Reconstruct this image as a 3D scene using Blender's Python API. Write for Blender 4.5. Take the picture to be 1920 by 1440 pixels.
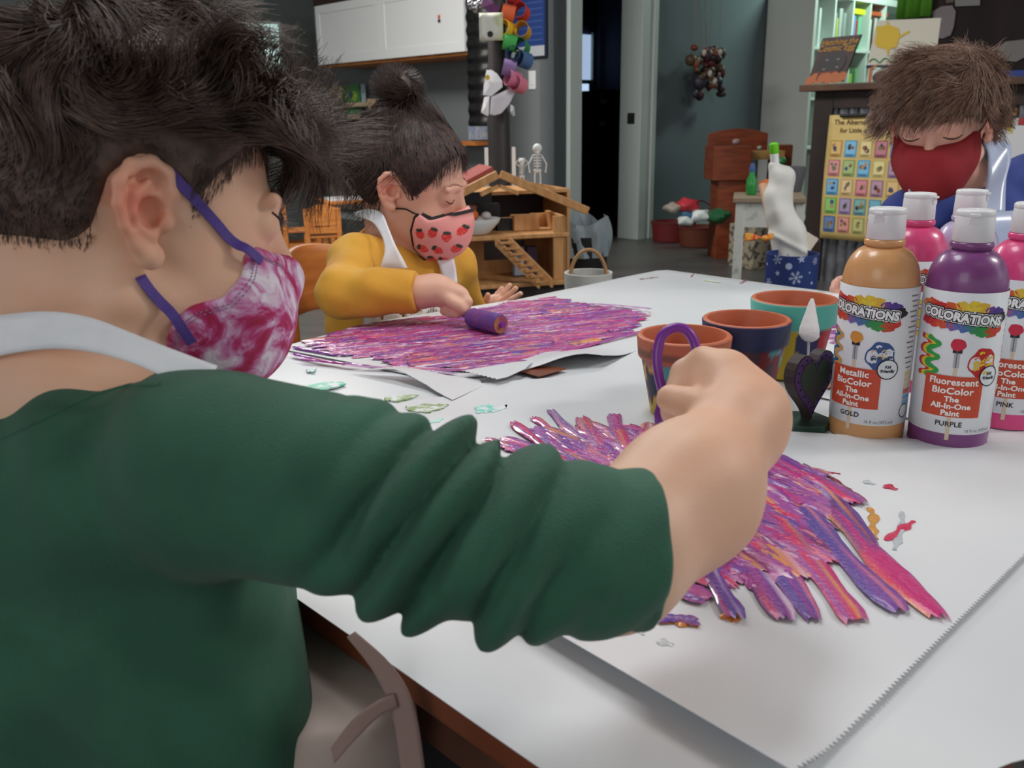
import bpy, bmesh, math, random
import numpy as np
from mathutils import Vector, Matrix

for _o in list(bpy.data.objects):
    bpy.data.objects.remove(_o)
SC = bpy.context.scene
COL = SC.collection
RNG = random.Random(7)
NP = np.random.default_rng(7)
PI = math.pi

# ------------------------------------------------------------------ camera
CAM_H = 0.83          # metres above the floor
TABLE_H = 0.55
FPX = 1668.0          # focal length in pixels of a 1920 wide frame
PITCH = math.radians(16.7)
ROLL = math.radians(0.9)
_r0 = Vector((1, 0, 0)); _u0 = Vector((0, math.sin(PITCH), math.cos(PITCH)))
CF = Vector((0, math.cos(PITCH), -math.sin(PITCH)))
CR = _r0 * math.cos(ROLL) - _u0 * math.sin(ROLL)
CU = _u0 * math.cos(ROLL) + _r0 * math.sin(ROLL)
CAM = Vector((0, 0, CAM_H))
cd = bpy.data.cameras.new('camera'); cam = bpy.data.objects.new('camera', cd); COL.objects.link(cam)
cam.matrix_world = Matrix(((CR.x, CU.x, -CF.x, CAM.x), (CR.y, CU.y, -CF.y, CAM.y), (CR.z, CU.z, -CF.z, CAM.z), (0, 0, 0, 1)))
cd.sensor_width = 36; cd.lens = 36 * FPX / 1920; cd.clip_start = 0.02; cd.clip_end = 60
cd.dof.use_dof = True; cd.dof.focus_distance = 0.82; cd.dof.aperture_fstop = 15
SC.camera = cam

# ------------------------------------------------------------------ view + world
SC.view_settings.view_transform = 'Standard'; SC.view_settings.look = 'None'
SC.view_settings.gamma = 1; SC.view_settings.use_curve_mapping = False
SC.view_settings.exposure = 0.0
w = bpy.data.worlds.new('world'); SC.world = w; w.use_nodes = True
w.node_tree.nodes['Background'].inputs[0].default_value = (0.80, 0.82, 0.84, 1)
w.node_tree.nodes['Background'].inputs[1].default_value = 0.85

def S2L(c):
    c = [x / 255.0 for x in c[:3]]
    return tuple((x / 12.92 if x <= 0.04045 else ((x + 0.055) / 1.055) ** 2.4) for x in c)

def ray(px, py):
    return CF + CR * ((px - 960) / FPX) + CU * ((720 - py) / FPX)
def at(px, py, z):                      # point seen at a pixel, z metres along the view axis
    return CAM + ray(px, py) * z
def onz(px, py, h):                     # point seen at a pixel on the horizontal plane z = h
    d = ray(px, py); t = (h - CAM_H) / d.z
    return CAM + d * t
def tab(px, py, dz=0.0):
    return onz(px, py, TABLE_H + dz)
def proj(p):
    q = Vector(p) - CAM; z = q.dot(CF)
    return (960 + FPX * q.dot(CR) / z, 720 - FPX * q.dot(CU) / z, z)

# room axes: both wall directions run at about 45 degrees to the view
AZU = math.radians(-43.6); AZV = math.radians(46.4)
UX = Vector((math.sin(AZU), math.cos(AZU), 0)); VX = Vector((math.sin(AZV), math.cos(AZV), 0))
def UV(u, v, z=0.0):
    return UX * u + VX * v + Vector((0, 0, z))
ROT_ROOM = math.atan2(VX.y, VX.x)       # local x axis along V, local y axis along U

def area(name, loc, target, sx, sy, power, color):
    L = bpy.data.lights.new(name, 'AREA'); L.shape = 'RECTANGLE'; L.size = sx; L.size_y = sy
    L.energy = power; L.color = color
    o = bpy.data.objects.new(name, L); COL.objects.link(o); o.location = loc
    o.rotation_euler = (Vector(target) - Vector(loc)).to_track_quat('-Z', 'Y').to_euler()
    return o
# ceiling lights of the room and a cool lamp by the book case
area('ceiling_lamp_table', (0.55, 2.2, 2.45), (0.55, 2.1, 0), 1.2, 0.5, 9, (0.97, 0.99, 1.0))
area('pendant_lamp', (-0.08, 1.0, 1.78), (-0.05, 0.98, 0), 0.5, 0.32, 7.0, (0.96, 0.99, 1.0))
area('ceiling_lamp_rear', (0.9, -0.5, 2.45), (0.9, -0.4, 0), 1.2, 0.4, 1.0, (1.0, 0.98, 0.96))
area('ceiling_lamp_left', (-1.0, 3.9, 2.45), (-1.0, 4.1, 0), 1.4, 0.4, 84, (1.0, 0.97, 0.94))
area('fill_light_rear', (-1.3, -1.5, 1.7), (-.2, .5, .7), 1.3, 1.1, 11, (0.95, 0.98, 1.0))  # added fill from behind the camera on the left, no actual window there
area('window_light_right', (3.2, 0.2, 1.7), (0.3, 1.2, 0.6), 1.0, 1.3, 5, (0.86, 0.94, 1.0))
area('ceiling_lamp_right', (2.7, 0.9, 2.45), (2.4, 1.6, 0), 1.0, 0.4, 50, (1.0, 0.98, 0.95))
area('shelf_lamp', UV(2.9, 7.0, 2.3), UV(3.7, 7.0, 1.3), 0.7, 0.3, 30, (0.72, 1.0, 0.86))

# ------------------------------------------------------------------ materials
MATS = {}
def mat(name, col, rough=0.6, metal=0.0, col2=None, nscale=20, ndetail=3, bump=0.0, bscale=200, sss=0.0, coat=0.0,
        trans=0.0, attr=None, stretch=None, emit=None, spec=0.5, sheen=0.0, alpha=1.0, contrast=(0.35, 0.65), ior=1.45):
    if name in MATS: return MATS[name]
    m = bpy.data.materials.new(name); m.use_nodes = True; nt = m.node_tree; N = nt.nodes; L = nt.links
    b = N['Principled BSDF']; b.inputs['Roughness'].default_value = rough; b.inputs['Metallic'].default_value = metal
    b.inputs['Specular IOR Level'].default_value = spec; b.inputs['IOR'].default_value = ior
    c = S2L(col) + (1,)
    b.inputs['Base Color'].default_value = c
    tc = N.new('ShaderNodeTexCoord'); src = tc.outputs['Object']
    if stretch:
        mp = N.new('ShaderNodeMapping'); mp.inputs['Scale'].default_value = stretch; L.new(src, mp.inputs[0]); src = mp.outputs[0]
    base = None
    if attr:
        a = N.new('ShaderNodeAttribute'); a.attribute_name = attr; base = a.outputs['Color']
    if col2:
        n = N.new('ShaderNodeTexNoise'); n.inputs['Scale'].default_value = nscale; n.inputs['Detail'].default_value = ndetail
        L.new(src, n.inputs['Vector'])
        mr = N.new('ShaderNodeMapRange'); mr.inputs[1].default_value = contrast[0]; mr.inputs[2].default_value = contrast[1]
        L.new(n.outputs['Fac'], mr.inputs[0])
        mx = N.new('ShaderNodeMix'); mx.data_type = 'RGBA'; L.new(mr.outputs[0], mx.inputs[0])
        if base is not None:
            mx.blend_type = 'MULTIPLY'; L.new(base, mx.inputs[6])
        else: mx.inputs[6].default_value = c
        mx.inputs[7].default_value = S2L(col2) + (1,)
        base = mx.outputs[2]
    if base is not None: L.new(base, b.inputs['Base Color'])
    if bump:
        n2 = N.new('ShaderNodeTexNoise'); n2.inputs['Scale'].default_value = bscale; n2.inputs['Detail'].default_value = 4
        L.new(src, n2.inputs['Vector'])
        bp = N.new('ShaderNodeBump'); bp.inputs['Strength'].default_value = bump; bp.inputs['Distance'].default_value = 0.002
        L.new(n2.outputs['Fac'], bp.inputs['Height']); L.new(bp.outputs[0], b.inputs['Normal'])
    if sss:
        b.inputs['Subsurface Weight'].default_value = sss; b.inputs['Subsurface Radius'].default_value = (1.0, 0.35, 0.2)
        b.inputs['Subsurface Scale'].default_value = 0.006
    if coat: b.inputs['Coat Weight'].default_value = coat; b.inputs['Coat Roughness'].default_value = 0.08
    if sheen: b.inputs['Sheen Weight'].default_value = sheen
    if trans: b.inputs['Transmission Weight'].default_value = trans
    if alpha < 1: b.inputs['Alpha'].default_value = alpha
    if emit:
        b.inputs['Emission Color'].default_value = S2L(emit[0]) + (1,); b.inputs['Emission Strength'].default_value = emit[1]
    MATS[name] = m
    return m

# ------------------------------------------------------------------ mesh builder
class MB:
    def __init__(s): s.v = []; s.f = []; s.mi = []; s.c = []; s.M = None; s.m = 0; s.cur = None
    def add(s, vs, fs):
        o = len(s.v)
        for p in vs:
            p = Vector(p); s.v.append(s.M @ p if s.M is not None else p)
            if s.cur is not None: s.c.append(s.cur)
        for f in fs: s.f.append([i + o for i in f]); s.mi.append(s.m)
        return s
    def box(s, c, d, rz=0.0, M=None):
        hx, hy, hz = d[0] / 2, d[1] / 2, d[2] / 2
        R = Matrix.Rotation(rz, 3, 'Z') if M is None else M
        vs = [Vector(c) + R @ Vector((x, y, z)) for x in (-hx, hx) for y in (-hy, hy) for z in (-hz, hz)]
        return s.add(vs, [(0, 1, 3, 2), (4, 6, 7, 5), (0, 4, 5, 1), (2, 3, 7, 6), (0, 2, 6, 4), (1, 5, 7, 3)])
    def hexa(s, P):      # eight corners: bottom four, top four
        return s.add(P, [(3, 2, 1, 0), (4, 5, 6, 7), (0, 1, 5, 4), (1, 2, 6, 5), (2, 3, 7, 6), (3, 0, 4, 7)])
    def tube(s, pts, r, n=10, cap=True, flat=1.0, nrm=None):
        pts = [Vector(p) for p in pts]; k = len(pts)
        rs = r if isinstance(r, (list, tuple)) else [r] * k
        vs = []; fs = []; prev = None
        for i, p in enumerate(pts):
            t = (pts[min(i + 1, k - 1)] - pts[max(i - 1, 0)])
            t = t.normalized() if t.length > 1e-9 else Vector((0, 0, 1))
            a = Vector(nrm) if nrm is not None else (prev if prev is not None else (Vector((0, 0, 1)) if abs(t.z) < 0.9 else Vector((1, 0, 0))))
            a = (a - t * a.dot(t)); a = a.normalized() if a.length > 1e-6 else t.orthogonal().normalized()
            prev = a; b = t.cross(a)
            for j in range(n):
                an = 2 * PI * j / n
                vs.append(p + (a * math.cos(an) * flat + b * math.sin(an)) * rs[i])
        for i in range(k - 1):
            for j in range(n):
                fs.append((i * n + j, i * n + (j + 1) % n, (i + 1) * n + (j + 1) % n, (i + 1) * n + j))
        if cap:
            fs.append(tuple(reversed(range(n)))); fs.append(tuple((k - 1) * n + j for j in range(n)))
        return s.add(vs, fs)
    def cyl(s, a, b, r, r2=None, n=20):
        return s.tube([a, b], [r, r if r2 is None else r2], n)
    def lathe(s, prof, c=(0, 0, 0), n=40, cap0=True, cap1=False, squash=1.0):
        vs = []; fs = []; k = len(prof); c = Vector(c)
        for (r, z) in prof:
            for j in range(n):
                an = 2 * PI * j / n; vs.append(c + Vector((r * math.cos(an), r * math.sin(an) * squash, z)))
        for i in range(k - 1):
            for j in range(n):
                fs.append((i * n + j, i * n + (j + 1) % n, (i + 1) * n + (j + 1) % n, (i + 1) * n + j))
        if cap0: fs.append(tuple(reversed(range(n))))
        if cap1: fs.append(tuple((k - 1) * n + j for j in range(n)))
        return s.add(vs, fs)
    def prism(s, poly, M, th):   # 2-D polygon in the local xy plane of M, thickness along local +z
        n = len(poly)
        vs = [M @ Vector((x, y, 0)) for x, y in poly] + [M @ Vector((x, y, th)) for x, y in poly]
        fs = [tuple(reversed(range(n))), tuple(range(n, 2 * n))] + [(i, (i + 1) % n, n + (i + 1) % n, n + i) for i in range(n)]
        return s.add(vs, fs)
    def ball(s, c, r, n=12, sx=1, sy=1, sz=1):
        prof = [(max(1e-5, r * math.sin(PI * i / n)), -r * math.cos(PI * i / n)) for i in range(n + 1)]
        vs = []; fs = []; m = n * 2; c = Vector(c)
        for (q, z) in prof:
            for j in range(m):
                an = 2 * PI * j / m; vs.append(c + Vector((q * math.cos(an) * sx, q * math.sin(an) * sy, z * sz)))
        for i in range(n):
            for j in range(m):
                fs.append((i * m + j, i * m + (j + 1) % m, (i + 1) * m + (j + 1) % m, (i + 1) * m + j))
        return s.add(vs, fs)
    def grid(s, fn, nu, nv):
        vs = [fn(i / nu, j / nv) for i in range(nu + 1) for j in range(nv + 1)]
        fs = [(i * (nv + 1) + j, (i + 1) * (nv + 1) + j, (i + 1) * (nv + 1) + j + 1, i * (nv + 1) + j + 1) for i in range(nu) for j in range(nv)]
        return s.add(vs, fs)

ROOTM = {}
def empty(name, loc, rz=0.0):
    o = bpy.data.objects.new(name, None); COL.objects.link(o); o.empty_display_size = 0.05
    o.location = loc; o.rotation_euler = (0, 0, rz)
    ROOTM[o.name] = Matrix.Translation(Vector(loc)) @ Matrix.Rotation(rz, 4, 'Z')
    return o
def thing(name, label, cat, loc=(0, 0, 0), rz=0.0, group=None):
    o = empty(name, loc, rz); return tag(o, label, cat, group)
def tag(o, label=None, cat=None, group=None, kind=None):
    if label: o['label'] = label
    if cat: o['category'] = cat
    if group: o['group'] = group
    if kind: o['kind'] = kind
    return o
def finish(o, smooth, bev, auto=None):
    if smooth:
        o.data.polygons.foreach_set('use_smooth', [True] * len(o.data.polygons))
        if auto:
            md = o.modifiers.new('edge', 'EDGE_SPLIT'); md.split_angle = math.radians(auto)
    if bev:
        md = o.modifiers.new('bevel', 'BEVEL'); md.width = bev; md.segments = 2; md.limit_method = 'ANGLE'
def obj(name, mb, m, parent=None, smooth=False, bev=0, auto=40, world=False, colattr=False):
    me = bpy.data.meshes.new(name); vs = mb.v
    inv = None
    if parent is not None and world:
        r = parent; MM = Matrix.Identity(4)
        while r is not None:
            MM = ROOTM.get(r.name, Matrix.Identity(4)) @ MM; r = r.parent
        inv = MM.inverted(); vs = [inv @ v for v in vs]
    me.from_pydata([tuple(v) for v in vs], [], mb.f)
    ms = m if isinstance(m, (list, tuple)) else [m]
    for q in ms: me.materials.append(q)
    if len(ms) > 1: me.polygons.foreach_set('material_index', mb.mi)
    if mb.c and len(mb.c) == len(vs):
        a = me.color_attributes.new('Col', 'FLOAT_COLOR', 'POINT')
        a.data.foreach_set('color', np.array([tuple(c) + (1.0,) for c in mb.c], dtype=np.float32).ravel())
    me.update(); o = bpy.data.objects.new(name, me); COL.objects.link(o)
    if parent is not None: o.parent = parent
    finish(o, smooth, bev, auto if smooth else None)
    return o
def struct(name, mb, m, **k):
    o = obj(name, mb, m, **k); o['kind'] = 'structure'; return o
def dup(root, loc=None, rz=None, label=None, parent=None):
    r = root.copy(); COL.objects.link(r)
    if loc is not None: r.location = loc
    if rz is not None: r.rotation_euler = (0, 0, rz)
    if parent is not None: r.parent = parent
    if label: r['label'] = label
    for ch in list(root.children): dup(ch, parent=r)
    return r

# text as mesh data: returns (verts 2-D, faces), centred
def text2d(body, size=1.0, bold=0.0, align='CENTER', spacing=1.0, shear=0.0):
    cu = bpy.data.curves.new('t', 'FONT'); cu.body = body; cu.size = size; cu.align_x = align; cu.align_y = 'CENTER'
    cu.offset = bold; cu.space_character = spacing; cu.shear = shear; cu.resolution_u = 3; cu.fill_mode = 'FRONT'
    o = bpy.data.objects.new('t', cu); COL.objects.link(o)
    dg = bpy.context.evaluated_depsgraph_get(); dg.update()
    me = bpy.data.meshes.new_from_object(o.evaluated_get(dg))
    vs = [(v.co.x, v.co.y) for v in me.vertices]; fs = [list(p.vertices) for p in me.polygons]
    bpy.data.objects.remove(o); bpy.data.curves.remove(cu); bpy.data.meshes.remove(me)
    return vs, fs

# ------------------------------------------------------------------ implicit sculpting
def smin(a, b, k):
    h = np.clip(0.5 + 0.5 * (b - a) / k, 0, 1); return b + (a - b) * h - k * h * (1 - h)
def smax(a, b, k): return -smin(-a, -b, k)
def s_ell(P, c, r, R=None):
    q = P - np.array(c, dtype=np.float32)
    if R is not None: q = q @ np.array(R, dtype=np.float32)
    r = np.array(r, dtype=np.float32)
    k0 = np.sqrt(((q / r) ** 2).sum(1)) + 1e-9; k1 = np.sqrt(((q / (r * r)) ** 2).sum(1)) + 1e-9
    return k0 * (k0 - 1) / k1
def s_cone(P, a, b, ra, rb):
    a = np.array(a, dtype=np.float32); b = np.array(b, dtype=np.float32)
    ab = b - a; L = float((ab * ab).sum()) + 1e-12
    t = np.clip(((P - a) @ ab) / L, 0, 1)
    return np.sqrt(((P - a - t[:, None] * ab) ** 2).sum(1)) - (ra + (rb - ra) * t)
def s_chain(P, pts, rs, k=0.004):
    d = None
    for i in range(len(pts) - 1):
        e = s_cone(P, pts[i], pts[i + 1], rs[i], rs[i + 1]); d = e if d is None else smin(d, e, k)
    return d
def poly_sd(x, y, poly):
    n = len(poly); d = np.full(x.shape, 1e9, dtype=np.float32); ins = np.zeros(x.shape, dtype=bool)
    for i in range(n):
        ax, ay = poly[i]; bx, by = poly[(i + 1) % n]
        ex, ey = bx - ax, by - ay; wx, wy = x - ax, y - ay
        t = np.clip((wx * ex + wy * ey) / (ex * ex + ey * ey + 1e-12), 0, 1)
        d = np.minimum(d, np.sqrt((wx - ex * t) ** 2 + (wy - ey * t) ** 2))
        c = ((ay > y) != (by > y)) & (x < (bx - ax) * (y - ay) / (by - ay + 1e-12) + ax)
        ins ^= c
    return np.where(ins, -d, d)
def surfnet(f, lo, hi, h):
    lo = np.array(lo, dtype=np.float32); hi = np.array(hi, dtype=np.float32); B = 8
    nb = np.ceil((hi - lo) / (h * B)).astype(int); n = nb * B + 1
    D = np.full(n, 1.0, dtype=np.float32)
    bc = np.stack(np.meshgrid(*[np.arange(k) for k in nb], indexing='ij'), -1).reshape(-1, 3)
    ctr = lo + (bc + 0.5) * B * h
    dc = f(ctr.astype(np.float32)); rad = B * h * 0.87
    near = np.abs(dc) < rad * 1.7 + 0.006
    for b in bc[(~near) & (dc < 0)]:
        D[b[0] * B:b[0] * B + B + 1, b[1] * B:b[1] * B + B + 1, b[2] * B:b[2] * B + B + 1] = -1
    g = np.stack(np.meshgrid(*[np.arange(B + 1)] * 3, indexing='ij'), -1).reshape(-1, 3)
    nbk = bc[near]
    for s in range(0, len(nbk), 700):
        bb = nbk[s:s + 700]; idx = (bb[:, None, :] * B + g[None]).reshape(-1, 3)
        P = (lo + idx * h).astype(np.float32); D[idx[:, 0], idx[:, 1], idx[:, 2]] = f(P)
    s_ = D < 0
    nx, ny, nz = n
    acc = np.zeros((nx - 1, ny - 1, nz - 1, 3), dtype=np.float32); cnt = np.zeros((nx - 1, ny - 1, nz - 1), dtype=np.float32)
    quads = []
    def edge(ax):
        sl0 = [slice(None)] * 3; sl1 = [slice(None)] * 3; sl0[ax] = slice(0, -1); sl1[ax] = slice(1, None)
        a = D[tuple(sl0)]; b = D[tuple(sl1)]; ch = (a < 0) != (b < 0)
        I = np.argwhere(ch); av = a[ch]; bv = b[ch]; t = np.clip(av / (av - bv), 0.02, 0.98)
        pos = I.astype(np.float32); pos[:, ax] += t
        o1, o2 = [k for k in range(3) if k != ax]
        for d1 in (0, 1):
            for d2 in (0, 1):
                C = I.copy(); C[:, o1] -= d1; C[:, o2] -= d2
                ok = (C[:, o1] >= 0) & (C[:, o2] >= 0) & (C[:, o1] < [nx, ny, nz][o1] - 1) & (C[:, o2] < [nx, ny, nz][o2] - 1)
                Co = C[ok]; np.add.at(acc, (Co[:, 0], Co[:, 1], Co[:, 2]), pos[ok]); np.add.at(cnt, (Co[:, 0], Co[:, 1], Co[:, 2]), 1)
        ok = (I[:, o1] > 0) & (I[:, o2] > 0) & (I[:, o1] < [nx, ny, nz][o1] - 1) & (I[:, o2] < [nx, ny, nz][o2] - 1)
        return I[ok], (av < 0)[ok], o1, o2
    E = [edge(ax) for ax in range(3)]
    ids = -np.ones(cnt.shape, dtype=np.int64); m = cnt > 0; ids[m] = np.arange(int(m.sum()))
    V = lo + (acc[m] / cnt[m][:, None]) * h
    for ax, (I, neg, o1, o2) in enumerate(E):
        def cid(d1, d2):
            C = I.copy(); C[:, o1] -= d1; C[:, o2] -= d2; return ids[C[:, 0], C[:, 1], C[:, 2]]
        q = np.stack([cid(1, 1), cid(0, 1), cid(0, 0), cid(1, 0)], 1)
        flip = neg if ax != 1 else ~neg
        q[~flip] = q[~flip][:, ::-1]; quads.append(q)
    return V.astype(np.float32), np.concatenate(quads)
def npmesh(name, V, Q, m, parent=None, colors=None, smooth=True):
    """V (n,3) and quads (m,4) -> one mesh object"""
    me = bpy.data.meshes.new(name)
    V = np.asarray(V, dtype=np.float32)
    if parent is not None and parent.name in ROOTM:
        inv = np.array(ROOTM[parent.name].inverted()); V = V @ inv[:3, :3].T.astype(np.float32) + inv[:3, 3].astype(np.float32)
    k = Q.shape[1]
    me.vertices.add(len(V)); me.vertices.foreach_set('co', V.astype(np.float32).ravel())
    me.loops.add(Q.size); me.loops.foreach_set('vertex_index', Q.astype(np.int32).ravel())
    me.polygons.add(len(Q)); me.polygons.foreach_set('loop_start', (np.arange(len(Q)) * k).astype(np.int32))
    try: me.polygons.foreach_set('loop_total', np.full(len(Q), k, dtype=np.int32))
    except Exception: pass
    me.update(calc_edges=True); me.validate()
    if smooth: me.polygons.foreach_set('use_smooth', np.ones(len(me.polygons), dtype=bool))
    if colors is not None:
        a = me.color_attributes.new('Col', 'FLOAT_COLOR', 'POINT')
        c = np.concatenate([colors, np.ones((len(colors), 1))], 1).astype(np.float32); a.data.foreach_set('color', c.ravel())
    for q in (m if isinstance(m, (list, tuple)) else [m]): me.materials.append(q)
    o = bpy.data.objects.new(name, me); COL.objects.link(o)
    if parent is not None: o.parent = parent
    return o
def relax(V, Q, it=2, lam=0.5):
    for _ in range(it):
        A = np.zeros_like(V); C = np.zeros(len(V), dtype=np.float32)
        for i in range(4):
            a = Q[:, i]; b = Q[:, (i + 1) % 4]
            for s in range(3):
                A[:, s] += np.bincount(a, V[b, s], len(V)) + np.bincount(b, V[a, s], len(V))
            C += np.bincount(a, minlength=len(V)) + np.bincount(b, minlength=len(V))
        V = V + lam * (A / np.maximum(C, 1)[:, None] - V)
    return V.astype(np.float32)
def sculpt(name, f, lo, hi, h, m, parent=None, colfn=None, it=2):
    V, Q = surfnet(f, lo, hi, h); V = relax(V, Q, it)
    return npmesh(name, V, Q, m, parent, colfn(V) if colfn is not None else None)
def strands(name, S, R, m, parent=None):
    """S (n,k,3) strand points, R (k) or (n,k) radii -> three sided tubes in one mesh"""
    S = np.asarray(S, dtype=np.float32); n, k, _ = S.shape
    T = np.gradient(S, axis=1); T /= np.linalg.norm(T, axis=2, keepdims=True) + 1e-9
    ref = np.array([0.31, 0.2, 0.93], dtype=np.float32); A = np.cross(T, ref); A /= np.linalg.norm(A, axis=2, keepdims=True) + 1e-9
    Bn = np.cross(T, A); R = np.broadcast_to(np.asarray(R, dtype=np.float32), (n, k))[..., None]
    ring = [S + R * (A * math.cos(a) + Bn * math.sin(a)) for a in (0, 2 * PI / 3, 4 * PI / 3)]
    V = np.stack(ring, 2).reshape(-1, 3)
    b = (np.arange(n)[:, None, None] * k + np.arange(k - 1)[None, :, None]) * 3
    j = np.arange(3)[None, None, :]; j2 = (j + 1) % 3
    Q = np.stack(np.broadcast_arrays(b + j, b + j2, b + 3 + j2, b + 3 + j), -1).reshape(-1, 4)
    return npmesh(name, V, Q, m, parent)
# ------------------------------------------------------------------ helpers on room planes
def onplane(px, py, n, d):
    r = ray(px, py); t = (d - n.dot(CAM)) / n.dot(r); return CAM + r * t
def pv(px, py, v): return onplane(px, py, VX, v)
def pu(px, py, u): return onplane(px, py, UX, u)
def uc(p): return Vector(p).dot(UX)
def vc(p): return Vector(p).dot(VX)
def ubox(mb, u0, u1, v0, v1, z0, z1):       # box aligned with the room
    P = [UV(u0, v0, z0), UV(u0, v1, z0), UV(u1, v1, z0), UV(u1, v0, z0), UV(u0, v0, z1), UV(u0, v1, z1), UV(u1, v1, z1), UV(u1, v0, z1)]
    return mb.hexa(P)

M_wall = mat('wall_paint_grey', (116, 121, 122), 0.85, bump=0.08, bscale=150)
M_wall2 = mat('wall_paint_slate', (90, 100, 104), 0.85, bump=0.08, bscale=150)
M_dwall = mat('dark_wall_boards', (58, 46, 45), 0.8, col2=(44, 36, 36), nscale=6, stretch=(1, 1, 0.15))
M_trim = mat('trim_paint', (168, 176, 172), 0.45)
M_white = mat('white_lacquer', (225, 227, 226), 0.35)
M_whitewood = mat('worn_white_wood', (196, 196, 190), 0.6, col2=(150, 148, 142), nscale=30, contrast=(0.55, 0.75))
M_black = mat('black_matt', (24, 23, 24), 0.6)
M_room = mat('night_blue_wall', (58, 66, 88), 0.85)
M_oak = mat('orange_wood', (205, 132, 66), 0.42, col2=(180, 106, 48), nscale=9, stretch=(1, 1, 6))
M_pine = mat('pale_pine', (196, 146, 94), 0.5, col2=(176, 124, 74), nscale=8, stretch=(6, 1, 1))
M_redwood = mat('red_brown_wood', (132, 62, 30), 0.5, col2=(104, 46, 22), nscale=8, stretch=(1, 1, 5))
M_darkwood = mat('dark_walnut', (56, 40, 36), 0.55, col2=(40, 28, 26), nscale=8, stretch=(1, 1, 0.2))
M_tablewood = mat('table_edge_wood', (128, 66, 38), 0.45, col2=(104, 50, 28), nscale=12, stretch=(1, 1, 0.3))
M_metal = mat('corrugated_zinc', (140, 142, 145), 0.38, metal=0.75, col2=(100, 100, 104), nscale=14)
M_chrome = mat('chrome', (205, 205, 208), 0.18, metal=1.0)

def floor_mat():
    m = bpy.data.materials.new('grey_plank_floor'); m.use_nodes = True; nt = m.node_tree; N = nt.nodes; L = nt.links
    b = N['Principled BSDF']; b.inputs['Roughness'].default_value = 0.38
    tc = N.new('ShaderNodeTexCoord'); mp = N.new('ShaderNodeMapping'); mp.inputs['Rotation'].default_value = (0, 0, math.radians(4))
    L.new(tc.outputs['Object'], mp.inputs[0])
    br = N.new('ShaderNodeTexBrick'); br.inputs['Scale'].default_value = 1.0; br.inputs['Brick Width'].default_value = 1.2
    br.inputs['Row Height'].default_value = 0.15; br.inputs['Mortar Size'].default_value = 0.003
    br.inputs['Color1'].default_value = S2L((84, 81, 77)) + (1,); br.inputs['Color2'].default_value = S2L((66, 64, 62)) + (1,)
    br.inputs['Mortar'].default_value = S2L((45, 44, 44)) + (1,); L.new(mp.outputs[0], br.inputs['Vector'])
    n = N.new('ShaderNodeTexNoise'); n.inputs['Scale'].default_value = 3; n.inputs['Detail'].default_value = 6
    mp2 = N.new('ShaderNodeMapping'); mp2.inputs['Scale'].default_value = (0.6, 8, 1); L.new(mp.outputs[0], mp2.inputs[0]); L.new(mp2.outputs[0], n.inputs['Vector'])
    mx = N.new('ShaderNodeMix'); mx.data_type = 'RGBA'; mx.blend_type = 'MULTIPLY'; mx.inputs[0].default_value = 0.7
    L.new(br.outputs['Color'], mx.inputs[6]); L.new(n.outputs['Color'], mx.inputs[7]); 
    bc = N.new('ShaderNodeBrightContrast'); bc.inputs['Bright'].default_value = 0.03; L.new(mx.outputs[2], bc.inputs[0]); L.new(bc.outputs[0], b.inputs['Base Color'])
    return m
mb = MB(); mb.box((0.5, 2.7, -0.05), (16, 18, 0.1)); struct('floor', mb, floor_mat())
mb = MB(); ubox(mb, -6.0, 7.0, -5.0, 9.6, 2.6, 2.7); struct('ceiling', mb, mat('ceiling_white', (205, 205, 200), 0.9))

VW, UW = 4.1, 3.9
# cabinet wall (faces the table) and the wall with the doorway
mb = MB(); ubox(mb, UW, 6.6, VW, VW + 0.12, 0, 2.6); struct('wall_left', mb, M_wall)
vL = vc(pu(1080, 300, UW)); vR = vc(pu(1196, 300, UW))
mb = MB(); ubox(mb, UW, UW + 0.12, VW, vL, 0, 2.6); ubox(mb, UW, UW + 0.12, vR, 9.5, 0, 2.6); ubox(mb, UW, UW + 0.12, vL, vR, 2.05, 2.6)
struct('wall_back', mb, M_wall2)
mb = MB(); ubox(mb, UW - 0.03, UW + 0.15, vL - 0.09, vL + 0.02, 0, 2.14); ubox(mb, UW - 0.03, UW + 0.15, vR - 0.02, vR + 0.11, 0, 2.14)
ubox(mb, UW - 0.03, UW + 0.15, vL - 0.09, vR + 0.11, 2.05, 2.14); ubox(mb, UW - 0.045, UW - 0.03, vR + 0.085, vR + 0.13, 0, 2.14)
door = struct('door_1', mb, M_trim, bev=0.004)
mb = MB(); q = pu(1186, 222, UW); ubox(mb, UW + 0.02, UW + 0.08, vR - 0.024, vR - 0.018, q.z - 0.035, q.z + 0.035)
obj('strike_plate', mb, M_black, door)
mb = MB(); ubox(mb, UW - 0.015, UW, VW + 0.02, vL - 0.09, 0, 0.1); ubox(mb, UW - 0.015, UW, vR + 0.11, 9.4, 0, 0.1)
struct('baseboard_back', mb, M_trim)
mb = MB(); ubox(mb, UW + 0.02, 6.6, VW - 0.015, VW, 0, 0.1); struct('baseboard_left', mb, M_trim)
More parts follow.
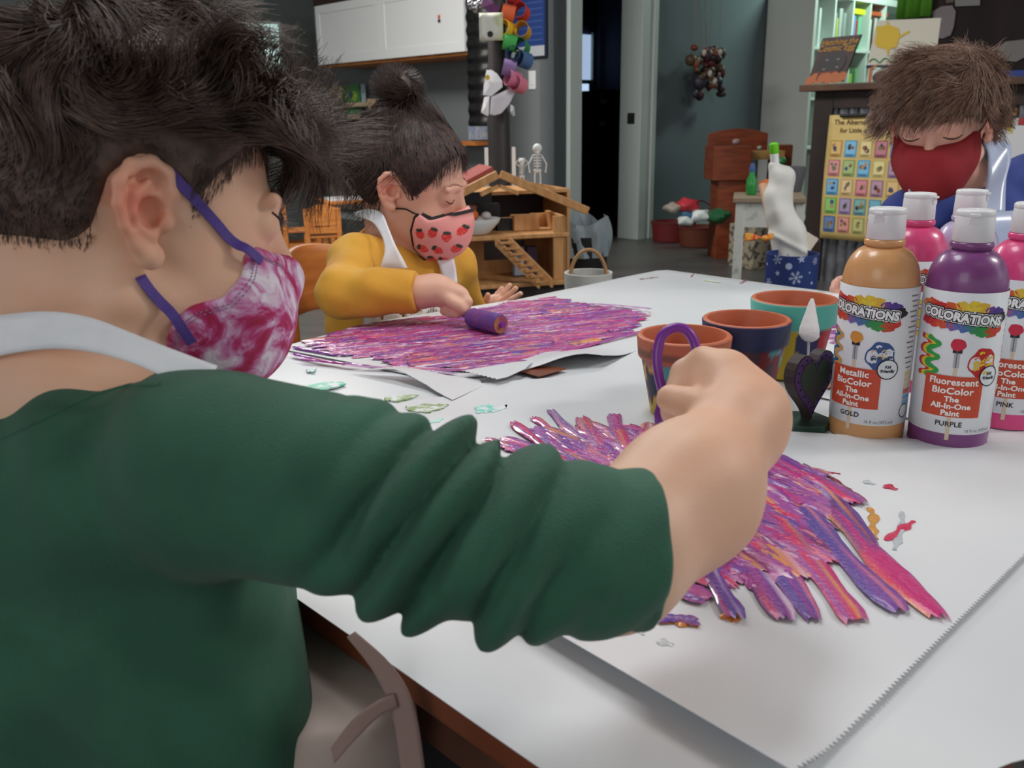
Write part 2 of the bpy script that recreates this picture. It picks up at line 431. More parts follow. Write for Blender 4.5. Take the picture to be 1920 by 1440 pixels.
# far left wall with a bright window
UF = 6.5
w0, w1 = pu(440, 36, UF), pu(533, 130, UF)
mb = MB(); va, vb = vc(w0), vc(w1); za, zb = w1.z, w0.z
ubox(mb, UF, UF + 0.12, -1.5, va, 0, 2.6); ubox(mb, UF, UF + 0.12, vb, VW, 0, 2.6)
ubox(mb, UF, UF + 0.12, va, vb, 0, za); ubox(mb, UF, UF + 0.12, va, vb, zb, 2.6); struct('wall_far_left', mb, mat('wall_paint_deep', (78, 84, 82), 0.85))
mb = MB(); ubox(mb, UF + 0.04, UF + 0.06, va, vb, za, zb); w_ = struct('window_1', mb, mat('daylight_pane', (200, 235, 225), 0.4, emit=((205, 235, 228), 0.75)))
mb = MB()
for k in (za, (za + zb) / 2, zb): ubox(mb, UF, UF + 0.04, va, vb, k - 0.015, k + 0.015)
ubox(mb, UF, UF + 0.04, va - 0.03, va, za, zb); ubox(mb, UF, UF + 0.04, vb, vb + 0.03, za, zb)
obj('window_frame', mb, M_trim, w_)
# the right end of the room, dark boards behind the counter
VB = 9.4
mb = MB(); ubox(mb, -3.0, UW, VB, VB + 0.12, 0, 2.6); struct('wall_right', mb, M_wall2)
mb = MB(); ubox(mb, 0.2, 2.78, 6.2, 6.3, 0, 2.6); struct('wall_divider', mb, M_dwall)

# dark side room behind the doorway
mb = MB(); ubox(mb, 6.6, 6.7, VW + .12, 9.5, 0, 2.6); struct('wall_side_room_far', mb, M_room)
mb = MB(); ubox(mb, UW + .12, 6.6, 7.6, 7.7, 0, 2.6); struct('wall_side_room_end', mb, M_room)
a0, a1 = pu(1070, 62, 6.55), pu(1110, 150, 6.55)
mb = MB(); ubox(mb, 6.57, 6.6, vc(a0), vc(a1), a1.z, a0.z)
w_ = struct('window_2', mb, mat('window_cold_light', (170, 195, 225), 0.4, emit=((175, 198, 228), 0.8)))
mb = MB(); ubox(mb, 6.54, 6.57, vc(a0) - 0.05, vc(a1) + .02, a1.z - 0.05, a1.z); ubox(mb, 6.54, 6.57, vc(a1), vc(a1) + .04, a1.z, a0.z + .02)
obj('window_frame', mb, M_trim, w_)
# lit screen below the window and black filing cabinets
t = thing('filing_cabinet', 'black filing cabinet with white label cards in the dark side room', 'cabinet', UV(5.5, 6.45, 0), ROT_ROOM)
c0 = pu(1108, 170, 5.4); c1 = pu(1185, 160, 5.4); vv0, vv1 = vc(c0), vc(c1)
mb = MB(); ubox(mb, 5.42, 5.9, vv0, vv1 + 0.1, 0.0, c0.z); obj('body', mb, M_black, t, world=True, bev=0.01)
for k, (px, py) in enumerate([(1131, 190), (1129, 231)]):
    q = pu(px, py, 5.4); mb = MB(); ubox(mb, 5.40, 5.42, vv0 + 0.02, vv1 + 0.08, q.z - 0.13, q.z + 0.1); d = obj('drawer', mb, M_black, t, world=True, bev=0.004)
    mb = MB(); ubox(mb, 5.39, 5.40, vc(q) - 0.035, vc(q) + 0.035, q.z - 0.02, q.z + 0.02); e = obj('label_card', mb, mat('grey_card', (120, 122, 128), 0.7), d, world=True)
s0, s1 = pu(1088, 150, 6.3), pu(1107, 190, 6.3)
t = thing('side_room_monitor', 'small lit screen standing below the cold bright window', 'monitor', UV(6.3, (vc(s0) + vc(s1)) / 2, 0), ROT_ROOM)
mb = MB(); ubox(mb, 6.3, 6.33, vc(s0), vc(s1), s1.z, s0.z); obj('screen_case', mb, mat('slate_plastic', (60, 75, 95), .5), t, world=True)
mb = MB(); q0, q1 = pu(1088, 157, 6.29), pu(1104, 171, 6.29); ubox(mb, 6.29, 6.3, vc(q0), vc(q1), q1.z, q0.z)
obj('screen', mb, mat('screen_glow', (210, 230, 255), .4, emit=((200, 225, 255), 0.9)), t, world=True)
mb = MB(); ubox(mb, 6.29, 6.4, vc(s0), vc(s1), 0.0, s1.z); obj('stand', mb, M_black, t, world=True)

# ------------------------------------------------------------------ the painting table
TU0, TU1, TV0, TV1 = 0.088, 1.02, 0.246, 1.364
tb = thing('kids_table', 'low wooden activity table covered in white craft paper', 'table', UV((TU0 + TU1) / 2, (TV0 + TV1) / 2, 0), ROT_ROOM)
mb = MB(); ubox(mb, TU0 + .006, TU1, TV0, TV1, TABLE_H - 0.028, TABLE_H - 0.0035); obj('tabletop', mb, M_tablewood, tb, world=True, bev=0.004)
mb = MB(); i = 0.03
for a in ((TU0 + i, TU1 - i, TV0 + i, TV0 + i + .02), (TU0 + i, TU1 - i, TV1 - i - .02, TV1 - i), (TU0 + i, TU0 + i + .02, TV0 + i, TV1 - i), (TU1 - i - .02, TU1 - i, TV0 + i, TV1 - i)):
    ubox(mb, a[0], a[1], a[2], a[3], TABLE_H - 0.085, TABLE_H - 0.028)
obj('apron_rail', mb, mat('dark_table_rail', (84, 50, 36), 0.6), tb, world=True)
for uu in (TU0 + 0.06, TU1 - 0.06):
    for v_ in (TV0 + 0.06, TV1 - 0.06):
        mb = MB(); mb.cyl(UV(uu, v_, 0), UV(uu, v_, TABLE_H - 0.03), 0.018, 0.026, 20); obj('leg', mb, M_tablewood, tb, world=True, smooth=True)
# ------------------------------------------------------------------ papers on the table
M_paper = mat('white_craft_paper', (222, 224, 226), 0.34, col2=(214, 216, 219), nscale=5, bump=0.10, bscale=12)
M_sheet = mat('white_paper_sheet', (226, 227, 229), 0.30, col2=(219, 220, 223), nscale=6, bump=0.08, bscale=14)
def wav(x, y): return math.sin(x * 9 + 1.3 * math.sin(y * 7)) * math.cos(y * 11 + x * 3)
def paper_sheet(name, poly_uv, z, m, label, cat, lift=None, th=0.0006, step=0.012, parent=None, group=None):
    """paper of thickness th from a polygon in (u, v); lift(u, v) raises it"""
    bm = bmesh.new(); vs = [bm.verts.new((u, v, 0)) for u, v in poly_uv]; f = bm.faces.new(vs)
    us = [p[0] for p in poly_uv]; vs_ = [p[1] for p in poly_uv]
    for ax, lo, hi in ((0, min(us), max(us)), (1, min(vs_), max(vs_))):
        k = lo + step
        while k < hi:
            co = [0, 0, 0]; co[ax] = k; no = [0, 0, 0]; no[ax] = 1
            bmesh.ops.bisect_plane(bm, geom=bm.verts[:] + bm.edges[:] + bm.faces[:], plane_co=co, plane_no=no); k += step
    mbx = MB(); idx = {}
    for i_, v in enumerate(bm.verts):
        u_, v_ = v.co.x, v.co.y; idx[v] = i_
        l = lift(u_, v_) if lift else (0, 0, 0)
        if not isinstance(l, tuple): l = (0, 0, l)
        mbx.v.append(UV(u_ + l[0], v_ + l[1], z + l[2]))
    for fc in bm.faces: mbx.f.append([idx[v] for v in fc.verts]); mbx.mi.append(0)
    bm.free(); o = obj(name, mbx, m, parent, smooth=True, auto=None)
    md = o.modifiers.new('thick', 'SOLIDIFY'); md.thickness = th; md.offset = 1
    md = o.modifiers.new('edge', 'EDGE_SPLIT'); md.split_angle = math.radians(50)
    if label: tag(o, label, cat, group)
    return o
def uvp(px, py, dz=0.0):
    p = tab(px, py, dz); return (uc(p), vc(p))
def zig(a, b, n, amp, side=1):      # serrated line between two (u, v) points
    out = []; dx, dy = b[0] - a[0], b[1] - a[1]; L = math.hypot(dx, dy); nx, ny = -dy / L, dx / L
    for i in range(n):
        out.append((a[0] + dx * i / n, a[1] + dy * i / n)); t = (i + 0.5) / n
        out.append((a[0] + dx * t + nx * amp * side, a[1] + dy * t + ny * amp * side))
    out.append(b); return out
# covering: overlaps the edge and hangs a little at the far and near sides
def cover_lift(u, v):
    z = 0.0006 * wav(u * 2, v * 2) + 0.0006
    over = max(0, v - (TV1 + 0.004)) + max(0, u - (TU1 + 0.004)) + max(0, (TU0 - 0.004) - u) + max(0, (TV0 - 0.003) - v)
    if over > 0: z -= over * 0.9
    return z
ragged = [(TU0 - 0.003 + 0.004 * math.sin(i * 1.7) + 0.003 * math.sin(i * 4.1), TV0 - .006 + (TV1 - TV0 + .02) * i / 40) for i in range(41)]
cover = paper_sheet('table_covering', ragged + [(TU1 + 0.012, TV1 + 0.014), (TU1 + 0.012, TV0 - 0.006)], TABLE_H - 0.0018, M_paper,
                    'white craft paper covering spread over the whole table', 'paper covering', cover_lift, th=0.0006, step=0.025)
ZP = TABLE_H + 0.0002
# girl's sheet at the far left of the table
def gl_lift(u, v):
    z = 0.0016
    a = uvp(1000, 700); d = math.hypot(u - a[0], (v - a[1]))
    b = uvp(1090, 690); e = math.hypot(u - b[0], v - b[1])
    return z + 0.016 * math.exp(-(e / 0.05) ** 2)
girl_sheet = paper_sheet('painting_sheet', [uvp(520, 655), uvp(700, 606), uvp(950, 566), uvp(1110, 553), uvp(1225, 592), uvp(1240, 640), uvp(1130, 688), uvp(1040, 694)] +
                         zig(uvp(860, 712), uvp(785, 708), 8, -0.003) + [uvp(700, 690)], ZP, M_sheet,
                         'white paper sheet under the wide purple painting in front of the girl', 'paper', gl_lift)
scrap1 = paper_sheet('paper_scrap', [uvp(660, 700), uvp(790, 706), uvp(900, 716), uvp(905, 728), uvp(848, 754), uvp(800, 730), uvp(740, 712)], ZP + 0.0014, M_sheet,
                     'torn pointed white paper scrap with a lifted long edge below the far painting', 'paper',
                     lambda u, v: 0.001 + 0.01 * math.exp(-((math.hypot(u - uvp(740, 715)[0], v - uvp(740, 715)[1])) / 0.045) ** 2))
scrap2 = paper_sheet('paper_scrap', zig(uvp(930, 726), uvp(866, 710), 8, 0.003) + [uvp(960, 694), uvp(1000, 690), uvp(985, 706), uvp(950, 722)], ZP + 0.005, M_sheet,
                     'small white paper scrap with a sawtooth edge by the curled opening', 'paper', lambda u, v: 0.004)
# brown gap in front of the curl: bare table wood shows there
mb = MB(); pts = [uvp(960, 695), uvp(1005, 692), uvp(1050, 694), uvp(1062, 697), uvp(1010, 712), uvp(975, 702)]
mb.add([UV(u, v, TABLE_H + .0030) for u, v in pts] + [UV(u, v, TABLE_H + 0.0036) for u, v in pts], [tuple(reversed(range(6))), tuple(range(6, 12))] + [(i, (i + 1) % 6, 6 + (i + 1) % 6, 6 + i) for i in range(6)])
tag(obj('kraft_scrap', mb, M_tablewood), 'brown patch showing under the curled white sheet', 'paper')
mid = paper_sheet('paper_sheet', [uvp(835, 803), uvp(640, 840), uvp(560, 760), uvp(848, 745), uvp(905, 722), uvp(1010, 712), uvp(1120, 700), uvp(1207, 655), uvp(1236, 742), uvp(1100, 765)], ZP + 0.0006, M_sheet,
                  'plain white sheet lying between the two purple paintings', 'paper', lambda u, v: 0.0012 + 0.0012 * wav(u * 2, v * 2))
# the near boy's large sheet, serrated along its right edge, curled on the left
A0, A1, A2, A3 = uvp(760, 835), uvp(1236, 742), uvp(1975, 985), uvp(1500, 1470)
A2 = (0.098, A2[1])
def near_lift(u, v):
    e = abs((u - A0[0]) * 0 + (v - near_edge(u))); return 0.0018 + 0.007 * math.exp(-(e / 0.022) ** 2) * (0.35 + 0.65 * math.sin(min(1, max(0, (A0[0] - u) / 0.75)) * PI))
E0, E1 = uvp(1025, 1205), uvp(1425, 1445)
def near_edge(u):
    t = (u - E0[0]) / (E1[0] - E0[0]); return E0[1] + (E1[1] - E0[1]) * t
cA, cB = uvp(1925, 1046), uvp(1528, 1445)
T1 = uvp(1240, 800)
edge = [cA] ; d_ = ((cB[0] - cA[0]), (cB[1] - cA[1]))
S0 = (cA[0] - d_[0] * 0.9, cA[1] - d_[1] * 0.9); S1 = (cB[0] + d_[0] * 0.3, cB[1] + d_[1] * 0.3)
u_left = 0.80
poly = [(u_left, near_edge(u_left))] + [uvp(835, 803), uvp(1100, 762), uvp(1236, 742), T1] + [(S0[0] + 0.004, S0[1])] + zig(S0, S1, 170, 0.0022, 1) + [(S1[0], near_edge(S1[0]))] + [(E0[0] + (E1[0] - E0[0]) * k, near_edge(E0[0] + (E1[0] - E0[0]) * k)) for k in (0.9, 0.7, 0.5, 0.3, 0.1)]
boy_sheet = paper_sheet('painting_sheet', poly, ZP + 0.0012, M_sheet, 'large white sheet with a sawtooth right edge under the near purple painting', 'paper', near_lift, th=0.0005, step=0.014)

# ------------------------------------------------------------------ wet paint
M_paint = mat('wet_paint', (255, 255, 255), 0.16, attr='Col', bump=0.9, bscale=330, coat=0.5)
PAL = [((164, 84, 166), 5), ((98, 70, 158), 4.5), ((206, 40, 122), 3), ((190, 100, 164), 4), ((226, 62, 104), 1.6), ((230, 150, 84), 1.8), ((232, 204, 220), 3.0), ((132, 70, 156), 4), ((214, 124, 150), 2.4), ((176, 70, 150), 4), ((130, 28, 88), .6)]
def pick(r):
    t = r.random() * sum(w for _, w in PAL)
    for c, w in PAL:
        t -= w
        if t <= 0: return c
    return PAL[0][0]
def stroke(mbx, a, b, wdt, z, r, bend=0.0, na=10, nw=5, streak=True):
    """a streaky band of paint between two world points on the table"""
    a = Vector(a); b = Vector(b); d = (b - a); L = d.length; d.normalize(); n = Vector((-d.y, d.x, 0))
    base = [pick(r) for _ in range(3)]; o = len(mbx.v)
    lane = [pick(r) if r.random() < 0.45 else base[0] for _ in range(nw + 1)]
    q_ = min(.12, .007 / L); ends = [(r.uniform(0, q_), r.uniform(0, q_)) for _ in range(nw + 1)]
    for i in range(na + 1):
        t = i / na; wv = wdt * (0.85 + 0.15 * math.sin(t * 9 + a.x * 90)) * (min(1, 0.7 + 4 * t) if t < .5 else min(1, .7 + 4 * (1 - t)))
        for j in range(nw + 1):
            s = j / nw - 0.5; tt = ends[j][0] + t * (1 - ends[j][0] - ends[j][1])
            p = a + d * (L * tt) + n * (s * wv + bend * math.sin(t * PI)); 
            p.z = z + 0.0011 * (1 - (2 * s) ** 2) + 0.0004 * math.sin(i * 2.1 + j * 3.3) + (0 if 0 < i < na and 0 < j < nw else -0.0006)
            c1 = lane[j]; c2 = base[1] if t < 0.5 else base[2]; q = 0.5 + 0.5 * math.sin(t * 7 + j * 1.7 + a.y * 60); q = q * 0.6
            c = tuple(c1[k] * (1 - q) + c2[k] * q for k in range(3)); mbx.v.append(p); mbx.c.append(S2L(c))
    for i in range(na):
        for j in range(nw):
            mbx.f.append([o + i * (nw + 1) + j, o + (i + 1) * (nw + 1) + j, o + (i + 1) * (nw + 1) + j + 1, o + i * (nw + 1) + j + 1]); mbx.mi.append(0)
def inpoly(x, y, P):
    c = False
    for i in range(len(P)):
        ax, ay = P[i]; bx, by = P[i - 1]
        if (ay > y) != (by > y) and x < (bx - ax) * (y - ay) / (by - ay) + ax: c = not c
    return c
def painting(polypx, dirs, n, wd, ln, zbase, seed, extra=()):
    r = random.Random(seed); m = MB(); P = [tuple(tab(*q)[:2]) for q in polypx]
    x0, x1 = min(p[0] for p in P), max(p[0] for p in P); y0, y1 = min(p[1] for p in P), max(p[1] for p in P); k = 0; tries = 0
    while k < n and tries < n * 60:
        tries += 1; x, y = r.uniform(x0, x1), r.uniform(y0, y1)
        if not inpoly(x, y, P): continue
        an = dirs(x, y) + r.gauss(0, 0.09); L = r.uniform(*ln); dx, dy = math.cos(an) * L / 2, math.sin(an) * L / 2
        if not (inpoly(x + dx, y + dy, P) and inpoly(x - dx, y - dy, P)): continue
        stroke(m, (x - dx, y - dy, 0), (x + dx, y + dy, 0), r.uniform(*wd), zbase + 0.0016 * r.random(), r, r.uniform(-.004, .004)); k += 1
    for (ax, ay, bx, by, w_) in extra:
        stroke(m, tab(ax, ay), tab(bx, by), w_, zbase + 0.001 + 0.001 * r.random(), r, r.uniform(-.003, .003), 14, 6)
    return m
def angpx(ax, ay, bx, by):
    a, b = tab(ax, ay), tab(bx, by); return math.atan2(b.y - a.y, b.x - a.x)
g_an = angpx(600, 670, 1200, 605)
m = painting([(560, 640), (700, 610), (860, 592), (900, 580), (960, 566), (1040, 560), (1130, 574), (1215, 590), (1218, 602), (1190, 628), (1120, 650), (1040, 672), (960, 690), (880, 702), (760, 695), (640, 678), (560, 662)],
             lambda x, y: g_an, 900, (0.006, 0.018), (0.03, 0.10), TABLE_H + 0.0030, 3,
             [(545, 668, 650, 690, .008), (548, 655, 640, 672, .008), (560, 680, 700, 694, .006), (1100, 575, 1225, 585, .008), (1090, 600, 1222, 595, .01), (1040, 670, 1210, 626, .008), (640, 690, 860, 707, .007), (700, 694, 960, 704, .008)])
tag(obj('wet_painting', m, M_paint, smooth=True, auto=70), 'wide purple and pink paint rolled onto the sheet before the girl', 'painting')
b_an = angpx(1330, 950, 1640, 1150)
fingers = [(1560, 960, 1765, 1178, .022), (1500, 960, 1692, 1168, .020), (1440, 960, 1612, 1188, .022), (1390, 980, 1530, 1182, .018), (1350, 1000, 1480, 1184, .018), (1300, 1010, 1385, 1180, .016),
           (1440, 860, 1620, 960, .02), (1500, 880, 1640, 1040, .016), (1420, 862, 1560, 905, .016), (1240, 1100, 1330, 1140, .02), (1225, 1172, 1315, 1180, .010),
           (1030, 775, 1110, 850, .012), (1000, 790, 1080, 860, .012), (960, 800, 1060, 880, .013), (940, 830, 1060, 870, .014), (1090, 790, 1130, 850, .016), (1150, 785, 1180, 860, .018), (1215, 800, 1210, 870, .018), (935, 850, 1100, 860, .016), (905, 832, 1010, 868, .014)]
m = painting([(960, 830), (1010, 800), (1110, 795), (1220, 805), (1300, 830), (1430, 860), (1520, 885), (1580, 960), (1600, 1030), (1580, 1070), (1520, 1110), (1420, 1130), (1310, 1120), (1210, 1080), (1120, 1000), (1000, 900)],
             lambda x, y: b_an, 430, (0.010, 0.026), (0.04, 0.10), TABLE_H + 0.0042, 5, fingers)
near_paint = tag(obj('wet_painting', m, M_paint, smooth=True, auto=70), 'glossy purple, pink and orange painting with finger like ends beneath the near boy', 'painting')
# drips and dabs outside the strokes
def blob(mbx, pts, rr, col, z=None):
    z = TABLE_H + 0.0036 if z is None else z
    P = [tab(*p) for p in pts]
    if len(P) == 1: P = [P[0], P[0] + Vector((0.002, 0, 0))]
    Q = []
    for i in range(len(P) - 1):
        for k in range(5): Q.append(P[i].lerp(P[i + 1], k / 5))
    Q.append(P[-1]); n = len(Q); rs = [max(0.0006, rr * (0.75 + 0.35 * math.sin(i * 1.3)) * min(1, 0.5 + 2 * i / n, 0.5 + 2 * (n - 1 - i) / n)) for i in range(n)]
    mbx.cur = S2L(col); s = MB(); s.tube([(p.x, p.y, 0) for p in Q], rs, 10, nrm=(0, 0, 1)); vs = [(v.x, v.y, z + v.z * 0.35) for v in s.v]; mbx.add(vs, s.f); mbx.cur = None
drips = [('red paint dab to the right of the near painting', [(1658, 918), (1680, 926)], .0055, (205, 34, 78)),
         ('clear white paint smear beside the red dab', [(1618, 910), (1640, 916)], .004, (205, 212, 216)),
         ('pink paint streak with a hooked tip at the right of the near painting', [(1660, 1022), (1690, 1000), (1712, 986)], .0042, (214, 34, 86)),
         ('pale grey paint trail crossing the pink streak', [(1690, 968), (1692, 990), (1684, 1020), (1676, 1040)], .003, (192, 200, 206)),
         ('thin dark crimson drip curving off the top right of the near painting', [(1520, 885), (1560, 905), (1590, 925), (1600, 948), (1585, 960)], .0026, (128, 12, 58)),
         ('thin red and white drip along the top of the near painting', [(1440, 858), (1520, 888), (1575, 896)], .0026, (190, 30, 80)),
         ('ochre paint drip on the right of the near painting', [(1628, 960), (1638, 975), (1634, 1000), (1642, 1020)], .004, (214, 150, 62)),
         ('gold and red paint puddle below the cuff of the green sleeve', [(1235, 1172), (1270, 1176), (1310, 1184)], .005, (205, 128, 40)),
         ('orange paint blob at the bottom end of a finger stroke', [(1365, 1160), (1380, 1175)], .008, (212, 120, 40)),
         ('clear oval paint drop below the near painting', [(1232, 1213), (1262, 1220)], .0042, (200, 206, 208)),
         ('small clear paint drop nearest the green cuff', [(1197, 1190), (1206, 1202)], .003, (200, 206, 208)),
         ('tiny clear drop on the sheet in front of the first pot', [(1220, 776), (1230, 779)], .0022, (205, 210, 214))]
for lab, pts, rr, c in drips:
    m = MB(); blob(m, pts, rr, c); tag(obj('paint_drip', m, M_paint, smooth=True), lab, 'paint')
# dry paint marks printed on the paper
M_dry = mat('dry_paint_mark', (150, 215, 200), 0.5, attr='Col', bump=0.1)
def _dry():      # brushed, broken coverage: the paper shows through between streaks
    nt = M_dry.node_tree; N = nt.nodes; L = nt.links; b = N['Principled BSDF']; a = [n for n in N if n.type == 'ATTRIBUTE'][0]; tc = [n for n in N if n.type == 'TEX_COORD'][0]
    n = N.new('ShaderNodeTexNoise'); n.inputs['Scale'].default_value = 120; n.inputs['Detail'].default_value = 5; L.new(tc.outputs['Object'], n.inputs['Vector'])
    mr = N.new('ShaderNodeMapRange'); mr.inputs[1].default_value = .42; mr.inputs[2].default_value = .62; L.new(n.outputs['Fac'], mr.inputs[0])
    mx = N.new('ShaderNodeMix'); mx.data_type = 'RGBA'; L.new(mr.outputs[0], mx.inputs[0]); L.new(a.outputs['Color'], mx.inputs[6]); mx.inputs[7].default_value = S2L((222, 226, 224)) + (1,); L.new(mx.outputs[2], b.inputs['Base Color'])
_dry()
marks = [('long mint green roller mark on the paper near the green shoulder', [(570, 728), (600, 722), (640, 720), (650, 724), (620, 732), (585, 738), (570, 740)], (112, 200, 172)),
         ('mint green marks beneath the pointed scrap', [(890, 768), (915, 762), (930, 770), (950, 762), (950, 770), (925, 778), (895, 780)], (110, 205, 190)),
         ('olive green mark beside the mint one', [(762, 768), (800, 762), (840, 763), (830, 772), (795, 778), (765, 774)], (138, 160, 98)),
         ('faint olive streak nearest the pointed scrap', [(722, 750), (750, 746), (785, 744), (775, 750), (745, 756), (722, 754)], (160, 180, 130)),
         ('pale mint triangle by the sleeve', [(668, 772), (708, 768), (705, 780), (690, 782)], (150, 215, 200)),
         ('faint mint outline at the edge of the far painting', [(575, 696), (592, 694), (590, 700), (578, 701)], (120, 190, 180)),
         ('pale mint streak above the green sleeve', [(760, 804), (790, 798), (830, 788), (830, 792), (795, 803), (765, 810)], (175, 222, 212))]
for lab, pts, c in marks:
    r = random.Random(len(lab)); m = MB(); m.cur = S2L(c); P = []
    for i in range(len(pts)):
        a, b = tab(*pts[i]), tab(*pts[(i + 1) % len(pts)])
        for k in range(5): p = a.lerp(b, k / 5); P.append(Vector((p.x + r.gauss(0, .0009), p.y + r.gauss(0, .0012), 0)))
    n = len(P); m.add([(p.x, p.y, TABLE_H + .0012) for p in P] + [(p.x, p.y, TABLE_H + .0029) for p in P], [tuple(range(n, 2 * n))] + [(i, (i + 1) % n, n + (i + 1) % n, n + i) for i in range(n)])
    tag(obj('paint_mark', m, M_dry), lab, 'paint')
for lab, a, b, c in (('short red crayon dash at the far edge of the covering', (1295, 520), (1300, 514), (190, 60, 80)), ('second red crayon dash nearer the blue bin', (1388, 531), (1399, 525), (190, 60, 80)), ('thin pencil line on the far corner of the covering', (1200, 524), (1235, 520), (170, 120, 120)), ('pale yellow crayon smudge on the far covering', (1320, 526), (1350, 530), (215, 225, 160))):
    m = MB(); p, q = tab(*a), tab(*b); m.cur = S2L(c); m.tube([(p.x, p.y, TABLE_H + .0005), (q.x, q.y, TABLE_H + .0005)], 0.0012, 6); tag(obj('crayon_mark', m, M_dry), lab, 'crayon mark')

# the standing boy's painting, half hidden by pots and bottles
bs = paper_sheet('painting_sheet', [uvp(1545, 548), uvp(1720, 575), uvp(1760, 800), uvp(1530, 745)], ZP + 0.0004, M_sheet, 'white sheet with pink paint partly hidden behind the paint bottles', 'paper', lambda u, v: 0.001)
pb = angpx(1540, 640, 1600, 640)
m = painting([(1552, 550), (1715, 580), (1730, 660), (1600, 665), (1530, 640)], lambda x, y: pb, 150, (0.01, 0.022), (0.04, 0.08), TABLE_H + .002, 9, [(1556, 735, 1580, 712, .014)])
tag(obj('wet_painting', m, M_paint, smooth=True, auto=70), 'pink and lilac painting behind the gold paint bottle', 'painting')

# ------------------------------------------------------------------ paint bottles
M_cap = mat('white_plastic_cap', (226, 224, 226), 0.35)
M_label = mat('white_label_film', (226, 228, 232), 0.32)
M_ink = mat('label_print', (255, 255, 255), 0.4, attr='Col')
def wrapper(R, z0, tilt=0.0):
    def f(x, y, off): an = x / R; return Vector(((R + off) * math.sin(an), -(R + off) * math.cos(an), z0 + y))
    return f
def printed(W, shapes):
    """shapes: (verts, faces, colour, offset) in label plane -> MB with colour attribute"""
    m = MB()
    for vs, fs, c, off in shapes: m.cur = S2L(c); m.add([W(x, y, off) for x, y in vs], fs)
    m.cur = None; return m
def rect2(x0, y0, x1, y1, n=14):
    vs = [(x0 + (x1 - x0) * i / n, y) for i in range(n + 1) for y in (y0, y1)]
    return vs, [(2 * i, 2 * i + 2, 2 * i + 3, 2 * i + 1) for i in range(n)]
def disc2(cx, cy, r, n=24, ry=None, wob=0.0, seed=0):
    rr = random.Random(seed); ry = ry or r; ph = [rr.uniform(0, 6) for _ in range(4)]; vs = [(cx, cy)]
    for i in range(n):
        a = 2 * PI * i / n; k = 1 + wob * (math.sin(3 * a + ph[0]) + math.sin(5 * a + ph[1]) + .7 * math.sin(8 * a + ph[2]))
        vs.append((cx + r * k * math.cos(a), cy + ry * k * math.sin(a)))
    return vs, [(0, i + 1, (i + 1) % n + 1) for i in range(n)]
def ring2(cx, cy, r, t, n=32):
    vs = []; 
    for i in range(n): a = 2 * PI * i / n; vs += [(cx + r * math.cos(a), cy + r * math.sin(a)), (cx + (r - t) * math.cos(a), cy + (r - t) * math.sin(a))]
    return vs, [(2 * i, 2 * ((i + 1) % n), 2 * ((i + 1) % n) + 1, 2 * i + 1) for i in range(n)]
def snake2(pts, w0, n=40):
    vs = []; fs = []
    def cr(t):
        k = t * (len(pts) - 1); i = min(int(k), len(pts) - 2); f = k - i
        p0 = pts[max(i - 1, 0)]; p1 = pts[i]; p2 = pts[i + 1]; p3 = pts[min(i + 2, len(pts) - 1)]
        return tuple(0.5 * ((2 * p1[a]) + (-p0[a] + p2[a]) * f + (2 * p0[a] - 5 * p1[a] + 4 * p2[a] - p3[a]) * f * f + (-p0[a] + 3 * p1[a] - 3 * p2[a] + p3[a]) * f ** 3) for a in (0, 1))
    C = [cr(i / n) for i in range(n + 1)]
    for i, c in enumerate(C):
        a, b = C[max(i - 1, 0)], C[min(i + 1, n)]; dx, dy = b[0] - a[0], b[1] - a[1]; l = math.hypot(dx, dy) + 1e-9
        ww = w0 * (1.0 + 0.25 * math.sin(i * .9)); vs += [(c[0] - dy / l * ww, c[1] + dx / l * ww), (c[0] + dy / l * ww, c[1] - dx / l * ww)]
    return vs, [(2 * i + 1, 2 * i + 3, 2 * i + 2, 2 * i) for i in range(n)]
def txt(s, x, y, size, sx=1.0, bold=0.0, rot=0.0, spacing=1.0, align='CENTER'):
    vs, fs = text2d(s, size, bold, align, spacing); c, q = math.cos(rot), math.sin(rot)
    return [(x + (a * c * sx - b * q), y + (a * q * sx + b * c)) for a, b in vs], fs
GOLD = (214, 158, 104)
LABTXT = {}
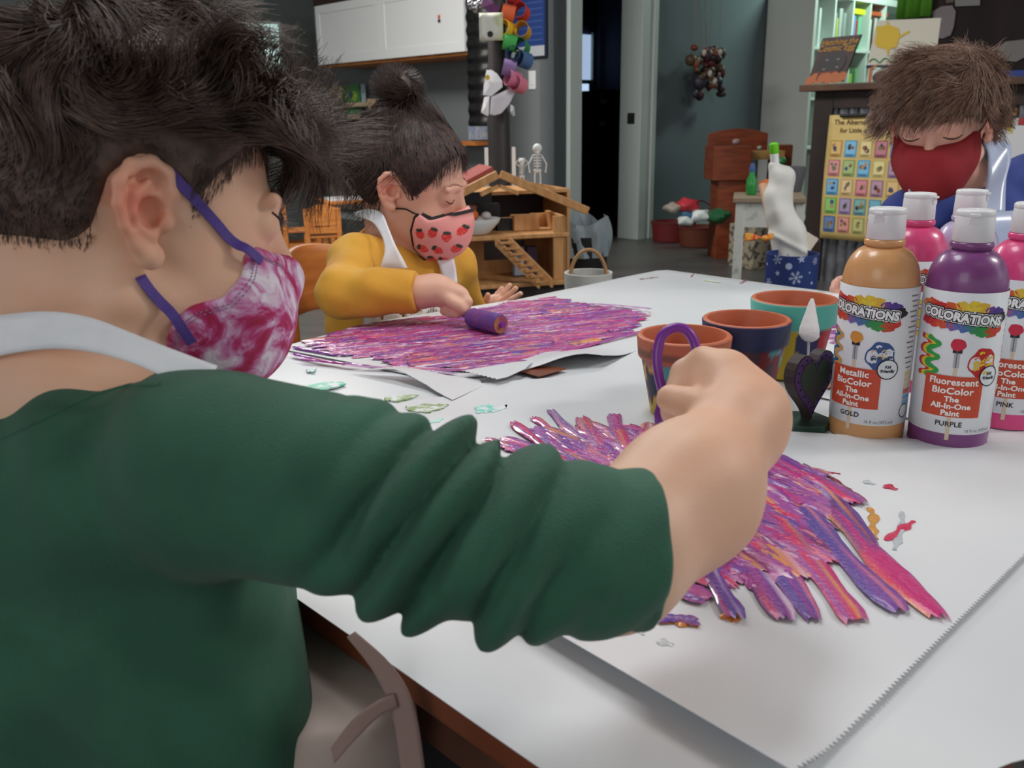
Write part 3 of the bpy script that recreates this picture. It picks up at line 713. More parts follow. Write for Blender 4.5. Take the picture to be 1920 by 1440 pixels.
def bottle(name, label, loc, rz, body, clear, kind, word, cat='paint bottle', group=None, top_h=0.199, cap_rot=0.0):
    """16 oz squeeze bottle: base, domed shoulder, neck ring and flip cap"""
    t = thing(name, label, cat, loc, rz, group); R = 0.0325
    mbb = MB(); prof = [(0.026, 0.0), (0.0325, 0.0005), (R - 0.0004, 0.004), (R, 0.008), (R, 0.128), (R - 0.0006, 0.1375)]
    for i in range(1, 15):
        a = i / 14 * PI / 2 * 0.93; prof.append(((R - 0.0006) * (0.36 + 0.64 * math.cos(a)) if i < 14 else 0.0145, 0.1375 + 0.0315 * math.sin(a)))
    prof += [(0.0145, 0.1695), (0.0165, 0.1700), (0.0168, 0.1715), (0.0168, 0.1738), (0.0160, 0.1750), (0.0146, 0.1755)]
    mbb.lathe(prof, n=64, cap1=True)
    mbody = mat('paint_%s' % word.lower(), body, 0.33, sss=0.12, coat=0.25)
    obj('bottle_body', mbb, mbody, t, smooth=True, auto=50)
    mbc = MB(); mbc.lathe([(0.0155, 0.1755), (0.0158, 0.1760), (0.0152, 0.1955), (0.0149, 0.1962), (0.0152, 0.1968), (0.0152, 0.2000), (0.0140, 0.2012), (0.004, 0.2016), (0.003, 0.2010), (.0001, .2010)], n=48, cap1=False)
    c_ = obj('flip_cap', mbc, M_cap, t, smooth=True, auto=45)
    mbt = MB(); mbt.M = Matrix.Rotation(cap_rot, 4, 'Z'); mbt.box((0, -0.0155, 0.1975), (0.008, 0.0035, 0.0022)); mbt.box((0, -0.0151, 0.1925), (0.009, 0.0008, 0.005)); obj('thumb_tab', mbt, M_cap, c_, bev=0.0006)
    z0 = 0.0150; H = 0.122
    mbl = MB(); n = 72
    mbl.lathe([(R + 0.0001, z0), (R + 0.0004, z0 + 0.0002), (R + 0.0004, z0 + H - 0.0002), (R + 0.0001, z0 + H)], n=n, cap0=False)
    lb = obj('label_wrap', mbl, M_label, t, smooth=True, auto=60)
    if kind is None: return t
    W = wrapper(R, z0); S = []
    mm = 0.00133
    # rainbow splash behind the brand lettering
    sp = [(-24, 82, (226, 120, 60)), (-19, 83, (214, 70, 50)), (-13, 81.5, (200, 40, 50)), (-6, 82, (214, 90, 50)), (0, 83, (226, 190, 60)), (6, 83.5, (232, 205, 60)), (11, 82.5, (226, 180, 60)), (17, 80, (110, 70, 150)), (22, 79.5, (84, 60, 140)), (26, 76, (40, 34, 40)),
          (-22, 72.5, (190, 40, 50)), (-16, 71.5, (210, 60, 50)), (-10, 71.5, (205, 90, 60)), (-4, 71, (120, 100, 170)), (2, 70.5, (70, 110, 170)), (8, 69.5, (60, 140, 90)), (13, 67.5, (50, 150, 70)), (18, 67, (190, 80, 50)), (22, 69, (200, 60, 50))]
    for i, (x, y, c) in enumerate(sp): v, f = disc2(x * mm, y * mm, 4.6 * mm, 20, 3.4 * mm, 0.09, i); S.append((v, f, c, 0.00055 + 0.00001 * i))
    tilt = -0.10
    for k, (bo, c, off) in enumerate(((0.0022, (24, 22, 26), .0008), (0.0015, (250, 250, 250), .00092), (0.00105, (24, 22, 26), .00104), (0.00038, (245, 245, 245), .0012))):
        v, f = txt('COLORATIONS', 0, 76 * mm, 7.4 * mm, 0.94, bo * 1.25, tilt, 1.0 + 0.02); S.append((v, f, c, off))
    # squiggle, brush, smear
    if kind == 'Metallic': cols = [(30, 110, 120), (40, 90, 160), (205, 160, 90)]
    else: cols = [(200, 40, 70), (228, 200, 50), (50, 160, 70)]
    for i, c in enumerate(cols):
        dx = (i - 1) * 3.0
        v, f = snake2([((-18 + dx + 4 * (1 if k % 2 else -1)) * mm, (62 - k * 4.2) * mm) for k in range(7)], 1.35 * mm, 60); S.append((v, f, c, .0006 + .00008 * i))
    tip = (220, 150, 60) if kind == 'Metallic' else (205, 40, 70)
    v, f = rect2(-1.2 * mm, -4 * mm, 1.2 * mm, 54 * mm, 3); S.append((v, f, (214, 196, 170), .0005))
    v, f = rect2(-1.7 * mm, 44 * mm, 1.7 * mm, 55 * mm, 3); S.append((v, f, (176, 178, 182), .0006))
    v, f = rect2(-0.4 * mm, 44 * mm, 0.1 * mm, 55 * mm, 2); S.append((v, f, (90, 90, 94), .0007))
    v, f = rect2(-2.7 * mm, 53.5 * mm, 2.7 * mm, 56.3 * mm, 3); S.append((v, f, (28, 24, 28), .0007))
    v, f = disc2(0, 59 * mm, 4.4 * mm, 24, 3.9 * mm, 0.03, 3); S.append((v, f, tip, .0008))
    base = (52, 84, 140) if kind == 'Metallic' else (190, 44, 40); alt = ((216, 222, 230), (206, 178, 130), (52, 70, 110)) if kind == 'Metallic' else ((228, 190, 50), (214, 110, 40), (228, 190, 50))
    v, f = disc2(16 * mm, 47.5 * mm, 9.2 * mm, 28, 9.6 * mm, 0.04, 5); S.append((v, f, base, .0006))
    rr = random.Random(11)
    for k in range(34):
        a = rr.uniform(-8, 6); b = rr.uniform(-8, 7)
        if a * a + b * b > 50: continue
        v, f = snake2([((15.5 + a) * mm, (47 + b) * mm), ((17 + a) * mm, (48.3 + b) * mm), ((18.5 + a) * mm, (47.6 + b) * mm)], rr.uniform(.25, .75) * mm, 8); S.append((v, f, alt[k % 3], .0007 + .00001 * k))
    # orange panel and lettering
    fw = 0 if kind == 'Metallic' else 1.0
    v, f = rect2(-17.5 * mm, 11.5 * mm, 17.5 * mm, 38.5 * mm, 16); S.append((v, f, (200, 74, 46), .00085))
    rows = [(kind, 34.6, 6.0), ('BioColor', 28.6, 5.9), ('The', 23.2, 4.9), ('All-In-One', 18.6, 4.9), ('Paint', 14.0, 4.9)]
    for s, y, sz in rows:
        sx = 1.0 if s != 'Fluorescent' else 0.92
        v, f = txt(s, 0, y * mm, sz * mm, sx * 1.06, 0.00022, 0, 1.03); S.append((v, f, (245, 243, 238), .001))
    v, f = txt(word, 0, 6.6 * mm, 4.6 * mm, 1.0, 0.00012, 0, 1.03); S.append((v, f, (28, 28, 32), .00075))
    v, f = txt('16 fl oz (473 ml)', 19 * mm, 2.6 * mm, 3.0 * mm, 0.95); S.append((v, f, (110, 112, 118), .00075))
    v, f = disc2(21 * mm, 39 * mm, 6.4 * mm, 32); S.append((v, f, (222, 226, 230), .00105))
    v, f = ring2(21 * mm, 39 * mm, 6.8 * mm, 0.7 * mm); S.append((v, f, (26, 30, 34), .00125))
    for s, y in (('Kid', 40.6), ('Friendly', 37.8)):
        v, f = txt(s, 21 * mm, y * mm, 2.7 * mm, 1.0, 0.00016); S.append((v, f, (40, 42, 46), .00125))
    for i in range(15):   # small side text, drawn as short grey bars
        v, f = rect2((33 + (i % 3)) * mm, (86 - i * 3.4) * mm, 41 * mm, (87 - i * 3.4) * mm, 4); S.append((v, f, (120, 122, 128), .00055))
    for i, c in enumerate(((214, 196, 150), (214, 200, 150), (214, 196, 150), (196, 100, 90), (120, 160, 196), (120, 160, 196))):
        v, f = rect2(35 * mm, (33 - i * 4.0) * mm, 43 * mm, (36.4 - i * 4.0) * mm, 4); S.append((v, f, c, .00055))
    v, f = ring2(38 * mm, 9 * mm, 5 * mm, .7 * mm); S.append((v, f, (26, 30, 34), .0006))
    pm = printed(W, S); obj('label_print', pm, M_ink, lb)
    return t
def face_cam(p, extra=0.0):
    return math.atan2(-(p[0]), (p[1])) + extra     # local -y turned towards the camera
BP = {'gold': tab(1622, 806), 'purple': tab(1774, 822)}
p = BP['gold']; bottle('paint_bottle', 'gold paint bottle with white flip cap standing at the left front of the bottles', p, face_cam(p, -0.46), GOLD, 0, 'Metallic', 'GOLD', group=None)
p = BP['purple']; bottle('paint_bottle', 'purple paint bottle in the middle of the front row', p, face_cam(p, -0.0), (124, 64, 122), 0, 'Fluorescent', 'PURPLE')
p = tab(1878, 786); bottle('paint_bottle', 'pink paint bottle standing right behind the purple one', p, face_cam(p, 0.02), (226, 74, 134), 0, 'Fluorescent', 'PINK')
p = tab(1685, 722); bottle('paint_bottle', 'magenta pink bottle behind the gold bottle with only its cap and shoulder clear', p, face_cam(p, 1.2), (216, 70, 124), 0, 'Fluorescent', 'RED')
p = tab(1778, 706); bottle('paint_bottle', 'bottle whose white cap rises just behind the purple bottle cap', p, face_cam(p, 1.4), (180, 170, 200), 0, None, 'WHITE')
p = tab(1972, 775); bottle('paint_bottle', 'grey white paint bottle cut off by the right edge of the picture', p, face_cam(p, 0.5), (196, 198, 202), 0, 'Fluorescent', 'BLUE')

# ------------------------------------------------------------------ clay pots
M_terra = mat('terracotta', (196, 108, 72), 0.75, col2=(180, 92, 60), nscale=30, bump=0.06)
def pot(label, loc, R, H, rimh, painter, seed):
    t = thing('clay_pot', label, 'flower pot', loc, RNG.uniform(0, 6))
    rb = R * 0.66; rw = R * 0.90; th = 0.006
    prof = [(rb - .002, 0), (rb, 0.002)] + [(rb + (rw - rb) * k / 12, 0.002 + (H - rimh - 0.002) * k / 12) for k in range(1, 13)]
    prof += [(R * 0.955, H - rimh), (R * 0.965, H - rimh + .001)] + [(R * (0.965 + 0.035 * k / 5), H - rimh + 0.001 + (rimh - 0.003) * k / 5) for k in range(1, 6)]
    prof += [(R, H - 0.0015), (R - 0.0015, H), (R - th + 0.001, H), (R - th, H - 0.002), (R - th - 0.002, H - rimh), (rb - th + .001, 0.008), (0.0005, 0.007)]
    n = 120; m = MB(); r = random.Random(seed); ph = [r.uniform(0, 6) for _ in range(6)]
    m.lathe(prof, n=n, cap0=True)
    cols = []
    for i, v in enumerate(m.v):
        k = i // n; a = math.atan2(v.y, v.x); outer = k < len(prof) - 6
        c = painter(a, v.z / H, ph, k) if outer else None
        cols.append(S2L(c) if c else S2L((192, 104, 70)))
    m.c = cols; obj('pot_wall', m, mat('painted_clay', (255, 255, 255), 0.5, attr='Col', bump=0.15, bscale=120), t, smooth=True, auto=50); return t
def nz(a, ph): return math.sin(3 * a + ph[0]) + 0.6 * math.sin(7 * a + ph[1]) + 0.4 * math.sin(13 * a + ph[2])
def paint_a(a, h, ph, k):       # front pot: bare rim, brown smear, navy patch, teal, mustard
    a = (a + 2 * PI) % (2 * PI)
    if h > 0.74:
        return (188, 106, 74) if h > 0.86 + 0.02 * nz(a, ph) or h < 0.76 else (126, 82, 66)
    if h > 0.68: return (150, 92, 66)
    s = math.sin(3 * a + 5 * h + ph[3]) * 1.1 + 0.7 * math.sin(7 * a - 9 * h + ph[4]) + .4 * math.sin(15 * a + 17 * h)
    if h < 0.22 + 0.05 * nz(a, ph): return (186, 160, 52)
    if s > 0.5: return (36, 44, 72)
    if s > 0.1: return (212, 160, 52)
    if s > -0.5: return (176, 96, 62)
    return (70, 160, 160) if h > .4 else (160, 160, 60)
def paint_b(a, h, ph, k):       # middle pot: navy rim, maroon body, teal streaks
    if h > 0.70 + 0.012 * nz(a, ph): return (44, 50, 84)
    s = math.sin(3 * a + 9 * h + ph[3]) + 0.6 * math.sin(7 * a + ph[4] - 13 * h) + .35 * math.sin(19 * a + 23 * h)
    if s > 0.75: return (80, 160, 164)
    if s > 0.45: return (112, 116, 132)
    if h < 0.15: return (160, 82, 60)
    return (120, 36, 40) if s > -0.8 else (76, 48, 62)
def paint_c(a, h, ph, k):       # rear pot: turquoise rim, red, mustard and navy bands
    if h > 0.68 + 0.008 * nz(a, ph): return (98, 194, 178)
    b = int(((a + ph[0] + .04 * nz(h * 3, ph)) % (2 * PI)) / (2 * PI) * 9) % 3
    return ((182, 34, 44), (206, 178, 48), (44, 50, 94))[b]
def base_at(cx, rim_cy, R, H):  # base centre of a pot whose rim centre is seen at a pixel
    p = onz(cx, rim_cy, TABLE_H + H); return Vector((p.x, p.y, TABLE_H + 0.001))
pot('terracotta pot with a bare orange rim and patches of navy and mustard nearest the hand', base_at(1283, 628, .044, .080), 0.0445, 0.080, 0.021, paint_a, 4)
pot('pot with a navy blue rim and smeared maroon and teal sides between two others', base_at(1400, 598, .043, .082), 0.0440, 0.082, 0.024, paint_b, 2)
pot('pot with a turquoise rim above red, mustard and navy bands', base_at(1490, 560, .046, .086), 0.0465, 0.086, 0.026, paint_c, 12)

# ------------------------------------------------------------------ heart on a stand with a white tipped stick
hp = tab(1507, 797); rz = face_cam(hp, 0) 
t = thing('heart_ornament', 'dark purple dotted heart standing on a green hexagonal base', 'ornament', hp, face_cam(hp, math.radians(56)))
m = MB(); hexr = 0.0265; m.prism([(hexr * math.cos(PI / 3 * i + .3), hexr * math.sin(PI / 3 * i + .3)) for i in range(6)], Matrix.Translation((0, 0, 0)), 0.0065)
obj('base', m, mat('dark_green_stone', (52, 78, 66), 0.55, col2=(38, 58, 50), nscale=60), t, bev=0.0008)
def heart(s, n=40):
    out = []
    for i in range(n):
        a = 2 * PI * i / n; x = 16 * math.sin(a) ** 3; y = 13 * math.cos(a) - 5 * math.cos(2 * a) - 2 * math.cos(3 * a) - math.cos(4 * a)
        out.append((x * s * 1.02, y * s * 1.16))
    return out
HM = Matrix.Translation((0, 0.004, 0.0445)) @ Matrix.Rotation(PI / 2, 4, 'X')
m = MB(); m.prism(heart(0.00192), HM, 0.011); obj('heart_body', m, mat('dark_brown_paint', (58, 46, 44), 0.6), t, bev=0.001)
m = MB(); m.prism(heart(0.00182), HM @ Matrix.Translation((0, 0, 0.0112)), 0.0006); rimo = obj('heart_rim', m, mat('deep_purple_paint', (78, 50, 104), 0.55), t)
m = MB(); m.prism(heart(0.00135), HM @ Matrix.Translation((0, 0.001, 0.012)), 0.0005); obj('heart_centre', m, mat('dark_olive_paint', (60, 58, 52), 0.6, col2=(44, 66, 52), nscale=40), rimo)
m = MB()
for x, y in heart(0.00158, 26): m.cyl(HM @ Vector((x, y + .0005, 0.0116)), HM @ Vector((x, y + .0005, 0.0124)), 0.0010, n=10)
obj('dot_row', m, M_black, rimo)
# spatula like white tipped wand behind the heart
t = thing('white_tipped_wand', 'thin clear stick with a white plaster tip rising from behind the dark heart', 'stick', tab(1516, 780))
b0 = tab(1512, 775) ; b1 = at(1516, 640, 0.86); b2 = at(1523, 560, 0.87)
b0.z = TABLE_H + 0.002
m = MB(); m.tube([b0, b0.lerp(b1, .5), b1, b2 - Vector((0, 0, .012))], 0.0013, 8); obj('stick', m, mat('clear_grey_plastic', (170, 172, 176), 0.3), t, world=True, smooth=True)
m = MB(); P = [b1.lerp(b2, k) for k in (0, .06, .14, .3, .5, .7, .88, 1)]; m.tube(P, [.004, .0078, .0104, .0098, .0076, .0052, .0034, .0015], 12, flat=.5, nrm=CF)
obj('white_tip', m, mat('white_plaster', (214, 208, 208), 0.7, bump=0.4, bscale=150), t, world=True, smooth=True)

# ------------------------------------------------------------------ foam paint rollers
M_purp = mat('purple_plastic', (122, 44, 150), 0.35, coat=0.2, sss=0.05)
def foam_roller(label, a, b, R, grip0, grip1, loop):
    """roller drum from a to b; handle from the drum to grip0..grip1 ending in an oval loop"""
    t = thing('paint_roller', label, 'paint roller', (a + b) / 2); ax = (b - a).normalized()
    m = MB(); n = 24; prof = [(R * .94, 0), (R, .003)] + [(R * (1 - .04 * (i % 2)), (b - a).length * (i + 1) / 14) for i in range(13)] + [(R * .94, (b - a).length)]
    Q = Vector((0, 0, 1)).rotation_difference(ax).to_matrix().to_4x4(); m.M = Matrix.Translation(a) @ Q; m.lathe(prof, n=32, cap1=True)
    obj('foam_drum', m, mat('foam_purple', (128, 70, 132), 0.6, col2=(98, 62, 140), nscale=45, bump=0.5, bscale=300), t, world=True, smooth=True, auto=50)
    for e, s in ((b, 1), (a, -1)):
        m = MB(); m.cyl(e - ax * 0.001 * s, e + ax * 0.0015 * s, R * .86, n=28); c = obj('foam_end', m, mat('foam_end_ochre', (186, 128, 82), 0.7, col2=(150, 70, 100), nscale=60), t, world=True)
        m = MB(); m.cyl(e, e + ax * 0.006 * s, R * .3, n=16); obj('axle_hub', m, M_purp, c, world=True)
    m = MB(); m.tube(list(loop), [0.0035] * len(loop), 10); obj('handle', m, M_purp, t, world=True, smooth=True)
    return t
# girl's roller
ga, gb = at(884, 580, 1.21), at(938, 585, 1.165); gR = 0.0135
for q in (ga, gb): q.z = TABLE_H + 0.0055 + gR
g_grip = [ga - (gb - ga).normalized() * .006, ga + Vector((-.022, 0.012, .006)), at(850, 585, 1.25), at(826, 572, 1.24), at(800, 562, 1.23), at(782, 560, 1.225)]
foam_roller('foam roller with purple and ochre paint held by the girl in yellow', ga, gb, gR, None, None, g_grip)

# ------------------------------------------------------------------ background: left cabinets and things below them
VC = VW - 0.35
cab_pts = [pv(598, 120, VC), pv(716, 108, VC), pv(873, 98, VC)]
us = [uc(p) for p in cab_pts]; zb_ = sum(p.z for p in cab_pts) / 3; zt_ = pv(592, 12, VC).z
for k, (ua, ub, lab) in enumerate(((us[1], us[0], 'white wall cabinet with a flat door at the left end beside the dark wall'), (us[2], us[1], 'white wall cabinet on the right carrying a small orange and black sticker'))):
    t = thing('wall_cabinet', lab, 'cabinet', UV((ua + ub) / 2, VW - .17, zb_), ROT_ROOM)
    m = MB(); ubox(m, ua + .001, ub - .001, VC + 0.02, VW - 0.001, zb_, zt_); obj('carcass', m, M_white, t, world=True, bev=0.003)
    m = MB(); ubox(m, ua + .003, ub - .003, VC, VC + 0.019, zb_ - 0.004, zt_ - .002); d = obj('door', m, M_white, t, world=True, bev=0.003)
    m = MB(); i = .055
    for a in ((ua + .003, ub - .003, zb_ - .004, zb_ + i), (ua + .003, ub - .003, zt_ - i, zt_), (ua + .003, ua + i, zb_ + i, zt_ - i), (ub - i, ub - .003, zb_ + i, zt_ - i)): ubox(m, a[0], a[1], VC - .004, VC, a[2], a[3])
    obj('door_frame', m, M_white, d, world=True, bev=0.001)
    if k == 1:
        s = pv(823, 35, VC - .005); m = MB()
        for dz, c in ((.012, 0), (-.012, 1)):
            m = MB(); ubox(m, uc(s) - .010, uc(s) + .010, VC - .0055, VC - .004, s.z + dz - .009, s.z + dz + .009); obj('sticker', m, mat('sticker_%s' % ('orange', 'black')[c], ((214, 92, 50), (40, 34, 34))[c], .5), d, world=True)
m = MB(); ubox(m, us[2], us[0], VC + .02, VW, zb_ - .022, zb_ - .006); tag(obj('cabinet_bottom_rail', m, M_oak), 'thin orange wood rail under the white wall cabinets', 'rail')
m = MB(); ubox(m, us[2] - .02, us[0] + .02, VC + .0, VW, zt_ + .002, zt_ + .05); tag(obj('cabinet_top_board', m, M_darkwood), 'dark board lying on top of the white wall cabinets', 'board')

M_beech = mat('shelf_wood_pale', (192, 168, 138), 0.55)
# picture ledge with books
vS = VW - 0.1
l0, l1 = pv(598, 198, vS), pv(690, 196, vS); lz = l1.z; lz2 = pv(650, 220, vS).z
t = thing('book_ledge', 'pale narrow wall ledge in two tiers holding children books', 'shelf', UV((uc(l0) + uc(l1)) / 2, VW - .05, lz2), ROT_ROOM)
for z in (lz, lz2):
    m = MB(); ubox(m, uc(l1), uc(l0), vS, VW, z - .012, z); b_ = obj('ledge_board', m, M_beech, t, world=True, bev=.002)
    m = MB(); ubox(m, uc(l1), uc(l0), vS - .006, vS, z - .012, z + .018); obj('front_lip', m, M_beech, b_, world=True)
m = MB(); ubox(m, uc(l1) - .012, uc(l1), vS - .006, VW, lz2 - .02, lz + .04); obj('end_panel', m, M_beech, t, world=True)
def book(label, px0, px1, py0, py1, v, cols, group=None, th=.014, lean=0):
    a, b = pv(px0, py0, v), pv(px1, py1, v); u0, u1 = uc(b), uc(a); z0, z1 = b.z, a.z
    t = thing('picture_book', label, 'book', UV((u0 + u1) / 2, v, z0), ROT_ROOM, group)
    m = MB(); ubox(m, u0, u1, v, v + th, z0, z1); obj('cover', m, mat('cover_%d_%d_%d' % cols[0], cols[0], .45), t, world=True)
    m = MB(); w_, h_ = u1 - u0, z1 - z0; r = random.Random(px0)
    for c in cols[1:]:
        cx, cz = u0 + w_ * r.uniform(.3, .7), z0 + h_ * r.uniform(.3, .7); n = 14; rr_ = min(w_, h_) * r.uniform(.18, .32); m = MB()
        pl = [(cx + rr_ * math.cos(2 * PI * i / n) * r.uniform(.7, 1.1), cz + rr_ * math.sin(2 * PI * i / n) * r.uniform(.7, 1.1)) for i in range(n)]
        m.add([UV(x, v - .0012, z) for x, z in pl] + [UV(x, v, z) for x, z in pl], [tuple(range(n))] + [(i, n + i, n + (i + 1) % n, (i + 1) % n) for i in range(n)])
        obj('cover_picture', m, mat('pic_%d_%d_%d' % c, c, .5), t, world=True)
    m = MB(); ubox(m, u0 + .002, u1 - .002, v + .002, v + th + .0, z1 - .001, z1 + .0005); obj('pages', m, mat('page_edges', (215, 210, 196), .8), t, world=True)
    return t
book('picture book with a cream and green cover on the left of the upper ledge', 609, 641, 162, 196, vS + .02, ((188, 184, 140), (90, 140, 70), (150, 90, 80)))
book('green picture book with a blue swirl on the upper ledge', 644, 674, 160, 195, vS + .02, ((72, 140, 76), (40, 70, 130), (160, 190, 60)))
book('pale blue book peeking out at the right of the green one', 676, 684, 158, 195, vS + .03, ((170, 190, 200), (90, 120, 110)))
book('low green book on the lower ledge at the left', 615, 641, 203, 218, vS + .02, ((110, 130, 80), (150, 140, 90)))
book('dark green book on the lower ledge at the right', 643, 677, 202, 218, vS + .02, ((56, 110, 66), (80, 140, 80)))
# bark patterned board below the ledge
t0, t1 = pv(560, 236, VW - .02), pv(695, 372, VW - .02)
tag(obj('bark_board', (lambda m: (ubox(m, uc(t1), min(6.42, uc(t0)), VW - .03, VW - .001, max(.1, t1.z - .1), t0.z), m)[1])(MB()), mat('birch_bark', (138, 124, 110), .85, col2=(76, 66, 62), nscale=26, stretch=(1, 1, .45), contrast=(.5, .62))), 'board with pale birch bark pattern on the wall behind the small chairs', 'board')
t0, t1 = pv(598, 224, VW - .03), pv(690, 234, VW - .03)
tag(obj('bark_board_rail', (lambda m: (ubox(m, uc(t1) - .05, min(6.42, uc(t0)), VW - .045, VW - .03, t1.z, t0.z), m)[1])(MB()), M_darkwood), 'dark rail along the top of the bark patterned board', 'rail')

# small orange chairs and a play table at the far left
def kid_chair(label, loc, rz, m_=M_oak, S=1.0, group=None):
    t = thing('kids_chair', label, 'chair', loc, rz, group); W, D, SH, BH = .30 * S, .28 * S, .30 * S, .56 * S
    m = MB(); m.box((0, 0, SH), (W - .03, D, .016)); obj('seat', m, m_, t, bev=.004)
    for sx in (-1, 1):
        for y, h in ((-D / 2, SH - .008), (D / 2, BH - .02)):
            m = MB(); m.box((sx * (W / 2 - .014), y, h / 2), (.028, .028, h)); obj('leg', m, m_, t, bev=.003)
    m = MB(); n = 12; zt = BH
    pl = [(-W / 2 + .028, BH - .17 * S), (W / 2 - .028, BH - .17 * S)] + [(W / 2 - .028 - (W - .056) * k / n, BH - .03 * S + .035 * S * math.sin(PI * k / n)) for k in range(n + 1)]
    m.prism(pl, Matrix.Translation((0, D / 2 + .007, 0)) @ Matrix.Rotation(PI / 2, 4, 'X'), .014); obj('backrest', m, m_, t, bev=.002)
    for y in (D / 2, -D / 2): m = MB(); m.box((0, y, SH * .45), (W - .05, .014, .03)); obj('stretcher', m, m_, t)
    for sx in (-1, 1): m = MB(); m.box((sx * (W / 2 - .014), 0, SH * .6), (.014, D - .03, .026)); obj('side_rail', m, m_, t)
    m = MB(); m.box((0, D / 2, SH + .055 * S), (W - .05, .014, .035)); obj('back_slat', m, m_, t)
    return t
c = at(608, 478, 5.1); c.z = 0
kid_chair('small orange wooden chair seen from behind near the bark board', c, PI + .25, S=.68)
c = at(566, 470, 5.35); c.z = 0
kid_chair('small orange wooden chair at the left end of the play table', c, 1.9, S=.68)
c = at(672, 400, 5.45); c.z = 0
t = thing('play_table', 'small round topped orange play table behind the tiny chairs', 'table', c, .4)
m = MB(); m.box((0, 0, .36), (.46, .3, .022)); obj('tabletop', m, M_oak, t, bev=.006)
m = MB(); m.box((0, 0, .375), (.4, .24, .006)); obj('paper_top', m, M_sheet, t)
for sx in (-1, 1):
    for sy in (-1, 1): m = MB(); m.box((sx * .19, sy * .12, .175), (.035, .035, .35)); obj('leg', m, M_oak, t, bev=.004)
# dark shaggy stone coloured rug / low wall below
m = MB(); a, b = pv(505, 425, VW - .15), pv(560, 470, VW - .15); ubox(m, uc(pv(690, 430, VW - .15)), min(6.42, uc(a) + .8), VW - .16, VW - .03, 0, pv(560, 405, VW - .15).z)
tag(obj('low_wall_panel', m, mat('dark_stone_pattern', (66, 68, 66), .85, col2=(98, 100, 94), nscale=14)), 'low dark stone patterned panel behind the tiny chairs', 'panel')

# black corrugated board and the post in front of it
m = MB(); vK = VC - .03; k0, k1 = pv(873, -30, vK), pv(919, 236, vK); ua, ub = uc(k1), uc(k0); n = 40
ztop = 1.75; zbot = k1.z
def wave(s, t_):
    z = zbot + (ztop - zbot) * t_; return UV(ua + (ub - ua) * s, vK - .005 * math.sin(t_ * 2 * PI * 13), z)
m.grid(wave, 1, 260); o = obj('ribbed_board', m, mat('black_corrugated', (26, 25, 25), .45), None, smooth=True, auto=80); md = o.modifiers.new('s', 'SOLIDIFY'); md.thickness = .004
tag(o, 'black board with horizontal ribs hanging at the right end of the wall cabinets', 'board')
m = MB(); a, b = pv(880, 237, VW - .04), pv(918, 262, VW - .04); ubox(m, uc(b), uc(a), VW - .05, VW - .03, b.z, a.z)
tag(obj('wall_card', m, mat('grey_blue_drawing', (168, 170, 172), .7, col2=(120, 140, 170), nscale=30)), 'pale drawing pinned just below the black ribbed board', 'drawing')
m = MB(); a, b = pv(868, 264, VW - .04), pv(918, 272, VW - .04); ubox(m, uc(b), uc(a), VW - .16, VW - .001, b.z, a.z); tag(obj('wall_shelf', m, M_oak), 'narrow orange shelf behind the girl and the dark post', 'shelf')
zp = 3.55
q0 = at(937, 345, zp); q0.z = 0
m = MB(); prof = [(.055, 0), (.055, .02), (.044, .025), (.044, at(937, 215, zp).z), (.036, at(937, 205, zp).z), (.033, 2.595)]; m.lathe(prof, n=32, cap1=True, c=q0)
tag(obj('support_post', m, mat('dark_steel_post', (56, 50, 48), .55, col2=(44, 40, 39), nscale=5), smooth=True, auto=50), 'dark round steel post standing behind the wooden dollhouse', 'post')
# things hanging on the post
m = MB(); z0_, z1_ = at(920, 73, zp - .24).z, at(920, 22, zp - .24).z; ca = at(921, 50, zp - .24)
def sheetw(s, t_): return ca + Vector(((s - .5) * .088, .004 * math.sin(s * 6) + (t_ - .5) * .01, (t_ - .5) * (z1_ - z0_)))
m.grid(sheetw, 6, 6); o = obj('painted_card', m, mat('scribbled_card', (206, 206, 196), .7, col2=(150, 170, 60), nscale=12, contrast=(.5, .75)), None, smooth=True); md = o.modifiers.new('s', 'SOLIDIFY'); md.thickness = .002
tag(o, 'white card with green and yellow scribbles hanging at the top of the post', 'drawing')
m = MB(); cc = at(919, 64, zp - .262); m.cyl(cc, cc + Vector((0, .004, 0)), .011, n=18); obj('black_dot', m, M_black, o)
chain = [('dark red', (966, -6), (170, 40, 44), .1), ('orange', (953, 25), (226, 104, 62), 0), ('red', (977, 22), (204, 60, 46), 1.2), ('yellow', (950, 55), (222, 176, 40), .9), ('gold', (980, 58), (206, 150, 40), 1.3), ('green', (956, 80), (70, 168, 84), 0), ('dark green', (977, 88), (48, 130, 76), 1.2), ('blue', (982, 112), (66, 98, 140), .7), ('navy', (965, 104), (50, 70, 110), 1.2), ('violet', (955, 128), (132, 106, 156), 0), ('mauve', (962, 148), (190, 110, 140), .5), ('pink', (972, 158), (206, 118, 136), .9)]
for nm, (px, py), c, rot in chain:
    cz = at(px, py, zp - .20); m = MB(); n = 28; R = .030; wd_ = .050; vs = []
    Mx = Matrix.Translation(cz) @ Matrix.Rotation(rot, 4, 'Z') @ Matrix.Rotation(.25, 4, 'Y')
    for j in range(n):
        a = 2 * PI * j / n
        for r_ in (R, R - .0015):
            for y in (-wd_ / 2, wd_ / 2): vs.append(Mx @ Vector((y, r_ * math.cos(a) * .95, r_ * math.sin(a))))
    fs = []
    for j in range(n):
        A = 4 * j; B_ = 4 * ((j + 1) % n)
        fs += [(A, A + 1, B_ + 1, B_), (A + 2, B_ + 2, B_ + 3, A + 3), (A, B_, B_ + 2, A + 2), (A + 1, A + 3, B_ + 3, B_ + 1)]
    m.add(vs, fs); tag(obj('paper_chain_link', m, mat('paper_' + nm.replace(' ', '_'), c, .75), None, smooth=True, auto=50), '%s paper loop in the chain hanging beside the post' % nm, 'paper chain', 'paper chain hanging by the post')
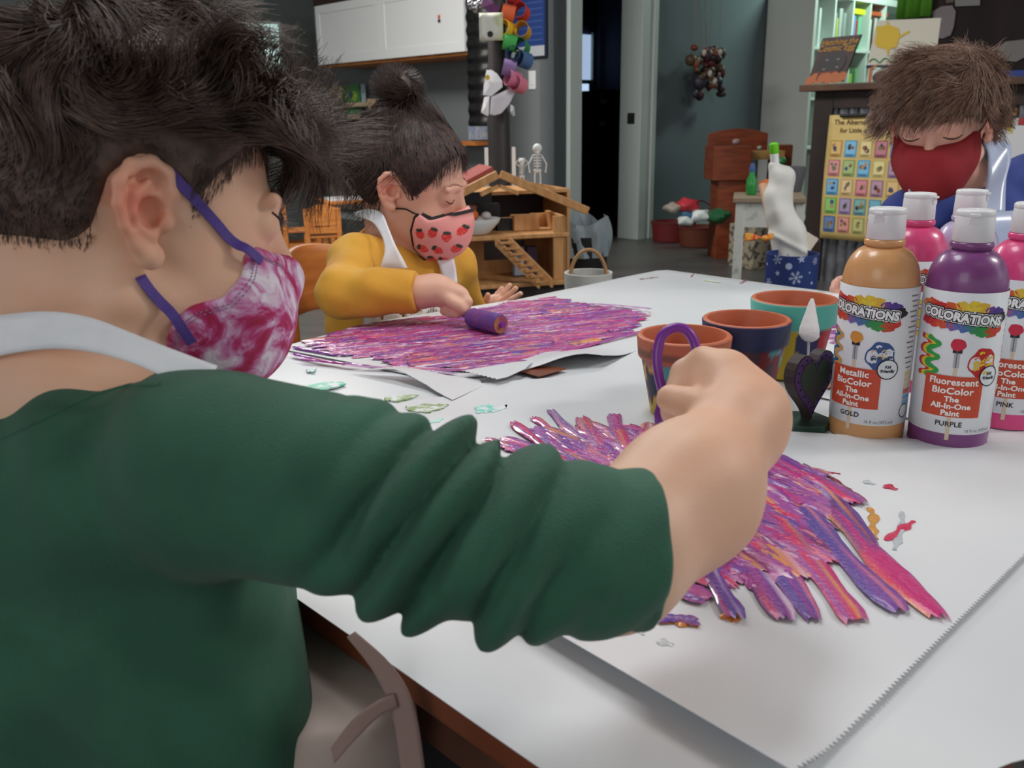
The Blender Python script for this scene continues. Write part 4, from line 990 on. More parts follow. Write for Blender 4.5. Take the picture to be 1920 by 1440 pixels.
def hung(name, lab, pts, z, c, cat, th=.004, amp=.006):
    P = [at(px, py, z) for px, py in pts]; n = len(P); m = MB()
    cen = sum(P, Vector()) / n; F = [cen + CF * (-amp)] + [p for p in P] + [p + CF * th for p in P] + [cen + CF * (th + amp)]
    fs = [(0, (i + 1) % n + 1, i + 1) for i in range(n)] + [(i + 1, (i + 1) % n + 1, n + (i + 1) % n + 1, n + i + 1) for i in range(n)] + [(2 * n + 1, n + i + 1, n + (i + 1) % n + 1) for i in range(n)]
    m.add(F, fs); return tag(obj(name, m, mat('c_%d_%d_%d' % c, c, .75)), lab, cat)
o = hung('paper_bird', 'white paper bird head with a yellow spot hanging on the post', [(912, 131), (922, 131), (932, 138), (942, 152), (942, 163), (926, 176), (922, 180), (906, 178), (907, 160)], zp - .20, (216, 216, 220), 'paper bird')
m = MB(); cc = at(914, 145, zp - .216); m.cyl(cc, cc + Vector((0, .01, 0)), .009, n=16); obj('yellow_spot', m, mat('yellow_spot', (206, 172, 66), .7), o)
hung('paper_bird', 'white folded paper wing hanging below the bird head', [(921, 182), (934, 176), (955, 166), (966, 172), (955, 195), (940, 212), (928, 216), (918, 214)], zp - .19, (196, 194, 200), 'paper bird')
hung('paper_bird', 'thin white paper strip hanging below the bird head', [(908, 182), (918, 180), (916, 217), (911, 216), (902, 211)], zp - .20, (214, 214, 216), 'paper strip')
hung('paper_bird', 'small grey paper tail on the right of the post', [(957, 195), (964, 200), (966, 216), (962, 218), (957, 210)], zp - .16, (170, 172, 176), 'paper strip')
for k, (px, py) in enumerate(((884, 8), (893, 14), (903, 6))):
    cc = at(px, py, zp - .1); m = MB(); m.ball(cc, .022, 8); tag(obj('silver_ornament', m, M_chrome, smooth=True), ('left', 'lower middle', 'right')[k] + ' crumpled silver ball at the very top beside the cabinets', 'ornament', 'silver balls')
hung('paper_flower', 'dark purple and pink paper shape at the top of the post', [(905, -8), (938, -8), (938, 18), (925, 26), (905, 14)], zp - .22, (96, 48, 92), 'paper shape')

# blue framed poster and light switch on the wall
vP = VW - .02
a, b = pv(955, -25, vP), pv(1024, 106, vP)
t = thing('framed_poster', 'blue poster in a dark frame with a white strip at its foot', 'poster', UV((uc(a) + uc(b)) / 2, VW - .01, b.z), ROT_ROOM)
m = MB(); ubox(m, uc(b), uc(a), vP, VW, b.z, a.z); obj('frame', m, mat('navy_frame', (36, 42, 62), .5), t, world=True)
m = MB(); e = .012; ubox(m, uc(b) + e, uc(a) - e, vP - .002, vP, b.z + e, a.z - e); f_ = obj('print', m, mat('poster_blue', (34, 62, 124), .5), t, world=True)
m = MB(); s0, s1 = pv(962, 90, vP), pv(1021, 104, vP); ubox(m, uc(b) + e, uc(a) - e, vP - .003, vP - .002, s1.z, s0.z); obj('white_strip', m, mat('strip_white', (182, 186, 190), .6), f_, world=True)
m = MB()
for k in range(8): z = b.z + .06 + k * .035; ubox(m, uc(b) + .03, uc(a) - .03, vP - .0026, vP - .002, z, z + .008)
obj('text_bands', m, mat('poster_band', (62, 84, 140), .6), f_, world=True)
a, b = pv(990, 133, VW - .01), pv(1003, 167, VW - .01)
t = thing('light_switch', 'white rocker light switch on the grey wall under the blue poster', 'light switch', UV((uc(a) + uc(b)) / 2, VW, b.z), ROT_ROOM)
m = MB(); ubox(m, uc(b), uc(a), VW - .007, VW, b.z, a.z); obj('plate', m, M_white, t, world=True, bev=.002)
m = MB(); w_ = (uc(a) - uc(b)) * .25; h_ = (a.z - b.z) * .25; ubox(m, uc(b) + w_, uc(a) - w_, VW - .010, VW - .007, b.z + h_, a.z - h_); obj('rocker', m, M_white, t, world=True, bev=.001)

# ------------------------------------------------------------------ wooden dollhouse on a low dark stand
dz = 2.9; D0 = at(830, 547, dz); D1 = at(1062, 528, dz + .10); base_z = (D0.z + D1.z) / 2
ang = math.atan2(D1.y - D0.y, D1.x - D0.x) + 0.0
DW = 0.40; org = Vector((D1.x, D1.y, base_z))      # front right corner
t = thing('dollhouse', 'open wooden dollhouse with a red gable roof strip and a little staircase', 'dollhouse', org, ang)
LX = -0.44; DD = .20; F1 = .155; WH = .235; RT = .372
def bx(m, x0, x1, y0, y1, z0, z1): m.box(((x0 + x1) / 2, (y0 + y1) / 2, (z0 + z1) / 2), (x1 - x0, y1 - y0, z1 - z0))
m = MB(); bx(m, LX - .06, .045, -.03, DD + .01, 0, .014); obj('base_board', m, M_pine, t, bev=.002)
m = MB(); bx(m, LX - .02, .01, -.005, DD, F1, F1 + .014); obj('upper_floor', m, M_pine, t, bev=.002)
for x in (LX, -.045):
    m = MB(); bx(m, x, x + .045, 0, .014, .014, WH - .012); bx(m, x, x + .014, 0, DD, .014, WH - .012) if x == LX else bx(m, x + .031, x + .045, 0, DD, .014, WH - .012); obj('side_wall', m, M_pine, t, bev=.001)
m = MB()
bx(m, LX, .0, DD - .012, DD, .014, .06); bx(m, LX, -.24, DD - .012, DD, .06, .125); bx(m, -.09, .0, DD - .012, DD, .06, .125); bx(m, LX, .0, DD - .012, DD, .125, F1)
bx(m, -.20, -.07, DD - .012, DD, F1 + .014, F1 + .05); bx(m, -.07, 0, DD - .012, DD, F1 + .014, WH - .02); obj('back_wall', m, M_pine, t)
def slab(m, xa, za, xb, zb, y0, y1, th):
    L = math.hypot(xb - xa, zb - za); nx, nz_ = -(zb - za) / L * th, (xb - xa) / L * th
    if nz_ < 0: nx, nz_ = -nx, -nz_
    m.hexa([(xa, y0, za), (xa, y1, za), (xb, y1, zb), (xb, y0, zb), (xa + nx, y0, za + nz_), (xa + nx, y1, za + nz_), (xb + nx, y1, zb + nz_), (xb + nx, y0, zb + nz_)])
xm = LX / 2 - .01
for sgn, xe in ((1, .065), (-1, LX - .07)):
    ze = .225
    m = MB(); slab(m, xm, RT - .02, xe, ze, -.02, .0, .026); obj('gable_board', m, M_pine, t, bev=.002)
    m = MB(); slab(m, xm, RT - .022, xe, ze - .002, .0, DD, .010) if sgn < 0 else slab(m, xm, RT - .022, xe * .1, ze + .07, .15, DD, .010); rp = obj('roof_panel', m, M_pine, t)
    if sgn < 0: m = MB(); slab(m, xm - .012, RT + .004, xe + .02, ze + .034, .004, DD - .01, .013); obj('red_strip', m, mat('red_roof_paint', (150, 62, 52), .6), rp)
m = MB(); slab(m, xm, RT - .05, xm + .06, RT - .075, -.018, .0, .012); slab(m, xm, RT - .05, xm - .06, RT - .075, -.018, .0, .012); obj('ridge_brace', m, M_pine, t)
m = MB(); bx(m, xm - .14, xm + .02, DD - .02, DD, WH - .02, WH + .06); obj('attic_back', m, M_black, t)
# staircase leaning from the upper floor to the base
st0, st1 = Vector((-.25, -.02, F1)), Vector((-.12, -.07, .0)); sd = st1 - st0
for off in (-.0, .045):
    m = MB(); m.hexa([st0 + Vector((off, 0, -.015)), st0 + Vector((off + .006, 0, -.015)), st1 + Vector((off + .006, 0, -.0)), st1 + Vector((off, 0, 0.0)), st0 + Vector((off, 0, .012)), st0 + Vector((off + .006, 0, .012)), st1 + Vector((off + .006, 0, .028)), st1 + Vector((off, 0, .028))]); obj('stair_stringer', m, M_pine, t)
m = MB()
for k in range(8): q = st0 + sd * ((k + .7) / 8.6); m.box((q.x + .026, q.y, q.z + .006), (.046, .026, .006))
obj('stair_tread', m, M_pine, t)
HM_ = Matrix.Translation(org) @ Matrix.Rotation(ang, 4, 'Z')
t2 = thing('low_stand', 'dark low stand carrying the wooden dollhouse', 'stand', (org.x, org.y, 0), ang)
m = MB(); m.box((LX / 2, .1, base_z / 2), (.46, .22, base_z - .002)); obj('stand_body', m, mat('near_black_wood', (42, 36, 34), .6), t2, bev=.005)
def inhouse(x, y, z): return HM_ @ Vector((x, y, z))
b = inhouse(-.305, .06, F1 + .0145)
t3 = thing('bowl', 'white bowl with orange play fruit on the dollhouse upper floor', 'bowl', b)
m = MB(); m.lathe([(.045, 0), (.055, .004), (.088, .04), (.092, .052), (.088, .052), (.05, .010), (.0005, .008)], n=36, squash=.75); obj('bowl_shell', m, M_white, t3, smooth=True, auto=50)
for k, (x, y, z, r_, c, nm, lab) in enumerate(((-.005, 0, .062, .026, (204, 102, 44), 'play_pumpkin', 'orange play pumpkin lying in the white dollhouse bowl'), (-.05, .005, .06, .018, (96, 52, 40), 'play_fruit', 'brown red toy piece at the left of the bowl'), (.045, 0, .06, .017, (190, 184, 180), 'play_fruit', 'pale toy piece at the right of the bowl'), (.0, .02, .085, .016, (120, 70, 60), 'play_fruit', 'dark toy piece on top behind the pumpkin'))):
    m = MB(); m.ball(b + Vector((x, y, z)), r_, 8, sz=.8); tag(obj(nm, m, mat('fruit%d' % k, c, .55), smooth=True), lab, 'toy')
# small dollhouse furniture seen inside
a = inhouse(-.11, .12, F1 + .0145); m = MB(); m.box(a + Vector((0, 0, .025)), (.09, .05, .05), ang); tag(obj('toy_counter', m, M_pine, bev=.002), 'tiny wooden counter on the upper floor of the dollhouse', 'toy furniture')
a = inhouse(-.235, .15, F1 + .014); m = MB(); m.box(a + Vector((0, 0, .045)), (.085, .04, .09), ang); m.box(a + Vector((.06, 0, .02)), (.06, .04, .04), ang); tag(obj('toy_stove', m, M_black), 'black toy kitchen block under the dollhouse roof', 'toy furniture')
a = inhouse(-.14, .1, .014)
for dx, c, lab in ((0, (150, 160, 175), 'pale blue toy chair beside the dollhouse stairs'), (.045, (92, 76, 100), 'mauve toy piece on the ground floor of the dollhouse')):
    m = MB(); q = a + Vector((dx, .02, 0)); m.box(q + Vector((0, 0, .05)), (.035, .03, .1), ang); m.box(q + Vector((0, -.02, .03)), (.035, .03, .05), ang); tag(obj('toy_chair', m, mat('toy%d' % int(dx * 1000), c, .6), bev=.002), lab, 'toy furniture')
# skeleton figures standing behind the roof on a box shelf
sz_ = 3.25; a = at(1000, 352, sz_)
bz = a.z; m = MB(); q0, q1 = at(985, 352, sz_), at(1052, 350, sz_ + .1)
t4 = thing('storage_shelf', 'pale wooden box shelf standing behind the dollhouse', 'shelf', (a.x, a.y, 0), .35)
W_ = .34
m = MB(); bx(m, -.3, .10, -.1, .14, bz - .012, bz); obj('top_board', m, M_pine, t4)
for x in (-.3, .09): m = MB(); bx(m, x, x + .012, -.1, .14, 0, bz - .012); obj('side_panel', m, M_pine, t4)
m = MB(); bx(m, -.29, .09, -.09, .13, .25, .262); obj('inner_board', m, M_pine, t4)
m = MB(); bx(m, -.29, .09, .128, .138, 0, bz - .012); obj('back_panel', m, M_darkwood, t4)
M_bone = mat('bone_white', (205, 208, 206), .5)
def skeleton(label, px, h, arms):
    b_ = at(px, 352, sz_); b_.z = bz + .001; t = thing('skeleton_figure', label, 'toy figure', b_); s = h / .16
    m = MB(); m.ball((0, 0, .142 * s), .018 * s, 8, sy=.9); m.ball((0, -.006 * s, .128 * s), .010 * s, 6); obj('skull', m, M_bone, t, smooth=True)
    m = MB(); m.cyl((0, 0, .062 * s), (0, 0, .126 * s), .0035 * s, n=8)
    for k in range(5):
        z = .118 * s - k * .010 * s; m.tube([(.0165 * s * math.cos(a_) * (1 - k * .06), .011 * s * math.sin(a_), z) for a_ in [i * PI / 8 for i in range(17)]], .0018 * s, 5, cap=False)
    m.tube([(-.014 * s, 0, .064 * s), (0, 0, .058 * s), (.014 * s, 0, .064 * s)], .005 * s, 8); obj('rib_cage', m, M_bone, t, smooth=True)
    for sx in (-1, 1):
        m = MB(); m.tube([(sx * .009 * s, 0, .06 * s), (sx * .011 * s, -.004, .032 * s), (sx * .010 * s, 0, .002 * s)], .003 * s, 7); m.box((sx * .010 * s, -.006 * s, .002 * s), (.008 * s, .018 * s, .004 * s)); obj('leg', m, M_bone, t, smooth=True)
        m = MB(); e = (sx * .034 * s, -.004, (.135 if arms else .085) * s); f = (sx * (.012 if arms else .03) * s, -.01, (.158 if arms else .058) * s); m.tube([(sx * .017 * s, 0, .116 * s), e, f], .0028 * s, 7); m.ball(f, .004 * s, 5); obj('arm', m, M_bone, t, smooth=True)
skeleton('white skeleton figure with a round skull standing above the dollhouse roof', 1008, .155, False)
skeleton('headless looking white skeleton figure with raised arms beside the other', 979, .105, True)
m = MB()
for x0 in (946, 963): 
    pass
q = at(962, 350, 3.4); t5 = thing('display_rack', 'thin white upright rack standing behind the dark post', 'rack', (q.x - .04, q.y, 0), .2)
for dx in (-.06, .045):
    m = MB(); m.box((dx, 0, at(962, 275, 3.4).z / 2), (.012, .012, at(962, 275, 3.4).z)); obj('upright_bar', m, M_white, t5)
m = MB(); m.box((0, 0, .4), (.1, .01, .012)); obj('crossbar', m, M_white, t5)

# grey bag draped bin and wicker hoop at the right of the dollhouse
q = at(1100, 470, 3.55); gz = 0
t = thing('waste_bin', 'black bin lined with a crumpled translucent bag right of the dollhouse', 'bin', (q.x - .02, q.y, 0))
zt = at(1100, 412, 3.5).z
m = MB(); m.lathe([(.085, 0), (.09, .005), (.105, zt - .06), (.1, zt - .06), (.08, .01), (.0005, .01)], n=28); obj('bin_body', m, M_black, t, smooth=True, auto=50)
def bagf(s, v_):
    a = 2 * PI * s; r_ = .105 + .012 * math.sin(5 * a) * v_ + .006 * math.sin(11 * a + 3 * v_); z = zt - .14 + .15 * v_ - .02 * math.sin(3 * a) * v_ - (.03 * max(0, v_ - .8))
    return Vector((r_ * math.cos(a) * (1 + .1 * math.sin(PI * v_)), r_ * math.sin(a), z))
m = MB(); m.grid(bagf, 44, 10); obj('bin_liner', m, mat('grey_bag_film', (150, 162, 168), .35, alpha=.85), t, smooth=True)
hc = at(1103, 520, 2.45); t = thing('wicker_basket', 'white lined wicker basket with a tall arched handle behind the table corner', 'basket', (hc.x, hc.y, 0)); 
zt = at(1100, 510, 2.45).z
m = MB(); m.lathe([(.05, 0), (.055, .004), (.066, zt), (.060, zt), (.05, .01), (.0005, .01)], n=32); obj('basket_body', m, mat('cream_lining', (190, 190, 186), .8, bump=.3, bscale=40), t, smooth=True, auto=50)
m = MB(); zh = at(1100, 466, 2.45).z - zt
m.tube([(.05 * math.cos(a), .0, zt - .02 + (zh + .02) * math.sin(a)) for a in [PI * i / 16 for i in range(17)]], .005, 8); obj('handle', m, mat('cane', (166, 124, 82), .6), t, smooth=True)
# ------------------------------------------------------------------ right background
# white cube book case against the far wall
kv = 6.55; kz = 0; kn = pu(1525, 60, UW - .40)
kv = vc(kn); KL = 1.85; top = pu(1560, -6, UW - .40).z
midz = pu(1580, 93, UW - .4).z
# it is raised off the floor as a tall case: bottom row hidden behind the counter
t = thing('book_case', 'tall white cube bookcase with books behind the wooden counter', 'bookcase', UV(UW - .2, kv, 0), ROT_ROOM)
u0, u1 = UW - .40, UW - .01; th = .03
M_wl = mat('bookcase_white', (214, 222, 216), .4)
m = MB(); ubox(m, u0, u1, kv, kv + .04, 0, top); obj('side_panel', m, mat('bookcase_white_shaded', (196, 198, 192), .45), t, world=True, bev=.002)  # near panel: bookcase white with its shade mixed into the colour
m = MB(); ubox(m, u0, u1, kv + KL, kv + KL + .04, 0, top); obj('side_panel', m, M_wl, t, world=True, bev=.002)
m = MB(); ubox(m, u0, u1, kv, kv + KL + .04, top, top + .05); obj('top_board', m, M_wl, t, world=True, bev=.002)
m = MB(); ubox(m, u1 - .006, u1, kv, kv + KL, 0.02, top); obj('back_panel', m, M_wl, t, world=True)
H = top - midz; rows_z = [midz - H * k for k in range(0, 3)]
for z in rows_z + [.03]:
    if z > 0: m = MB(); ubox(m, u0 + .002, u1, kv + .04, kv + KL, z - .012, z + .008); obj('shelf_board', m, M_wl, t, world=True)
NC = 5; cw = KL / NC
divs = [vc(pu(px, 60, u0)) for px in (1563, 1597, 1629, 1657)]
for d in divs: m = MB(); ubox(m, u0 + .002, u1, d, d + .02, 0.03, top); obj('divider', m, M_wl, t, world=True)
cells = [kv + .04] + divs
def shelf_book(lab, v, w_, z, h, c, d=.2):
    m = MB(); ubox(m, u0 + .03, u0 + .03 + d, v, v + w_, z + .009, z + .009 + h); mm_ = mat('spine_%d_%d_%d' % c, c, .5)
    t_ = thing('shelf_book', lab, 'book', UV(u0 + .1, v, z + .009), ROT_ROOM, 'books in the white bookcase'); obj('cover', m, mm_, t_, world=True)
    m = MB(); ubox(m, u0 + .032, u0 + .028 + d, v + .003, v + w_ - .003, z + .009 + h, z + .0095 + h); obj('pages', m, mat('page_edges', (215, 210, 196), .8), t_, world=True)
defs = [(0, .30, .03, .75, (206, 216, 212), 'white'), (1, .1, .05, .7, (150, 160, 150), 'grey green'), (1, .32, .02, .6, (196, 204, 90), 'lime'), (1, .45, .05, .8, (170, 176, 172), 'grey'), (1, .7, .05, .72, (140, 150, 146), 'slate'),
        (2, .18, .05, .7, (120, 150, 190), 'light blue'), (2, .4, .03, .62, (180, 60, 70), 'red'), (2, .55, .05, .68, (110, 190, 150), 'mint green'), (3, .12, .05, .66, (214, 222, 220), 'white spined'), (3, .4, .03, .75, (90, 60, 50), 'brown'), (3, .6, .04, .7, (200, 206, 200), 'cream'), (4, .2, .05, .7, (190, 210, 200), 'pale green')]
ce = cells + [kv + KL]
for ci, fr, w_, hf, c, nm in defs:
    shelf_book('%s book in cube %s of the upper row of the white bookcase' % (nm, ('one', 'two', 'three', 'four', 'five')[ci]), ce[ci] + .02 + (ce[ci + 1] - ce[ci] - .04) * fr, w_, midz, H * hf, c)
shelf_book('lime green book in the lower row of the white bookcase', ce[2] + .08, .05, midz - H, H * .5, (150, 190, 90))
shelf_book('green spined book lowest in the white bookcase beside the brown book', ce[2] + .18, .04, midz - H, H * .62, (120, 170, 120))
m = MB(); a = (ce[2] + .06, ce[2] + .24); ubox(m, u0 + .02, u0 + .17, a[0], a[1], midz + H * .70 + .02, midz + H * .86); tag(obj('yellow_tag', m, mat('neon_yellow', (206, 220, 40), .6)), 'neon yellow tag on the books in the white bookcase', 'tag')
m = MB(); a = ce[3] + .08; ubox(m, u0 + .03, u0 + .25, a, a + .3, midz + H * .78, midz + H * .86); tag(obj('orange_book', m, mat('orange_cover', (196, 92, 52), .5)), 'orange book lying flat on others in the white bookcase', 'book')
m = MB(); q = pu(1655, -2, u0 + .1); ubox(m, u0 + .05, u0 + .25, vc(q) - .12, vc(q) + .12, top + .05, top + .11); tag(obj('storage_tin', m, mat('blue_tin', (104, 160, 180), .5, col2=(206, 160, 60), nscale=14, contrast=(.55, .65))), 'blue and yellow box on top of the white bookcase', 'box')

# wooden counter with zinc front
vB = 4.27
q = pv(1500, 160, vB); q2 = pv(1497, 430, vB)
CZ = q.z; cu0 = uc(pv(1518, 300, vB)); cu1 = -1.6
t = thing('wooden_counter', 'dark wooden counter with a corrugated zinc front and thick top', 'counter', UV(1.2, vB + .2, 0), ROT_ROOM)
m = MB(); ubox(m, cu1, uc(pv(1498, 165, vB - .06)), vB - .06, vB + .34, CZ - .032, CZ); obj('counter_top', m, mat('brown_counter_top', (104, 72, 54), .5, col2=(78, 54, 42), nscale=7), t, world=True, bev=.004)
su1 = uc(pv(1553, 300, vB)); zt = pv(1600, 203, vB).z
m = MB(); ubox(m, su1, cu0, vB, vB + .3, 0, CZ - .032); obj('end_post', m, M_darkwood, t, world=True, bev=.003)
m = MB(); ubox(m, cu1, su1, vB, vB + .03, zt, CZ - .032); obj('top_rail', m, M_darkwood, t, world=True, bev=.003)
m = MB(); m.grid(lambda s, v_: UV(su1 + (cu1 - su1) * s, vB + .02 + .009 * math.sin(s * (su1 - cu1) * 2 * PI / .05), zt * v_ + .0), 900, 1); z_ = obj('zinc_front', m, M_metal, t, world=True, smooth=True, auto=80)
m = MB(); ubox(m, cu1, su1, vB + .05, vB + .3, 0, CZ - .035); obj('counter_back', m, M_darkwood, t, world=True)

# alphabet poster
vA = vB - .018; a0_, a1_ = pv(1556, 216, vA), pv(1536, 446, vA); PH = a0_.z - a1_.z; pu0 = uc(a0_); PW = .40
t = thing('alphabet_poster', 'cream alphabet poster with rows of small coloured cards clipped to the zinc counter', 'poster', UV(pu0 - PW / 2, vA, a1_.z), ROT_ROOM)
def PP(x, y, off=0.0):      # x from the left edge, y from the bottom, metres
    return UV(pu0 - x, vA - off - .010 * math.sin(PI * min(1, max(0, y / PH))) , a1_.z + y)
def patch(m, x0, y0, x1, y1, off, n=1):
    m.grid(lambda s, v_: PP(x0 + (x1 - x0) * s, y0 + (y1 - y0) * v_, off), n, n)
m = MB(); patch(m, 0, 0, PW, PH, 0, 14); o = obj('poster_sheet', m, mat('poster_cream', (222, 196, 128), .6, col2=(206, 176, 104), nscale=5), t, world=True, smooth=True); md = o.modifiers.new('s', 'SOLIDIFY'); md.thickness = .001
def poster_text(s, x, y, size):
    vs, fs = text2d(s, size, .0004, 'LEFT'); m = MB(); m.add([PP(x + a, y + b, .0022) for a, b in vs], fs); return m
obj('title_lettering', poster_text('The Alternative Alphabet', .028, PH - .034, .033), mat('poster_brown_ink', (96, 70, 44), .7), o, world=True)
obj('title_lettering', poster_text('for Little and Big People', .062, PH - .072, .031), mat('poster_brown_ink', (96, 70, 44), .7), o, world=True)
FR = [(190, 150, 80), (96, 160, 196), (206, 180, 120), (164, 96, 110), (96, 150, 190), (186, 120, 120), (140, 160, 96), (90, 160, 196), (206, 186, 120), (150, 120, 150), (86, 150, 190), (200, 170, 120), (186, 110, 120), (160, 120, 140), (196, 160, 100), (110, 170, 80), (140, 120, 160), (96, 150, 150), (90, 150, 170), (120, 160, 96), (70, 100, 150), (186, 120, 110), (160, 160, 96), (110, 110, 150), (150, 100, 120)]
rr = random.Random(5); k = 0
for row in range(5):
    y = PH - .105 - (row + 1) * (PH - .14) / 5
    for col in range(5):
        x = .020 + col * .075 - row * .001; c = FR[k]; k += 1; w_, h_ = .061, (PH - .14) / 5 - .012
        m = MB(); patch(m, x, y, x + w_, y + h_, .0016); cd_ = obj('picture_card', m, mat('card_%d_%d_%d' % c, c, .6), o, world=True)
        m = MB(); m.cur = S2L(tuple(min(235, v_ + 40) for v_ in c)); patch(m, x + .006, y + .016, x + w_ - .006, y + h_ - .006, .0022)
        for j in range(4):
            m.cur = S2L(rr.choice([(90, 80, 84), (70, 90, 130), (150, 90, 60), (120, 130, 90), (60, 60, 70), (190, 150, 110)])); cx, cy, rr_ = x + rr.uniform(.018, w_ - .018), y + rr.uniform(.03, h_ - .02), rr.uniform(.006, .013); n = 9
            m.add([PP(cx + rr_ * math.cos(2 * PI * i / n) * rr.uniform(.6, 1.1), cy + rr_ * math.sin(2 * PI * i / n), .0026 + .0001 * j) for i in range(n)], [tuple(range(n))])
        obj('card_picture', m, M_ink, o, world=True)
        m = MB(); m.tube([PP(x + .010 + i * .0045, y + .008 + .0022 * math.sin(i * 2.2 + k), .0026) for i in range(9)], .0012, 4); obj('card_caption', m, mat('caption_ink', (44, 40, 52), .7), o, world=True)
m = MB(); a = pv(1577, 217, vA - .02); m.tube([PP(.06, PH - .004, .012), PP(PW, PH + .002, .012)], .007, 8); obj('clip_bar', m, M_black, t, world=True)
# papers and magnets on the zinc at the far right
a, b = pv(1868, 222, vB - .01), pv(1990, 330, vB - .01); m = MB(); ubox(m, uc(b), uc(a), vB - .012, vB - .008, b.z, a.z)
tag(obj('child_drawing', m, mat('drawing_white', (212, 212, 214), .7, col2=(200, 176, 40), nscale=9, contrast=(.66, .7))), 'white drawing with yellow scribbles on the zinc beside the boy in blue', 'drawing')
for k, (px, py, c, nm) in enumerate(((1876, 212, (176, 50, 64), 'red'), (1900, 210, (206, 150, 96), 'orange'), (1880, 232, (90, 100, 150), 'blue'), (1916, 228, (170, 50, 56), 'dark red'), (1892, 198, (190, 192, 190), 'pale'))):
    q = pv(px, py, vB - .012); m = MB(); ubox(m, uc(q) - .014, uc(q) + .014, vB - .016, vB - .010, q.z - .014, q.z + .014); tag(obj('fridge_magnet', m, mat('magnet_' + nm.replace(' ', '_'), c, .5), bev=.003), '%s magnet on the zinc above the white drawing' % nm, 'magnet', 'magnets on the zinc')

# things on the counter
def leaning(name, label, cat, pts, v, tilt, c, th=.012):
    """a board leaning back on the counter, given by its outline pixels on the plane v"""
    P = [pv(px, py, v) for px, py in pts]; zb = min(p.z for p in P); P = [p + VX * ((p.z - zb) * tilt) for p in P]; n = len(P)
    t = thing(name, label, cat, UV(sum(uc(p) for p in P) / n, v, zb), ROT_ROOM); m = MB()
    m.add(P + [p + VX * th for p in P], [tuple(range(n))[::-1], tuple(range(n, 2 * n))] + [(i, (i + 1) % n, n + (i + 1) % n, n + i) for i in range(n)]); obj('cover' if name == 'picture_book' else 'sheet', m, mat('lean_%d_%d_%d' % c, c, .5), t, world=True)
    return t, P, zb
t, P, zb = leaning('picture_book', 'dark brown picture book with yellow title leaning on the counter', 'book', [(1513, 157), (1580, 153), (1609, 64), (1537, 71)], vB + .02, .15, (48, 22, 24))
o_, ex, ey = P[0], (P[1] - P[0]), (P[3] - P[0])
W_, H_ = ex.length, ey.length; exn, eyn = ex.normalized(), (P[3] - P[0]).normalized(); nrm = exn.cross(eyn).normalized()
if nrm.dot(CF) > 0: nrm = -nrm
for s, fx, fy, sz in (('Hatching the', .54, .88, .036), ('Cosmic Egg', .50, .75, .040)):
    vs, fs = text2d(s, sz, .0004); m = MB(); m.add([o_ + ex * fx + ey * fy + exn * a + eyn * b + nrm * .003 for a, b in vs], fs); obj('title_lettering', m, mat('title_gold', (190, 140, 60), .6), t, world=True)
m = MB(); rr = random.Random(3)
for k in range(9): c = o_ + ex * (.06 + .11 * k) + ey * (.06 + .06 * abs(math.sin(k * 1.3))) + nrm * .003; n = 12; R_ = .024; m.add([c + exn * R_ * math.cos(2 * PI * i / n) + eyn * R_ * math.sin(2 * PI * i / n) + nrm * (.0002 * k) for i in range(n)], [tuple(range(n))])
obj('cover_picture', m, mat('fingers_orange', (178, 104, 64), .6), t, world=True)
m = MB(); n = 22; c = o_ + ex * .52 + ey * .42 + nrm * .003; m.add([c + exn * .07 * math.cos(2 * PI * i / n) + eyn * .055 * math.sin(2 * PI * i / n) for i in range(n)], [tuple(range(n))]); obj('cover_picture', m, mat('egg_dark', (30, 20, 26), .5), t, world=True)
m = MB(); c = o_ + ex * .50 + ey * .15 + nrm * .0034; m.add([c + exn * a + eyn * b for a, b in ((-.05, -.02), (.05, -.02), (.05, .02), (-.05, .02))], [(0, 1, 2, 3)]); obj('cover_picture', m, mat('cover_rust', (120, 52, 34), .6), t, world=True)
for k_, (fx, fy) in enumerate(((.36, .5), (.66, .5), (.35, .3), (.7, .33))):
    m = MB(); c = o_ + ex * fx + ey * fy + nrm * .0038; m.add([c + exn * .009 * math.cos(2 * PI * i / 8) + eyn * .004 * math.sin(2 * PI * i / 8) for i in range(8)], [tuple(range(8))]); obj('cover_star', m, mat('cover_pale_star', (130, 120, 130), .6), t, world=True)
t, P, zb = leaning('child_painting', 'cream painting with a yellow sun and green wave line leaning on the counter', 'painting', [(1624, 126), (1752, 124), (1761, 33), (1641, 38)], vB + .06, .1, (196, 192, 176), .003)
ex, ey = P[1] - P[0], P[3] - P[0]; exn, eyn = ex.normalized(), ey.normalized(); nrm = exn.cross(eyn).normalized(); nrm = -nrm if nrm.dot(CF) > 0 else nrm
sun = [(1643, 50), (1662, 48), (1664, 38), (1669, 48), (1684, 52), (1688, 66), (1705, 57), (1706, 61), (1686, 72), (1682, 88), (1668, 92), (1665, 104), (1661, 92), (1645, 88), (1640, 78), (1644, 66)]
def on_card(px, py, off=.003):
    r = ray(px, py); tt = (P[0] - CAM).dot(nrm) / r.dot(nrm); return CAM + r * tt + nrm * off
m = MB(); m.add([on_card(*q) for q in sun], [tuple(range(len(sun)))]); obj('yellow_sun', m, mat('sun_yellow', (206, 172, 48), .6), t, world=True)
m = MB(); m.tube([on_card(1630 + i * 2, 120 - 9 * abs(math.sin(i * .28 + .4)) - i * .1) for i in range(40)], .003, 5); obj('green_wave', m, mat('wave_green', (70, 140, 100), .6), t, world=True)
m = MB(); m.tube([on_card(1625, 125), on_card(1752, 122)], .006, 5); obj('navy_line', m, mat('line_navy', (36, 60, 84), .6), t, world=True)
